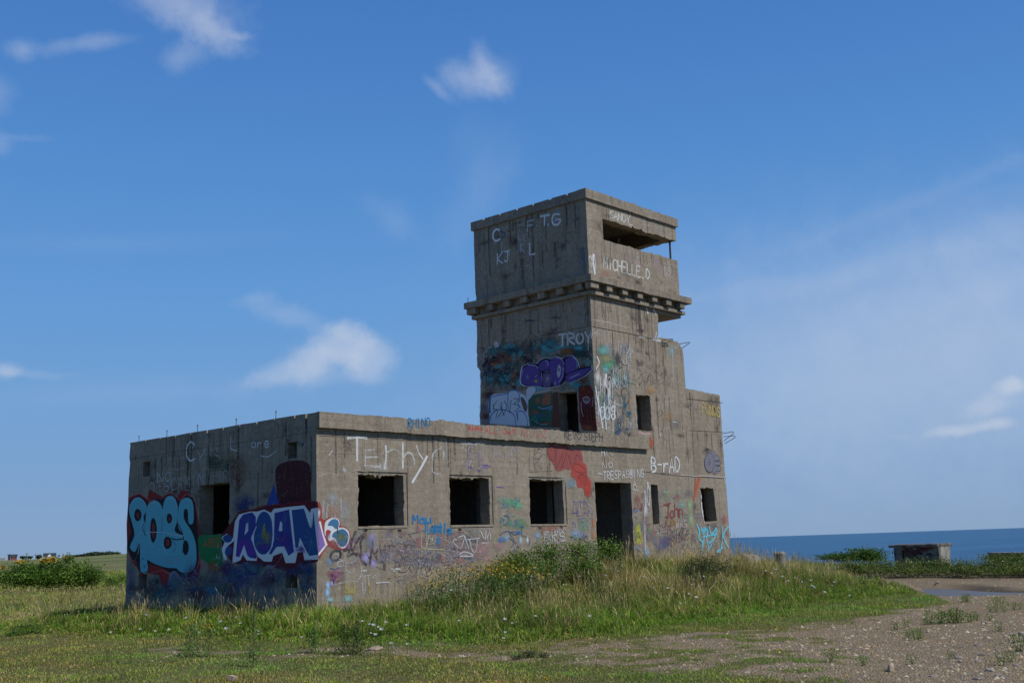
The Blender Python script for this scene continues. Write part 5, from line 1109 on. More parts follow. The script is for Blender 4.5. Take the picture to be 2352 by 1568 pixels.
i_.poly([(615, 820), (620, 720), (680, 660), (760, 655), (830, 700), (850, 740), (820, 770), (800, 760), (780, 790), (860, 770), (862, 895), (780, 890), (680, 880), (630, 860)], PU, 1).poly([(820, 690), (840, 620), (900, 590), (945, 600), (940, 680), (920, 720), (850, 720)], PU, 1)
i_.poly([(875, 760), (920, 700), (965, 760), (975, 830), (950, 900), (880, 905)], (.11, .09, .2), 1).poly([(945, 680), (960, 600), (1030, 560), (1100, 590), (1125, 680), (1110, 790), (1060, 880), (1000, 890), (970, 800)], PU, 1)
i_.poly([(1130, 600), (1200, 550), (1260, 590), (1280, 680), (1265, 710), (1190, 750), (1140, 740)], PU, 1).poly([(1140, 780), (1200, 740), (1290, 710), (1440, 670), (1430, 700), (1340, 770), (1180, 855), (1140, 830)], PU, 1, False)
i_.poly([(1058, 640), (1085, 700), (1060, 800), (1035, 740)], (.42, .44, .48), .95).st([(1045, 715), (1060, 690), (1072, 720)], .03, BLACK, .95).blob(690, 785, 26, 40, (.26, .26, .42), .8).blob(925, 810, 38, 60, (.30, .29, .38), .75).blob(1015, 860, 18, 40, (.3, .3, .45), .8).poly([(760, 840), (785, 818), (820, 825), (800, 840), (815, 860), (785, 850)], (.35, .30, .05), .9, False)
for pts in ([(700, 645), (780, 655), (820, 690)], [(900, 595), (930, 620), (925, 660)], [(1030, 560), (1090, 580), (1120, 640)], [(1225, 555), (1265, 600), (1275, 680)], [(1110, 680), (1100, 780), (1060, 850)], [(640, 700), (620, 780)], [(780, 790), (850, 735), (862, 840)], [(1190, 800), (1300, 750)]): i_.st(pts, .022, (.55, .55, .75), .9)
for pts in ([(820, 690), (850, 725), (925, 700)], [(940, 690), (950, 740), (875, 750), (868, 900)], [(1130, 600), (1130, 760), (1090, 880)], [(1140, 770), (1200, 735), (1280, 705)], [(800, 760), (850, 735)]): i_.st(pts, .03, (.012, .01, .03), 1)
i_.make('graffiti', 'purple bubble lettered graffiti piece with an eye on the tower side')
i_ = Ink('tower', DG)
WB = (.54, .60, .66)
i_.poly([(245, 1220), (235, 1100), (255, 1010), (300, 985), (460, 975), (500, 945), (560, 945), (620, 980), (660, 1000), (690, 1060), (700, 1210), (720, 1360), (470, 1350), (240, 1330)], WB, .92, False).poly([(680, 940), (720, 905), (780, 910), (780, 960), (740, 1010), (700, 1100), (680, 1050)], WB, .85).poly([(780, 960), (965, 925), (965, 950), (790, 985)], (.38, .36, .33), .85, False)
BL = (.02, .15, .42)
for pts in ([(255, 1020), (350, 1000), (460, 985)], [(465, 1160), (465, 980), (520, 945), (580, 960), (600, 1050), (580, 1100), (610, 1150)], [(240, 1330), (270, 1230), (350, 1170), (480, 1190), (545, 1260), (550, 1350)], [(560, 1190), (580, 1300), (580, 1190), (640, 1200), (690, 1280), (690, 1360)], [(260, 1030), (245, 1100), (260, 1200)], [(255, 1040), (250, 1190)]): i_.st(pts, .035, BL, .85)
i_.st([(255, 1010), (248, 1200)], .07, BL, .8, False)
for pts in ([(290, 1110), (300, 1190)], [(335, 1060), (290, 1150), (340, 1180), (320, 1270)], [(385, 1080), (390, 1180), (350, 1260)], [(370, 1120), (420, 1240)], [(420, 1070), (450, 1140), (400, 1240)], [(500, 1060), (480, 1210)], [(530, 1040), (590, 1050), (540, 1100), (600, 1130), (540, 1190)], [(520, 1105), (560, 1110)]): i_.st(pts, .03, (.03, .12, .05), .9)
i_.make('graffiti', 'white and blue graffiti piece with green letters on the tower side')
i_ = Ink('tower', DG)
i_.poly([(700, 1060), (760, 1000), (980, 960), (1010, 1100), (1000, 1380), (720, 1365)], (.03, .11, .07), .85, False).poly([(870, 985), (965, 970), (960, 1110), (860, 1120)], (.26, .12, .07), .9, False).poly([(780, 1040), (840, 1010), (840, 1090), (790, 1110)], (.24, .11, .06), .8, False).blob(780, 1200, 90, 40, (.25, .13, .08), .7).blob(960, 1160, 60, 40, (.10, .22, .32), .7).blob(800, 1300, 90, 60, (.02, .14, .08), .7).blob(900, 1330, 90, 30, (.18, .09, .06), .7)
i_.st([(820, 1140), (880, 1160), (980, 1130)], .05, (.25, .33, .42), .7).st([(830, 1180), (900, 1170)], .03, NAVY, .8).st([(760, 1290), (840, 1340), (930, 1340)], .025, (.3, .34, .36), .6).st([(800, 1290), (860, 1360), (960, 1350), (1000, 1280)], .012, BLACK, .8).st([(740, 1290), (780, 1250), (800, 1300)], .04, (.05, .3, .25), .8).scrib(850, 1250, 240, 160, 10, .04, [(.02, .16, .08), (.03, .16, .28), (.2, .1, .06)], .6).poly([(610, 1030), (650, 1040), (690, 1130), (670, 1200), (640, 1150)], (.12, .10, .08), .9).blob(885, 1020, 9, 12, BLACK, 1)
i_.poly([(990, 970), (1045, 960), (1080, 1380), (980, 1375)], (.10, .045, .03), .85, False).poly([(1290, 900), (1420, 880), (1460, 960), (1510, 1420), (1340, 1410), (1300, 1300)], (.13, .022, .016), .9, False).blob(1400, 1380, 90, 40, (.28, .10, .03), .7).blob(1390, 1090, 70, 60, (.24, .05, .09), .8).blob(1340, 920, 40, 40, (.24, .07, .02), .6).blob(170, 1150, 60, 60, (.15, .16, .2), .6).blob(200, 1250, 60, 60, (.12, .04, .03), .7).blob(190, 1300, 80, 20, (.28, .3, .34), .7)
i_.st([(1340, 1040), (1390, 1020), (1420, 1060), (1380, 1090), (1345, 1060)], .035, (.45, .47, .5), .85).blob(1383, 1060, 20, 26, (.16, .28, .3), .9)
for x in (1345, 1375, 1410, 1445): i_.st([(x, 1120), (x+random.uniform(-8, 14), 1290)], .045, (.012, .01, .012), .95, False)
i_.st([(1320, 1080), (1325, 1180), (1350, 1250)], .025, (.5, .4, .42), .7).st([(1460, 1020), (1450, 1130)], .025, (.5, .4, .42), .6).st([(1340, 1310), (1500, 1380)], .03, BLACK, .8)
i_.make('graffiti', 'green, orange and dark red painted panels round the upper doorway')
# rust, cracks and construction joints: dirt lines of their own
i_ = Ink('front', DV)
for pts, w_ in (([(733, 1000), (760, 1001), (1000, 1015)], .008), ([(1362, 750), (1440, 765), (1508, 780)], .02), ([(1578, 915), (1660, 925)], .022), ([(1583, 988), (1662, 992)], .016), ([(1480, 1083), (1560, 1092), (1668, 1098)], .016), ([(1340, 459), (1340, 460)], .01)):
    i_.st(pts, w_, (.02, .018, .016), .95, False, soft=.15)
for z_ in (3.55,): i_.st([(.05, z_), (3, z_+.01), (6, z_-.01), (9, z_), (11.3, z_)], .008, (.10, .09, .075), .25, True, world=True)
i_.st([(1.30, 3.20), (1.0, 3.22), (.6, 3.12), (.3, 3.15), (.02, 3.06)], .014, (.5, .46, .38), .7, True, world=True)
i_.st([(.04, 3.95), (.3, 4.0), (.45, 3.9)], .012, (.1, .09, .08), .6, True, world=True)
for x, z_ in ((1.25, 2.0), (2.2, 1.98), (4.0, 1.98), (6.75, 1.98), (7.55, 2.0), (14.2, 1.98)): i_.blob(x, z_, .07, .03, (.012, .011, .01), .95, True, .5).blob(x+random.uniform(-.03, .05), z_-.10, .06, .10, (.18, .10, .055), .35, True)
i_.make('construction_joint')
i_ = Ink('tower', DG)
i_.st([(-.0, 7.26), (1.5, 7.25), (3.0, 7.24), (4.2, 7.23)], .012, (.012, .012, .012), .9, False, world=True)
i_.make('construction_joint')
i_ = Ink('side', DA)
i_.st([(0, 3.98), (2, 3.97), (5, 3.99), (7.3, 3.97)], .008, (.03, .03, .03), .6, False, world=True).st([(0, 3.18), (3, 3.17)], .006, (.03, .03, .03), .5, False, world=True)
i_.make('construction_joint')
#PART5
# ------------------------------------------------------------------ plants and small things
def blades(name, x, y, h, w, lean, ang, c0, c1, mat, z0=None, bend=1.0):
    n = len(x); z = ground_h(x, y)-.01 if z0 is None else z0
    yaw = rng.uniform(0, np.pi, n); dx = np.cos(yaw)*w/2; dy = np.sin(yaw)*w/2
    lx = np.cos(ang)*lean*h; ly = np.sin(ang)*lean*h
    P = np.zeros((n, 5, 3))
    P[:, 0] = np.stack([x-dx, y-dy, z], -1); P[:, 1] = np.stack([x+dx, y+dy, z], -1)
    mx = x+lx*.35; my = y+ly*.35; mz = z+h*.58
    P[:, 2] = np.stack([mx-dx*.8, my-dy*.8, mz], -1); P[:, 3] = np.stack([mx+dx*.8, my+dy*.8, mz], -1)
    P[:, 4] = np.stack([x+lx, y+ly, z+h*np.sqrt(np.clip(1-lean**2*.5, .2, 1))*bend], -1)
    b = (np.arange(n)*5)[:, None]
    F = np.concatenate([b+[0, 1, 3], b+[0, 3, 2], b+[2, 3, 4]], 0)
    me = raw_mesh(name, P.reshape(-1, 3), F)
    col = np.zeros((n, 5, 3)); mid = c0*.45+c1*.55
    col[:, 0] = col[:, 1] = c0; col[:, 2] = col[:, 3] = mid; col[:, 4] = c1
    attr_col(me, 'tint', col.reshape(-1, 3)); return me
def stems(name, x, y, h, w, hw, hl, lean, ang, c0, c1):
    """thin stalks that carry a seed head"""
    n = len(x); z = ground_h(x, y)-.01
    yaw = rng.uniform(0, np.pi, n); dx = np.cos(yaw); dy = np.sin(yaw)
    lx = np.cos(ang)*lean*h; ly = np.sin(ang)*lean*h
    P = np.zeros((n, 9, 3)); k = 0
    for t, ww in ((0, w), (.5, w*.8), (1-hl, w*.7), (1-hl*.55, hw)):
        cx = x+lx*t**1.8; cy = y+ly*t**1.8; cz = z+h*t
        P[:, k] = np.stack([cx-dx*ww/2, cy-dy*ww/2, cz], -1); P[:, k+1] = np.stack([cx+dx*ww/2, cy+dy*ww/2, cz], -1); k += 2
    P[:, 8] = np.stack([x+lx, y+ly, z+h], -1)
    b = (np.arange(n)*9)[:, None]
    F = np.concatenate([b+[0, 1, 3], b+[0, 3, 2], b+[2, 3, 5], b+[2, 5, 4], b+[4, 5, 7], b+[4, 7, 6], b+[6, 7, 8]], 0)
    me = raw_mesh(name, P.reshape(-1, 3), F)
    col = np.zeros((n, 9, 3)); col[:, :2] = c0[:, None]; col[:, 2:4] = (c0*.6+c1*.4)[:, None]; col[:, 4:] = c1[:, None]
    attr_col(me, 'tint', col.reshape(-1, 3)); return me
def leaf_mesh(name, centers, size, cols, aspect=.55, up=.35):
    n = len(centers); nr = rng.normal(0, 1, (n, 3)); nr[:, 2] = np.abs(nr[:, 2])+up; nr /= np.linalg.norm(nr, axis=1)[:, None]
    t = np.cross(nr, rng.normal(0, 1, (n, 3))); t /= np.linalg.norm(t, axis=1)[:, None]; b = np.cross(nr, t)
    s_ = (size if np.ndim(size) else np.full(n, size))[:, None]
    P = np.stack([centers-t*s_*.5, centers+b*s_*aspect*.5-nr*s_*.06, centers+t*s_*.5-nr*s_*.12, centers-b*s_*aspect*.5-nr*s_*.06], 1)
    F = (np.arange(n)*4)[:, None]+np.array([[0, 1, 2, 3]])
    me = raw_mesh(name, P.reshape(-1, 3), F); attr_col(me, 'tint', np.repeat(cols, 4, 0)); return me
def join_stuff(name, meshes, mat, label, cat):
    o = link(name, meshes[0], mat)
    if len(meshes) > 1:
        bm = bmesh.new()
        for m_ in meshes: bm.from_mesh(m_)
        bm.to_mesh(meshes[0]); bm.free()
        for m_ in meshes[1:]: bpy.data.meshes.remove(m_)
    return tag(o, label, cat, None, 'stuff')
def scatter(n, r0, r1, a0, a1):
    r = np.sqrt(rng.uniform(r0*r0, r1*r1, n)); a = np.radians(rng.uniform(a0, a1, n))
    return EYE[0]+r*np.cos(a), EYE[1]+r*np.sin(a)
def outside(x, y, m=.03): return ~((x > -m) & (x < XE+m) & (y > -m) & (y < WL+m))
def pick(pal, w, n):
    pal = np.array(pal, float); i = rng.choice(len(pal), n, p=np.array(w)/sum(w))
    return pal[i]*rng.uniform(.78, 1.25, (n, 1))
WIND = math.radians(150)
# mown turf
x, y = scatter(430000, 10.3, 30, 10, 74)
Gm, T, u, v, r, az, n1, n2 = masks(x, y)
keep = outside(x, y) & (rng.random(len(x)) < np.clip(1.05-Gm*1.25, .03, 1)*np.clip(1.15-T, .15, 1)*np.clip(1.5-r/30, .4, 1)) & (poly_sd(x, y, pond) > .15)
x, y, n1, n2, Gm, T, u, v = (q[keep] for q in (x, y, n1, n2, Gm, T, u, v))
n = len(x); h = rng.uniform(.018, .055, n)*(.6+1.9*np.clip(fbm(x+2, y+6, 2.6, 3)-.3, 0, 1))*(1-.45*Gm)+.10*T*rng.random(n)
dry = fbm(x, y, .5, 4)
c = np.where((rng.random(n) < .26+.9*(dry-.42)+.25*Gm)[:, None], pick([(.58, .47, .17), (.49, .42, .13), (.40, .36, .08)], [3, 3, 3], n), pick([(.28, .40, .034), (.21, .36, .03), (.37, .42, .05), (.14, .27, .024)], [3, 3, 3, 2], n))
c = c*(.55+.9*fbm(x+5, y, 1.6, 5))[:, None]*(1+(fbm(x+31, y-7, .7, 4)-.5)[:, None]*np.array([[-1.1, .25, -.5]]))
lush = T*0+sst(lin(u, GR_TOP)-v, -6, 14)*sst(u, 900, 1300)
c = c*(1-lush[:, None]*np.array([[.22, .02, .15]])); h = h*(1+1.2*lush*fbm(x+4, y, 1.5, 3))
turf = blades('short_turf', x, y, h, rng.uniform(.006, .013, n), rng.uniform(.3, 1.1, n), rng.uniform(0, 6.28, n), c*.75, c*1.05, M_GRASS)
join_stuff('short_grass', [turf], M_GRASS, 'short mown grass thinning out over the gravel', 'grass')
# tall meadow: green undergrowth
ms = []
def tallscatter(n, r0, r1, a0, a1, dens):
    x, y = scatter(n, r0, r1, a0, a1)
    Gm, T, u, v, r, az, n1, n2 = masks(x, y)
    keep = outside(x, y) & (rng.random(len(x)) < T*dens*np.clip(1-Gm, 0, 1)) & ((az > 46) | (r < 56)) & ~((u > 2020) & (r > 46)) & (poly_sd(x, y, pond) > .2)
    keep &= ~((u > 289) & (v < 1350) & (x > 15.5) & (y > WL) & (az > 33))      # hidden behind the building
    return [q[keep] for q in (x, y, u, v, r, az, n1, n2, T)]
def tuft(x, y, cell=.30, pull=.5):
    i = np.floor(x/cell).astype(int); j = np.floor(y/cell).astype(int)
    cx = (i+.15+.7*_tab[i % 256, j % 256])*cell; cy = (j+.15+.7*_tab[(j+91) % 256, (i+37) % 256])*cell
    x2 = x+(cx-x)*pull; y2 = y+(cy-y)*pull; d = np.hypot(x2-cx, y2-cy)/cell
    return x2, y2, np.arctan2(y2-cy, x2-cx), d, _tab[(i+50) % 256, (j+7) % 256]
def hgt_field(x, y, u, v, r, T):
    edge = lin(u, TALL_EDGE)
    t = sst(edge-v, -2, 38)
    hh = (.13+.34*t)*(.45+1.1*fbm(x+9, y, .8, 4))
    hh = hh*(1+.28*sst(u, 1150, 1300)*(1-sst(u, 1750, 2000)))
    hh = hh*(1-.38*(1-sst(u, 250, 330))*sst(v, 1300, 1330))
    hh = hh*(1-.12*sst(u, 280, 340)*(1-sst(u, 1000, 1100)))
    hh = hh*(1-.42*sst(u, 1680, 1800)*sst(r, 29, 36))*(1-.45*sst(u, 1950, 2050)*sst(r, 39, 41))
    return hh
x, y, u, v, r, az, n1, n2, T = tallscatter(400000, 17, 34, 12, 72, 1)
x, y, outang, dd, th = tuft(x, y); ok_ = outside(x, y)
x, y, u, v, r, az, n1, n2, T, outang, dd, th = (q[ok_] for q in (x, y, u, v, r, az, n1, n2, T, outang, dd, th))
n = len(x); hf = hgt_field(x, y, u, v, r, T)*(.62+.62*th)
pal_g = [(.17, .31, .022), (.22, .37, .03), (.10, .21, .018), (.28, .38, .04), (.34, .36, .05)]
straw = pick([(.62, .46, .17), (.52, .38, .13), (.40, .24, .10), (.70, .55, .24)], [3, 3, 2, 2], n)
green = pick(pal_g, [3, 3, 3, 2, 2], n)
sf = np.clip(-.02+1.5*(fbm(x, y, .6, 4)-.45)+.5*(th-.5)-.22*(1-sst(lin(u, TALL_EDGE)-v, 10, 60))+.17*sst(u, 1250, 1350)*(1-.3*sst(u, 1700, 1800))-.12*(u > 900)*(u < 1250)+.12*(u < 700), .04, .8)
isd = rng.random(n) < sf; c = np.where(isd[:, None], straw, green)*(.22+1.56*fbm(x+3, y, 1.1, 5))[:, None]
h = hf*rng.uniform(.35, .9, n)*np.where(isd, 1.12, .85)
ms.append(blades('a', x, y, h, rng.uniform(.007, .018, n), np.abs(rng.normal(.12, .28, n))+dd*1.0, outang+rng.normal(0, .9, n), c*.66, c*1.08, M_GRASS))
k = (rng.random(n) < .42); m_ = int(k.sum()); P = np.stack([x[k]+rng.normal(0, .03, m_), y[k]+rng.normal(0, .03, m_), ground_h(x[k], y[k])+rng.random(m_)*hf[k]*.62], -1)
ms.append(leaf_mesh('c', P, rng.uniform(.02, .06, m_)*np.where(rng.random(m_) < .15, 1.8, 1), pick([(.15, .29, .022), (.09, .18, .018), (.24, .37, .035), (.05, .11, .012), (.34, .30, .06)], [3, 3, 2, 2, 1], m_)*(.4+1.2*fbm(P[:, 0], P[:, 1], .9, 4))[:, None], .35))
# seed stalks
k = (rng.random(n) < .11*(.3+sf)); xs, ys = x[k]+rng.normal(0, .02, k.sum()), y[k]+rng.normal(0, .02, k.sum()); m_ = k.sum()
hs = hf[k]*rng.uniform(.8, 1.45, m_)
ms.append(stems('b', xs, ys, hs, rng.uniform(.003, .005, m_), rng.uniform(.006, .015, m_), rng.uniform(.10, .25, m_), np.abs(rng.normal(.12, .18, m_)), rng.uniform(0, 6.28, m_), green[k]*.9, pick([(.68, .52, .25), (.55, .38, .17), (.42, .25, .13), (.72, .60, .33)], [3, 3, 2, 2], m_)))
join_stuff('tall_grass', ms, M_GRASS, 'tall seeding meadow grass in green and straw round the ruin', 'grass')
ms = []
# field further off, wider blades
for r0, r1, N_, wmul, a0, a1 in ((33, 60, 190000, 1.6, 12, 72), (58, 130, 60000, 3.4, 54, 76)):
    x, y, u, v, r, az, n1, n2, T = tallscatter(N_, r0, r1, a0, a1, 1)
    x, y, outang, dd, th = tuft(x, y, .42, .4)
    n = len(x); hf = hgt_field(x, y, u, v, r, T)*np.where(az > 50, .8, 1.0)*(.65+.6*th)
    sf = np.clip(.42+.9*(fbm(x, y, .25, 4)-.48)-.35*(1-sst(r+3*(n1-.5), 42, 46))*sst(u, 1930, 2000)*(r > 40), .05, .9)
    isd = rng.random(n) < sf
    c = np.where(isd[:, None], pick([(.58, .44, .16), (.46, .37, .12), (.50, .34, .14)], [3, 3, 2], n), pick(pal_g, [3, 3, 2, 3, 3], n)*1.05)
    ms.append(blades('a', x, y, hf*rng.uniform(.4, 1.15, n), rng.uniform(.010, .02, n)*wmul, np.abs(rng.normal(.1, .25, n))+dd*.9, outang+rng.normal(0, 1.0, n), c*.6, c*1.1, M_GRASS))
    if wmul < 3:
        k = rng.random(n) < .10; m_ = k.sum()
        ms.append(stems('b', x[k], y[k], hf[k]*rng.uniform(1.0, 1.7, m_), np.full(m_, .007), rng.uniform(.014, .026, m_), rng.uniform(.12, .25, m_), np.abs(rng.normal(.15, .1, m_)), WIND+rng.normal(0, .6, m_), c[k], pick([(.46, .37, .2), (.38, .28, .15)], [1, 1], m_)))
join_stuff('field_grass', ms, M_GRASS, 'straw and green field grass beyond the building', 'grass')

def blobs_points(blobs_, n, seed=0, shell=.55):
    """points in a lumpy union of ellipsoids (cx, cy, cz, rx, ry, rz)"""
    B_ = np.array(blobs_, float); wts = (B_[:, 3]*B_[:, 4]*B_[:, 5])**.8; i = rng.choice(len(B_), n, p=wts/wts.sum())
    d = rng.normal(0, 1, (n, 3)); d /= np.linalg.norm(d, axis=1)[:, None]
    rad = rng.random(n)**(shell)
    lump = 1+.30*np.sin(d[:, 0]*7+i)*np.sin(d[:, 1]*8+i*2)+.18*np.sin(d[:, 2]*13+i)
    return B_[i, :3]+d*B_[i, 3:6]*(rad*lump)[:, None], rad
def shrub(name, blobs_, n, size, pal, w, label, cat='shrub', group=None, twigs=10, twig_col=(.10, .075, .055), flowers=None):
    B_ = np.array(blobs_, float); cx, cy = B_[:, 0].mean(), B_[:, 1].mean(); zg = float(ground_h(cx, cy))
    root = empty(name, (cx, cy, zg)); tag(root, label, cat, group)
    P, rad = blobs_points(blobs_, n)
    zgp = ground_h(P[:, 0], P[:, 1]); P[:, 2] = np.maximum(P[:, 2], zgp+.02)
    cols = pick(pal, w, n)
    me = leaf_mesh('foliage', P, rng.uniform(.6, 1.3, n)*size, cols)
    link('foliage', me, M_LEAF, root)
    mb = MB()
    for k in range(twigs):
        b = B_[k % len(B_)]; p0 = Vector((b[0]+random.uniform(-.3, .3)*b[3], b[1]+random.uniform(-.3, .3)*b[4], zg-.05))
        p2 = Vector((b[0]+random.uniform(-.9, .9)*b[3], b[1]+random.uniform(-.8, .8)*b[4], b[2]+random.uniform(.2, .85)*b[5])); p1 = p0.lerp(p2, .5)+Vector((random.uniform(-.1, .1), random.uniform(-.1, .1), .05))
        mb.tube([p0, p1, p2], .012, 4, .003)
    mb.build('stem', M_TWIG, root)
    if flowers is not None:
        m_ = flowers[0]; P, rad = blobs_points(flowers[3], m_); link('flower', leaf_mesh('flower', P, flowers[1], pick(flowers[2], [1]*len(flowers[2]), m_), .8), M_LEAF, root)
    return root
M_TWIG = simple('grey_twigs', (.13, .11, .095), .9, .3, 8, .1)
def spot(x, y, r): return at_depth(x, y, r)
def gz_(p): return float(ground_h(p[0], p[1]))
def bl(x, y, r, w, h, dpt=None):
    """ellipsoid whose outline is centred on a reference position at distance r: half width and half height in reference pixels"""
    p = at_depth(x, y, r); k = r/FPX; return (p[0], p[1], p[2], w*k, (dpt if dpt else w*k*.8), h*k)
def blg(x, y, w, h):
    q = place_ray(x, y+h); return bl(x, y, math.hypot(q[0]-EYE[0], q[1]-EYE[1]), w, h)
def place_ray(x, y):
    """where the sight line through (x, y) meets the ground"""
    d = ray(x, y); d = d/np.linalg.norm(d); t = 8.0
    while t < 120:
        p = EYE+d*t
        if p[2] < float(ground_h(p[0], p[1])): break
        t += .05
    return EYE+d*t
PG = [(.075, .16, .016), (.11, .22, .024), (.035, .085, .012), (.20, .31, .04), (.24, .26, .05)]
GOLD = [(.50, .31, .03), (.38, .22, .025), (.55, .38, .045)]
# by the doorway
shrub('rose_shrub', [bl(1190, 1288, 26.6, 55, 32, .5), bl(1260, 1272, 26.6, 48, 34, .5), bl(1330, 1262, 26.6, 42, 30, .5), bl(1395, 1262, 26.8, 34, 28, .5), bl(1160, 1310, 26.2, 60, 30, .5), bl(1250, 1310, 26.0, 80, 32, .6), bl(1340, 1300, 26.2, 60, 35, .6)], 17000, .045, PG, [3, 3, 4, 2, 1], 'broad dark green rose shrub against the wall left of the doorway', twigs=24)
shrub('leafy_shrub', [bl(1615, 1300, 27.3, 42, 34, .5), bl(1585, 1310, 27.0, 34, 30, .5), bl(1655, 1305, 27.6, 30, 32, .5)], 7000, .03, [(.028, .055, .018), (.045, .07, .02), (.02, .04, .015), (.10, .10, .04)], [3, 2, 3, 1], 'small dark shrub at the right end of the ruin', twigs=10)
shrub('leafy_shrub', [blg(1385, 1368, 42, 26), blg(1350, 1362, 36, 26), blg(1410, 1385, 30, 18)], 5200, .026, [(.035, .055, .022), (.055, .07, .028), (.11, .095, .045)], [3, 2, 2], 'low dark bush among straw grass in front of the doorway', twigs=14)
shrub('leafy_shrub', [blg(1215, 1500, 26, 9), blg(1190, 1508, 20, 7), blg(1250, 1504, 20, 6)], 1500, .02, [(.06, .075, .03), (.12, .10, .05), (.05, .09, .02)], [2, 2, 1], 'small wiry weed bush in the foreground turf', 'plant', twigs=8)
# left field
shrub('rose_shrub', [bl(60, 1312, 60, 46, 22, 1.2), bl(130, 1308, 60, 54, 24, 1), bl(188, 1314, 60, 36, 22, 1.2), bl(100, 1322, 59.4, 76, 16, 1.2), bl(20, 1324, 60, 34, 16, 1.2), bl(60, 1334, 59.4, 60, 14, .7), bl(130, 1334, 59.4, 60, 14, .7), bl(190, 1332, 59.4, 44, 14, .6), bl(157, 1280, 60, 11, 10, .3), bl(218, 1322, 59.4, 22, 17, .6)], 24000, .10, PG, [3, 3, 4, 2, 1], 'big rounded green shrub with grey twigs and yellow flowers in the left field', twigs=24, flowers=(420, .10, GOLD, [bl(108, 1285, 59.4, 10, 8, .3), bl(122, 1284, 59.4, 9, 7, .3), bl(98, 1288, 59.4, 7, 6, .3), bl(40, 1290, 59.4, 5, 5, .3), bl(52, 1288, 59.4, 3, 5, .3), bl(150, 1278, 59.4, 6, 3, .3), bl(8, 1302, 59.4, 4, 5, .3)]))
shrub('rose_shrub', [bl(258, 1332, 54, 24, 12, .7), bl(282, 1326, 55, 14, 10, .7)], 2500, .06, PG, [2, 3, 2, 2, 2], 'low green shrub beside the far corner of the block', twigs=8)
shrub('rose_shrub', [blg(36, 1393, 20, 8), blg(22, 1398, 14, 6)], 1500, .05, PG, [2, 2, 4, 1, 0], 'little dark bush in the dry grass at far left', twigs=6)
shrub('rose_shrub', [blg(75, 1448, 26, 7), blg(60, 1440, 30, 8), blg(35, 1452, 24, 7)], 2000, .035, PG, [2, 3, 4, 1, 1], 'low green patch of leaves at the left edge of the mown grass', 'plant', twigs=6)
for x_, y_, r_ in ((165, 1402, 27), (120, 1400, 27.5), (185, 1396, 28)):
    shrub('weed', [blg(x_, y_, 9, 6)], 260, .05, PG, [2, 3, 2, 2, 1], 'small broad leaved weed in the straw grass of the left field', 'plant', 'weeds in the left field', twigs=3)
# towards the sea
shrub('rose_shrub', [bl(1985, 1270, 50, 40, 14, 1), bl(1920, 1278, 50, 34, 9, 1), bl(2000, 1280, 50, 30, 14, .8), bl(1950, 1280, 50, 40, 10, .8)], 6500, .08, PG, [3, 1, 5, 0, 0], 'green shrub standing against the sea left of the small bunker', twigs=12)
bank = []
for x_ in range(1935, 2400, 22):
    bank.append(bl(x_+random.uniform(-6, 6), 1301+random.uniform(-5, 4), 39.9+random.uniform(-.4, .6), 22, 17, .5)); bank.append(bl(x_, 1312, 39.6, 20, 12, .4))
for x_ in range(2270, 2420, 20): bank.append(bl(x_, 1282+random.uniform(-4, 4), 44, 20, 12, .5))
shrub('bramble_bank', bank, 32000, .05, [(.05, .10, .02), (.04, .07, .018), (.11, .18, .025), (.18, .24, .035), (.26, .24, .06)], [3, 3, 3, 2, 2], 'long dark strip of low growth along the top of the gravel bank', 'undergrowth', twigs=30)

# goldenrod
def goldenrod(label, nfl=58):
    root = empty('goldenrod'); tag(root, label, 'wildflower', 'goldenrod in front of the wall')
    mb = MB(); 
    for k in range(3): mb.tube([(0, 0, -.05), (random.uniform(-.06, .06), random.uniform(-.06, .06), .3), (random.uniform(-.14, .14), random.uniform(-.12, .12), .66)], .006, 4, .003)
    mb.build('stem', M_STEM, root)
    n = 420; P = np.stack([rng.normal(0, .10, n), rng.normal(0, .10, n), rng.uniform(.0, .62, n)], -1)
    link('foliage', leaf_mesh('foliage', P, rng.uniform(.03, .06, n), pick([(.08, .15, .025), (.12, .19, .035), (.05, .10, .02)], [2, 2, 2], n), .28), M_LEAF, root)
    P = np.stack([rng.normal(0, .085, nfl), rng.normal(0, .085, nfl), rng.normal(.67, .05, nfl)], -1)
    link('flower', leaf_mesh('flower', P, rng.uniform(.018, .036, nfl), pick(GOLD, [2, 2, 1], nfl), .8), M_LEAF, root)
    return root
M_STEM = simple('green_stem', (.07, .11, .03), .7, .3, 8, .2)
def dup(root, loc, rz=0, sc=1.0, label=None):
    r = root.copy(); C.objects.link(r); r.location = loc; r.rotation_euler = (0, 0, rz); r.scale = (sc, sc, sc)
    if label: r['label'] = label
    for ch in list(root.children):
        c = ch.copy(); C.objects.link(c); c.parent = r; c.matrix_parent_inverse = Matrix.Identity(4)
        for g2 in list(ch.children):
            d = g2.copy(); C.objects.link(d); d.parent = c
    return r
def on_plane_spot(x, y, yp):
    """point where the sight line over reference (x, y) stands over the line at distance yp before the sunny wall; returns base and height"""
    p = hit(x, y, 1, yp); return p
GL = 'goldenrod with ochre flower heads on the slope against the sunny wall'
g0 = goldenrod(GL); first = True
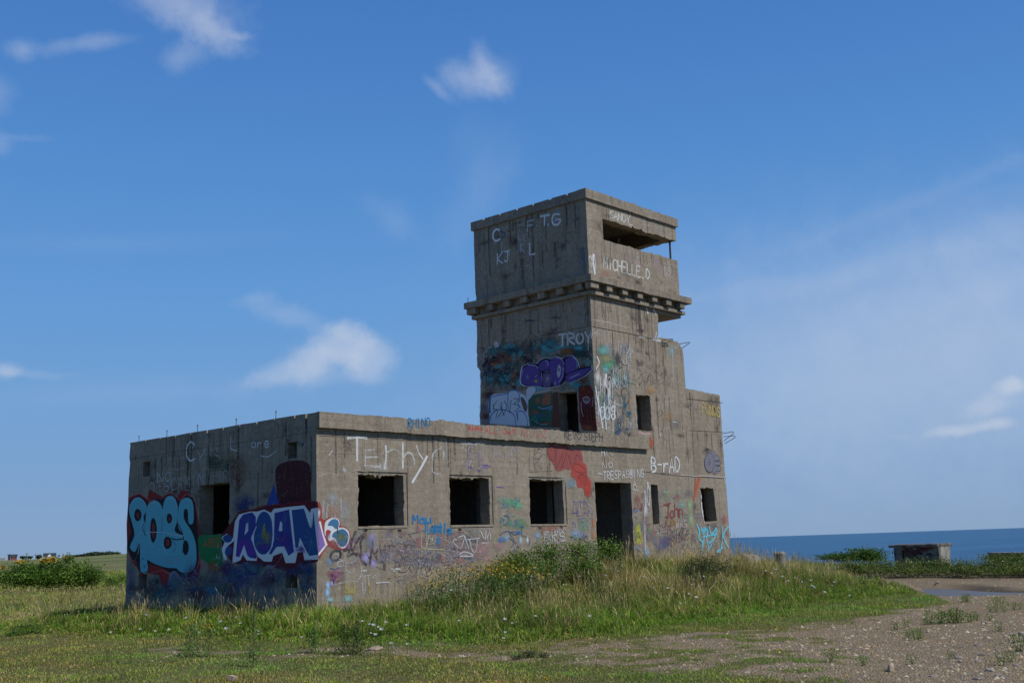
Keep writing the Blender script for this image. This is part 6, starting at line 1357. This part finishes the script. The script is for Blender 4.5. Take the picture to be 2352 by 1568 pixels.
for x_, y_, yp in ((1010, 1300, -1.1), (1035, 1308, -1.4), (1052, 1296, -1.0), (1075, 1300, -1.3), (1095, 1288, -1.1), (1118, 1282, -1.2), (1140, 1290, -1.6), (1160, 1282, -1.5), (1130, 1305, -2.0), (1090, 1315, -2.0), (1060, 1325, -2.1), (1180, 1298, -2.2), (958, 1332, -1.1), (975, 1338, -1.2), (940, 1345, -1.2), (985, 1322, -1.0), (1205, 1300, -2.4), (1105, 1300, -1.6), (1020, 1318, -1.6), (1000, 1335, -1.9), (1325, 1268, -1.1), (1345, 1280, -1.5), (1240, 1312, -2.5), (1160, 1312, -2.4), (1625, 1288, -1.0), (1590, 1290, -1.0), (1540, 1295, -1.0), (1560, 1290, -.9), (1520, 1300, -1.2)):
    p = hit(x_, y_, 1, yp); zg = gz_(p); sc = max(.5, (p[2]-zg)/.72)
    if first: g0.location = (p[0], p[1], zg); g0.scale = (sc,)*3; first = False
    else: dup(g0, (p[0], p[1], zg), random.uniform(0, 6), sc*random.uniform(.92, 1.05))
def place_ray(x, y):
    """where the sight line through (x, y) meets the ground"""
    d = ray(x, y); d = d/np.linalg.norm(d); t = 8.0
    while t < 120:
        p = EYE+d*t
        if p[2] < gz_(p): break
        t += .05
    return EYE+d*t
def top_spot(x, y, hh):
    """a plant of height hh whose top shows at reference (x, y)"""
    d = ray(x, y); d = d/np.hypot(d[0], d[1]); t = 10.0
    while t < 80:
        p = EYE+d*t
        if p[2]-gz_(p) < hh: break
        t += .05
    return (p[0], p[1], gz_(p)), p[2]-gz_(p)
# single goldenrods in the grass
for x_, y_, hh in ((478, 1432, .5), (436, 1422, .5), (818, 1424, .4), (856, 1410, .4), (248, 1482, .25), (300, 1492, .2)):
    b_, h_ = top_spot(x_, y_, hh); dup(g0, b_, random.uniform(0, 6), h_/.72, None)['label'] = 'single goldenrod standing in the meadow grass before the shaded wall'
# wild carrot umbels
def carrot():
    root = empty('wild_carrot'); tag(root, 'white wild carrot flower head on a thin stalk in the meadow grass', 'wildflower', 'wild carrot flowers in the meadow')
    mb = MB(); mb.tube([(0, 0, -.03), (.01, .0, .3), (.0, .01, .6)], .004, 4, .0025)
    for k in range(8):
        a = k*.785; mb.tube([(0, .01, .6), (.035*math.cos(a), .01+.035*math.sin(a), .63)], .0016, 3)
    mb.build('stem', M_STEM, root)
    n = 46; a = rng.uniform(0, 6.28, n); rr = .04*np.sqrt(rng.random(n)); P = np.stack([rr*np.cos(a), .01+rr*np.sin(a), 0.632+.008*rng.random(n)-rr**2*5], -1)
    me = leaf_mesh('flower_head', P, rng.uniform(.012, .022, n), np.tile([(.62, .62, .56)], (n, 1)), 1.0, 3.0); link('flower_head', me, M_LEAF, root)
    return root
c0_ = carrot(); first = True
CPOS = [(338, 1411), (429, 1409), (565, 1409), (520, 1422), (560, 1428), (593, 1454), (460, 1448), (600, 1444), (525, 1437), (705, 1458), (390, 1440), (250, 1448), (345, 1437), (350, 1446), (490, 1444),
 (828, 1425), (838, 1428), (850, 1432), (868, 1438), (872, 1444), (842, 1450), (870, 1426), (893, 1419), (862, 1452), (905, 1474), (936, 1474), (945, 1430), (1030, 1350), (978, 1328), (1060, 1420), (1145, 1412), (1160, 1428), (1150, 1462), (1165, 1448),
 (1352, 1268), (1366, 1268), (1388, 1276), (1400, 1282), (1372, 1284), (1412, 1290), (1422, 1288), (1338, 1292), (1331, 1290), (1356, 1300), (1370, 1298), (1386, 1304), (1400, 1306), (1414, 1310), (1430, 1294), (1350, 1312), (1325, 1318), (1380, 1318), (1230, 1318), (1242, 1322), (1258, 1316), (1270, 1330), (1300, 1338),
 (1490, 1324), (1500, 1326), (1478, 1322), (1530, 1344), (1600, 1319), (1595, 1328), (1597, 1336), (1668, 1326), (1590, 1360), (1600, 1362), (1545, 1382), (1498, 1346), (1222, 1412), (1370, 1408),
 (1775, 1305), (1785, 1303), (1792, 1310), (1768, 1312), (1800, 1318), (1820, 1322), (1798, 1330), (1808, 1330), (1842, 1330), (1848, 1328), (1852, 1342), (1868, 1346), (1878, 1342), (1905, 1334), (1912, 1340), (1740, 1300), (1755, 1306), (1880, 1352), (1960, 1360), (1710, 1262), (1722, 1258), (1735, 1268), (1748, 1264), (2030, 1258), (2290, 1285)]
for x_, y_ in CPOS:
    hh = .62 if y_ < 1440 else .3
    b_, h_ = top_spot(x_, y_, hh); h_ = min(h_, .95)
    if first: c0_.location = b_; c0_.scale = (1, 1, h_/.63); first = False
    else:
        q = dup(c0_, b_, random.uniform(0, 6)); s_ = random.uniform(.45, .85); q.scale = (s_, s_, h_/.63); q.rotation_euler = (random.uniform(.0, .35), random.uniform(-.35, .05), 0)
# yellow hawkweed dots
def hawk():
    root = empty('yellow_flower'); tag(root, 'tiny yellow flower in the short grass', 'wildflower', 'tiny yellow flowers in the turf')
    mb = MB(); mb.tube([(0, 0, -.02), (0, 0, .035)], .002, 3); mb.build('stem', M_STEM, root)
    P = rng.normal(0, .008, (8, 3))+[0, 0, .045]; link('flower_head', leaf_mesh('flower_head', P, .03, np.tile([(.62, .42, .02)], (8, 1)), 1, 2), M_LEAF, root); return root
h0 = hawk(); first = True
for x_, y_ in ((1256, 1502), (690, 1484), (700, 1487), (1788, 1502), (2002, 1506), (1946, 1560), (1254, 1568), (1360, 1450), (1500, 1430), (1610, 1432), (1940, 1378), (1925, 1382), (1900, 1390), (1620, 1400), (1420, 1443), (640, 1475), (330, 1476), (1300, 1460), (1225, 1470), (1740, 1420), (1150, 1476)):
    b_ = place_ray(x_, y_); b_[2] = gz_(b_)
    if first: h0.location = b_; first = False
    else: dup(h0, b_, 0, random.uniform(.8, 1.3))
# weeds in the gravel
def weed():
    root = empty('gravel_weed'); tag(root, 'tufted green weed growing in the gravel at the right', 'plant', 'weeds in the gravel')
    n = 160; P = np.stack([rng.normal(0, .07, n), rng.normal(0, .07, n), rng.uniform(0, .20, n)], -1)
    link('foliage', leaf_mesh('foliage', P, rng.uniform(.02, .045, n), pick([(.14, .22, .035), (.22, .29, .05), (.09, .15, .03)], [2, 2, 2], n), .4), M_LEAF, root)
    mb = MB()
    for k in range(6): mb.tube([(random.uniform(-.03, .03), random.uniform(-.03, .03), -.02), (random.uniform(-.1, .1), random.uniform(-.1, .1), random.uniform(.12, .22))], .003, 3)
    mb.build('stem', M_STEM, root); return root
w0 = weed(); first = True; D7 = (1800, 1400, 648/2352)
for x_, y_, s_ in ((1620, 330, 1), (1640, 320, 1), (1700, 320, 1), (1740, 325, 1.3), (1770, 318, 1.1), (1795, 322, .8), (1880, 315, .8), (1905, 300, .8), (1530, 335, .9), (1500, 330, .6), (1945, 300, .6), (1520, 250, .6), (1620, 215, .5), (2055, 300, .6), (2270, 205, .7), (2320, 200, .6), (2215, 175, .5), (2310, 570, 1.1), (2140, 395, .8), (2160, 690, .7), (2240, 660, .6), (2110, 230, .7), (2060, 225, .7), (2180, 225, .6), (2100, 165, .8), (2160, 160, .8), (1860, 140, .9), (1840, 145, .8), (1720, 630, .5), (1380, 680, .6), (960, 690, .6), (680, 660, .8), (1350, 460, .7), (1420, 470, .9), (1450, 460, .7), (1240, 380, .7), (1340, 360, .7)):
    b_ = place_ray(*ref(D7, x_, y_)); b_[2] = gz_(b_)
    if first: w0.location = b_; w0.scale = (s_,)*3; first = False
    else: dup(w0, b_, random.uniform(0, 6), s_)
# tall mullein-like spike and docks near the shaded wall
def spike(name, x, y, hh, label, pal, rad=.05):
    b_, h_ = top_spot(x, y, hh); root = empty(name, b_); tag(root, label, 'plant')
    n = 420; t = rng.random(n); P = np.stack([b_[0]+rng.normal(0, 1, n)*rad*(1.1-t), b_[1]+rng.normal(0, 1, n)*rad*(1.1-t), b_[2]+t*h_], -1)
    link('foliage', leaf_mesh('foliage', P, rng.uniform(.03, .06, n)*(1.2-.6*t), pick(pal, [1]*len(pal), n), .35), M_LEAF, root)
    mb = MB(); mb.tube([b_, (b_[0], b_[1], b_[2]+h_*.97)], .006, 4); mb.build('stem', M_STEM, root)
spike('weed_spike', 583, 1390, .85, 'upright green plant with a pale spike before the shaded wall', [(.10, .19, .03), (.14, .22, .05), (.30, .26, .14)])
spike('leafy_weed', 447, 1432, .5, 'light green leafy weed under the teal graffiti', [(.12, .21, .05), (.16, .24, .07)], .13)
spike('leafy_weed', 720, 1438, .4, 'light green leafy weed at the foot of the near corner', [(.12, .21, .05), (.10, .17, .04)], .09)
spike('leafy_weed', 790, 1432, .45, 'dark leafy weed just right of the near corner', [(.03, .06, .02), (.05, .09, .02)], .12)
spike('leafy_weed', 820, 1424, .5, 'dark pointed weed against the pale blue paint', [(.03, .06, .02), (.05, .09, .02)], .10)
spike('leafy_weed', 1425, 1236, 1.1, 'leafy green plant growing up inside the doorway edge', [(.06, .11, .02), (.10, .15, .03)], .13)
spike('leafy_weed', 1375, 1250, 1.0, 'green sprig growing before the dark doorway', [(.06, .11, .02), (.10, .15, .03)], .10)

# ------------------------------------------------------------------ stones, litter, concrete pieces
def stone_bm(seed, flat=.5, sub=2, rough=.22):
    bm = bmesh.new(); bmesh.ops.create_icosphere(bm, subdivisions=sub, radius=1); r = random.Random(seed); ph = [r.uniform(0, 6) for _ in range(6)]
    sx, sy = r.uniform(.75, 1.25), r.uniform(.6, 1)
    for v in bm.verts:
        c = v.co; k = 1+rough*(math.sin(c.x*3+ph[0])*math.sin(c.y*3.3+ph[1])+.6*math.sin(c.z*5+ph[2])*math.sin(c.x*5+ph[3]))
        v.co = Vector((c.x*k*sx, c.y*k*sy, c.z*k*flat))
    me = bpy.data.meshes.new('stone'); bm.to_mesh(me); bm.free(); return me
sms = [stone_bm(k, .35+.1*(k % 3)) for k in range(6)]
for m_ in sms: m_.materials.append(M_STONE)
for k, (x_, y_, s_) in enumerate(((1788, 628, .075), (1730, 382, .06), (2025, 328, .06), (1400, 528, .045), (1985, 602, .06), (2335, 432, .12), (2235, 418, .07), (1955, 520, .06), (2055, 742, .07), (1945, 812, .08), (1822, 832, .05), (1722, 718, .055), (2285, 692, .06), (2140, 778, .06), (1492, 658, .045), (2290, 590, .07), (2130, 615, .05), (1800, 660, .06), (1960, 655, .06), (2200, 445, .05), (2180, 500, .05), (2240, 490, .05), (2120, 560, .05), (1660, 520, .045), (1350, 635, .045), (1030, 650, .04), (620, 465, .04), (1060, 480, .04), (2000, 360, .035), (2280, 355, .04), (1810, 535, .05), (1560, 790, .045), (1180, 725, .04), (860, 550, .04))):
    b_ = place_ray(*ref(D7, x_, y_)); o = bpy.data.objects.new('stone', sms[k % 6]); C.objects.link(o)
    o.location = (b_[0], b_[1], gz_(b_)+s_*.04); s_ *= .78; o.scale = (s_,)*3; o.rotation_euler = (random.uniform(-.2, .2), random.uniform(-.2, .2), random.uniform(0, 6))
    tag(o, 'fist sized grey stone lying on the gravel at the right', 'stone', 'stones on the gravel')
def single_stone(x, y, s3, mat, name, label, cat, rz=0, dz=0):
    me = stone_bm(int(x+y), .9, 3, .12); me.materials.append(mat); b_ = place_ray(x, y); o = bpy.data.objects.new(name, me); C.objects.link(o)
    o.location = (b_[0], b_[1], gz_(b_)+dz); o.scale = s3; o.rotation_euler = (0, 0, rz); tag(o, label, cat); return o
single_stone(864, 1490, (.19, .11, .035), M_TANSTONE, 'flat_rock', 'flat tan rock lying in the turf below the near corner', 'rock', .7, .01)
mb = MB(); mb.box(-.055, -.04, 0, .055, .04, .06, .008)
b_ = place_ray(532, 1564); o = mb.build('brick_piece', M_TANSTONE, None, .006); o.location = (b_[0], b_[1], gz_(b_)+.015); o.rotation_euler = (.25, .1, .5); tag(o, 'small tan broken brick at the bottom edge of the lawn', 'brick')
single_stone(2047, 1541, (.06, .05, .075), M_TANSTONE, 'brown_stone', 'upright brown stone between grass and gravel', 'stone', .3, .03)
M_WHITE = simple('white_paper', (.66, .68, .62), .6, .1, 20, .3)
M_DARK = simple('dark_plastic', (.02, .025, .02), .5, .2, 20, .4)
root = empty('paper_cup'); b_ = place_ray(1566, 1416); root.location = (b_[0], b_[1], gz_(b_)+.035); tag(root, 'crushed white paper cup lying in the short grass', 'litter')
bm = bmesh.new(); bmesh.ops.create_cone(bm, cap_ends=False, segments=18, radius1=.042, radius2=.03, depth=.17)
for v in bm.verts: v.co.x *= .75+.3*math.sin(v.co.z*30); v.co.y *= 1.1
me = bpy.data.meshes.new('cup'); bm.to_mesh(me); bm.free(); c_ = link('cup', me, M_WHITE); c_.parent = root
bm = bmesh.new(); bmesh.ops.create_cone(bm, cap_ends=True, segments=18, radius1=.046, radius2=.044, depth=.015); me = bpy.data.meshes.new('lid'); bm.to_mesh(me); bm.free(); l_ = link('lid', me, M_DARK); l_.parent = root; l_.location = (0, 0, -.10); l_.rotation_euler = (.3, 0, 0)
root.rotation_euler = (math.radians(84), 0, math.radians(-70))
# gravel
gm = []; x, y = scatter(210000, 10.3, 42, 10, 60)
Gm, T, u, v, r, az, n1, n2 = masks(x, y)
keep = outside(x, y) & (rng.random(len(x)) < Gm*np.clip(1.4-r/30, .12, 1)*(.35+.9*fbm(x, y, 1.3, 3))) & (poly_sd(x, y, pond) > .0)
x, y = x[keep], y[keep]; n = len(x); s = np.clip(rng.lognormal(-4.65, .62, n), .004, .05)
base = np.array([(1, 0, 0), (0, 1, 0), (-1, 0, 0), (0, -1, 0), (0, 0, 1)], float)
P = base[None]*rng.uniform(.6, 1.2, (n, 5, 1))*s[:, None, None]*np.array([1, 1, .75]); a = rng.uniform(0, 6.28, n); ca, sa = np.cos(a)[:, None], np.sin(a)[:, None]
P = np.stack([P[:, :, 0]*ca-P[:, :, 1]*sa, P[:, :, 0]*sa+P[:, :, 1]*ca, P[:, :, 2]], -1)+np.stack([x, y, ground_h(x, y)-.002], -1)[:, None]
b = (np.arange(n)*5)[:, None]; F = np.concatenate([b+[0, 1, 4], b+[1, 2, 4], b+[2, 3, 4], b+[3, 0, 4]], 0)
me = raw_mesh('gravel', P.reshape(-1, 3), F); cc = pick([(.40, .31, .19), (.28, .225, .16), (.44, .38, .28), (.33, .23, .14), (.14, .12, .10)], [3, 4, 2, 2, 4], n); attr_col(me, 'tint', np.repeat(cc, 5, 0))
m, nt, out = new_mat('gravel_stone'); g = G(nt); b = g.bsdf(g.attr('tint'), .9, None, .2); nt.links.new(b.outputs[0], out.inputs[0])
tag(link('gravel', me, m), 'loose grey and tan gravel worn through the turf', 'gravel', None, 'stuff')

# small bunker, block and wall towards the sea
M_OLDC = simple('old_concrete', (.27, .25, .21), .95, .35, 2.5, .15, 0, .6, 12)
M_OLDD = simple('dark_shaded_concrete', (.13, .115, .095), .95, .55, 2.5, .15, 0, .6, 12)  # dark brown slab; for the left wall, shade is put into the colour
def boxthing(name, label, cat, corner_ref, left_ref, right_ref, r, zbot):
    c = at_depth(*corner_ref, r); yl = hit(*left_ref, 0, c[0])[1]; xr = hit(*right_ref, 1, c[1])[0]
    return c, yl, xr
c, yl, xr = boxthing('b', '', '', ref(DR, 1128, 347), ref(DR, 428, 368), ref(DR, 1338, 340), 60, 0)
zg = float(ground_h(c[0]+1, c[1]+2)); root = empty('small_bunker', (c[0], c[1], zg)); tag(root, 'small square concrete bunker with a thick flat roof slab by the sea', 'bunker')
zt_ = c[2]; th = 42*398/2352/K*60/FPX
mb = MB(); mb.box(c[0], c[1], zt_-th, xr, yl, zt_, .015); mb.build('roof_slab', M_OLDD, root, .03)
iy = .09*(yl-c[1]); ix = .06*(xr-c[0])
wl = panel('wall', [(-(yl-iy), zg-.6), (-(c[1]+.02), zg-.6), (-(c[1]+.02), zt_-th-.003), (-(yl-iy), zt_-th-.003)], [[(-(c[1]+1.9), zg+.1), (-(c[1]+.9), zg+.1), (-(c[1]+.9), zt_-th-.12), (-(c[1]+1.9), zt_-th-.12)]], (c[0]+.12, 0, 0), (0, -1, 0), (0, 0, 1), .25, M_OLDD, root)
mb = MB(); mb.box(c[0]+.375, c[1]+.02, zg-.6, xr-ix*3, c[1]+.25, zt_-th-.003); mb.build('wall', M_OLDC, root)
mb = MB(); mb.box(xr-ix*3-.25, c[1]+.255, zg-.6, xr-ix*3, yl-iy, zt_-th-.003); mb.build('wall', M_OLDC, root)
FACES['bunk'] = (0, c[0]+.12, -1); B_keep = B; B = root
i_ = Ink('bunk', DR)
i_.scrib(850, 460, 380, 150, 20, .07, [(.14, .02, .03), (.02, .02, .02), (.10, .02, .04), (.3, .3, .3)], .7).blob(700, 470, 60, 60, (.10, .02, .025), .6).blob(950, 430, 80, 40, (.12, .015, .03), .7)
i_.make('graffiti', 'dark red scribbles on the small bunker'); B = B_keep
# concrete stub
D5 = (1740, 1240, 360/2352)
c = at_depth(*ref(D5, 835, 508), 36); yl = hit(*ref(D5, 703, 515), 0, c[0])[1]; xr = hit(*ref(D5, 900, 508), 1, c[1])[0]
mb = MB(); mb.box(c[0], c[1], gz_(c)-.3, xr, yl, c[2], .012); o = mb.build('concrete_block', M_OLDC, None, .05); tag(o, 'squat upright concrete block in the grass before the sea', 'concrete block')
b_ = at_depth(*ref(D5, 330, 545), 33); me = stone_bm(5, .5, 3, .2); me.materials.append(M_OLDC); o = bpy.data.objects.new('rubble_slab', me); C.objects.link(o); o.location = b_-np.array([0, 0, .25]); o.scale = (.42, .35, .5); o.rotation_euler = (.2, .45, -.7); tag(o, 'tilted pale rubble slab half hidden in grass by the right corner', 'rubble')
c = at_depth(*ref(DR, 1850, 472), 56); c2 = at_depth(*ref(DR, 2900, 425), 50)
d_ = Vector(c2-c); d_.z = 0; L_ = d_.length; d_.normalize()
root = empty('ruined_wall', (c[0], c[1], gz_(c))); tag(root, 'long low brown ruined wall on the far right by the sea', 'wall')
mb = MB(); nn_ = Vector((-d_.y, d_.x, 0))
for k in range(1):
    p = Vector(c)-Vector((0, 0, 1.6)); q = p+d_*L_; zt2 = c2[2]-.12
    vts = [p, q, q+nn_*.4, p+nn_*.4, Vector((p.x, p.y, c[2]-.07)), Vector((q.x, q.y, zt2-.07)), Vector((q.x, q.y, zt2-.07))+nn_*.4, Vector((p.x, p.y, c[2]-.07))+nn_*.4]
    mb.add(vts, [(0, 3, 2, 1), (4, 5, 6, 7), (0, 1, 5, 4), (1, 2, 6, 5), (2, 3, 7, 6), (3, 0, 4, 7)])
mb.build('wall', simple('brown_wall', (.12, .065, .045), .95, .4, 3, .1), root)
mb = MB(); a_ = [v+Vector((0, 0, .002)) for v in (vts[4]-nn_*.05-d_*.05, vts[5]-nn_*.05, vts[6]+nn_*.05, vts[7]+nn_*.05-d_*.05)]
mb.add(a_+[v+Vector((0, 0, .07)) for v in a_], [(0, 3, 2, 1), (4, 5, 6, 7), (0, 1, 5, 4), (1, 2, 6, 5), (2, 3, 7, 6), (3, 0, 4, 7)]); mb.build('coping', M_OLDC, root)
o = MB(); p_ = place_ray(*ref(DR, 1090, 938)); q_ = place_ray(*ref(DR, 1150, 930)); o.tube([p_+np.array([0, 0, .03]), (p_+q_)/2+np.array([0, 0, .07]), q_+np.array([0, 0, .05])], .03, 6, .02); o = o.build('driftwood', M_TWIG); tag(o, 'dark stick lying on the gravel behind the puddle', 'stick')

# ------------------------------------------------------------------ far left: village and wood
DL = (0, 1290, 300/2352)
M_HW = simple('white_boards', (.82, .82, .80), .7, .06, 1); M_HR = simple('red_boards', (.36, .085, .065), .7, .1, 1); M_RF = simple('dark_shingles', (.035, .038, .048), .8, .2, 1); M_GL = simple('window_glass', (.05, .06, .08), .2, .1, 1)
M_RL = simple('grey_shingles', (.30, .31, .31), .8, .2, 1); M_POLE = simple('weathered_pole', (.16, .14, .12), .9, .2, 1)
AX = Vector((_r[0], _r[1], 0)).normalized(); AY = Vector((FW[0], FW[1], 0)).normalized()
def house(x0, x1, yeave, yridge, r, body, roof, label, gable=False, depth=8, group=None, win=3):
    p0 = at_depth(*ref(DL, x0, yeave), r); p1 = at_depth(*ref(DL, x1, yeave), r); zr = at_depth(*ref(DL, (x0+x1)/2, yridge), r)[2]; ze = p0[2]; zg = float(ground_h(p0[0], p0[1]))-.5
    root = empty('house', (p0[0], p0[1], zg)); tag(root, label, 'house', group)
    A = Vector((p0[0], p0[1], 0)); Bq = Vector((p1[0], p1[1], 0)); u_ = (Bq-A).normalized(); w = (Bq-A).length; v_ = Vector((-u_.y, u_.x, 0)); 
    if v_.dot(AY) < 0: v_ = -v_
    P = lambda a, b, z: A+u_*a+v_*b+Vector((0, 0, z))
    mb = MB(); mb.add([P(0, 0, zg), P(w, 0, zg), P(w, depth, zg), P(0, depth, zg), P(0, 0, ze), P(w, 0, ze), P(w, depth, ze), P(0, depth, ze)], [(0, 3, 2, 1), (4, 5, 6, 7), (0, 1, 5, 4), (1, 2, 6, 5), (2, 3, 7, 6), (3, 0, 4, 7)])
    if gable: mb.add([P(0, 0, ze), P(w, 0, ze), P(w/2, 0, zr), P(0, .2, ze), P(w, .2, ze), P(w/2, .2, zr)], [(0, 1, 2), (5, 4, 3), (0, 2, 5, 3), (2, 1, 4, 5), (1, 0, 3, 4)])
    mb.build('wall', body, root)
    e = .35; mb = MB()
    if gable: vs_ = [P(-e, -e, ze-.15), P(w/2, -e, zr+.12), P(w+e, -e, ze-.15), P(-e, depth+e, ze-.15), P(w/2, depth+e, zr+.12), P(w+e, depth+e, ze-.15)]; fs = [(0, 1, 4, 3), (1, 2, 5, 4), (3, 4, 5)]
    else: vs_ = [P(-e, -e, ze), P(w+e, -e, ze), P(w+e, depth/2, zr), P(-e, depth/2, zr), P(-e, depth+e, ze), P(w+e, depth+e, ze)]; fs = [(0, 1, 2, 3), (3, 2, 5, 4), (0, 3, 4), (1, 5, 2)]
    mb.add(vs_, fs); mb.build('roof', roof, root)
    for k in range(win):
        a = w*(k+.75)/(win+.5); mb = MB(); mb.add([P(a-.4, -.02, ze-1.7), P(a+.4, -.02, ze-1.7), P(a+.4, -.02, ze-.6), P(a-.4, -.02, ze-.6), P(a-.4, .1, ze-1.7), P(a+.4, .1, ze-1.7), P(a+.4, .1, ze-.6), P(a-.4, .1, ze-.6)], [(0, 1, 2, 3), (0, 4, 5, 1), (3, 2, 6, 7), (0, 3, 7, 4), (1, 5, 6, 2)]); mb.build('window', M_GL, root)
house(-30, 105, 345, 322, 880, M_HW, M_RL, 'low white house with a pale roof at the far left edge')
house(196, 318, 312, 268, 880, M_HR, M_RF, 'red house with a steep dark roof on the horizon')
house(150, 194, 300, 266, 900, M_RF, M_RF, 'dark gabled house end standing against the red house', win=1)
house(385, 508, 330, 300, 900, M_RL, M_RF, 'low house with a wide dark roof between the red and white gabled houses')
house(512, 602, 335, 325, 880, M_HW, M_RL, 'long low white house behind the big shrub', win=2)
house(886, 985, 312, 246, 880, M_HW, M_RF, 'white gabled house front with a steep dark roof', gable=True, win=1, depth=6)
house(815, 1045, 308, 244, 890, M_HW, M_RF, 'wide dark roofed house behind the white gable')
for k, (x_, y0_) in enumerate(((505, 238), (672, 262), (255, 290))):
    p = at_depth(*ref(DL, x_, y0_), 820); mb = MB(); mb.tube([(p[0], p[1], float(ground_h(p[0], p[1]))-.5), (p[0], p[1], p[2])], .22, 5); root = empty('utility_pole', (p[0], p[1], float(ground_h(p[0], p[1])))); tag(root, ('tall utility pole over the low dark roof', 'short utility pole left of the white gabled house', 'thin utility pole behind the red house')[k], 'utility pole')
    mb.build('pole', M_POLE, root); mb = MB(); q = Vector((p[0], p[1], p[2]-.8)); mb.tube([q-AX*1.2, q+AX*1.2], .12, 4); mb.build('crossarm', M_POLE, root)
def fartree(blobs_, n, size, label, name='tree'):
    shrub(name, blobs_, n, size, [(.05, .085, .035), (.035, .065, .03), (.08, .11, .045)], [2, 3, 1], label, 'tree', None, 5)
def bL(x, y, r, w, h): X, Y = ref(DL, x, y); s_ = 300/2352/K; return bl(X, Y, r, w*s_, h*s_)
fartree([bL(735, 310, 800, 38, 32), bL(715, 320, 800, 30, 24)], 700, 1.3, 'round dark tree left of the white gabled house')
fartree([bL(560, 320, 830, 50, 14), bL(420, 325, 830, 40, 20)], 500, 1.2, 'low dark tree by the low house roofs')
wood = [bL(x_, 300-(x_ > 1500)*min(45, (x_-1500)*.16)*.5, 1750, 60, max(14, min(48, (x_-1330)*.13))) for x_ in range(1390, 2215, 45)]
B_ = np.array(wood); P, _ = blobs_points(wood, 7000); cols = pick([(.075, .11, .055), (.055, .085, .045), (.11, .14, .07)], [2, 3, 1], 7000)
tag(link('distant_wood', leaf_mesh('distant_wood', P, rng.uniform(1.5, 3.2, 7000), cols, .8), M_LEAF), 'distant green wood on the left horizon', 'wood', None, 'stuff')
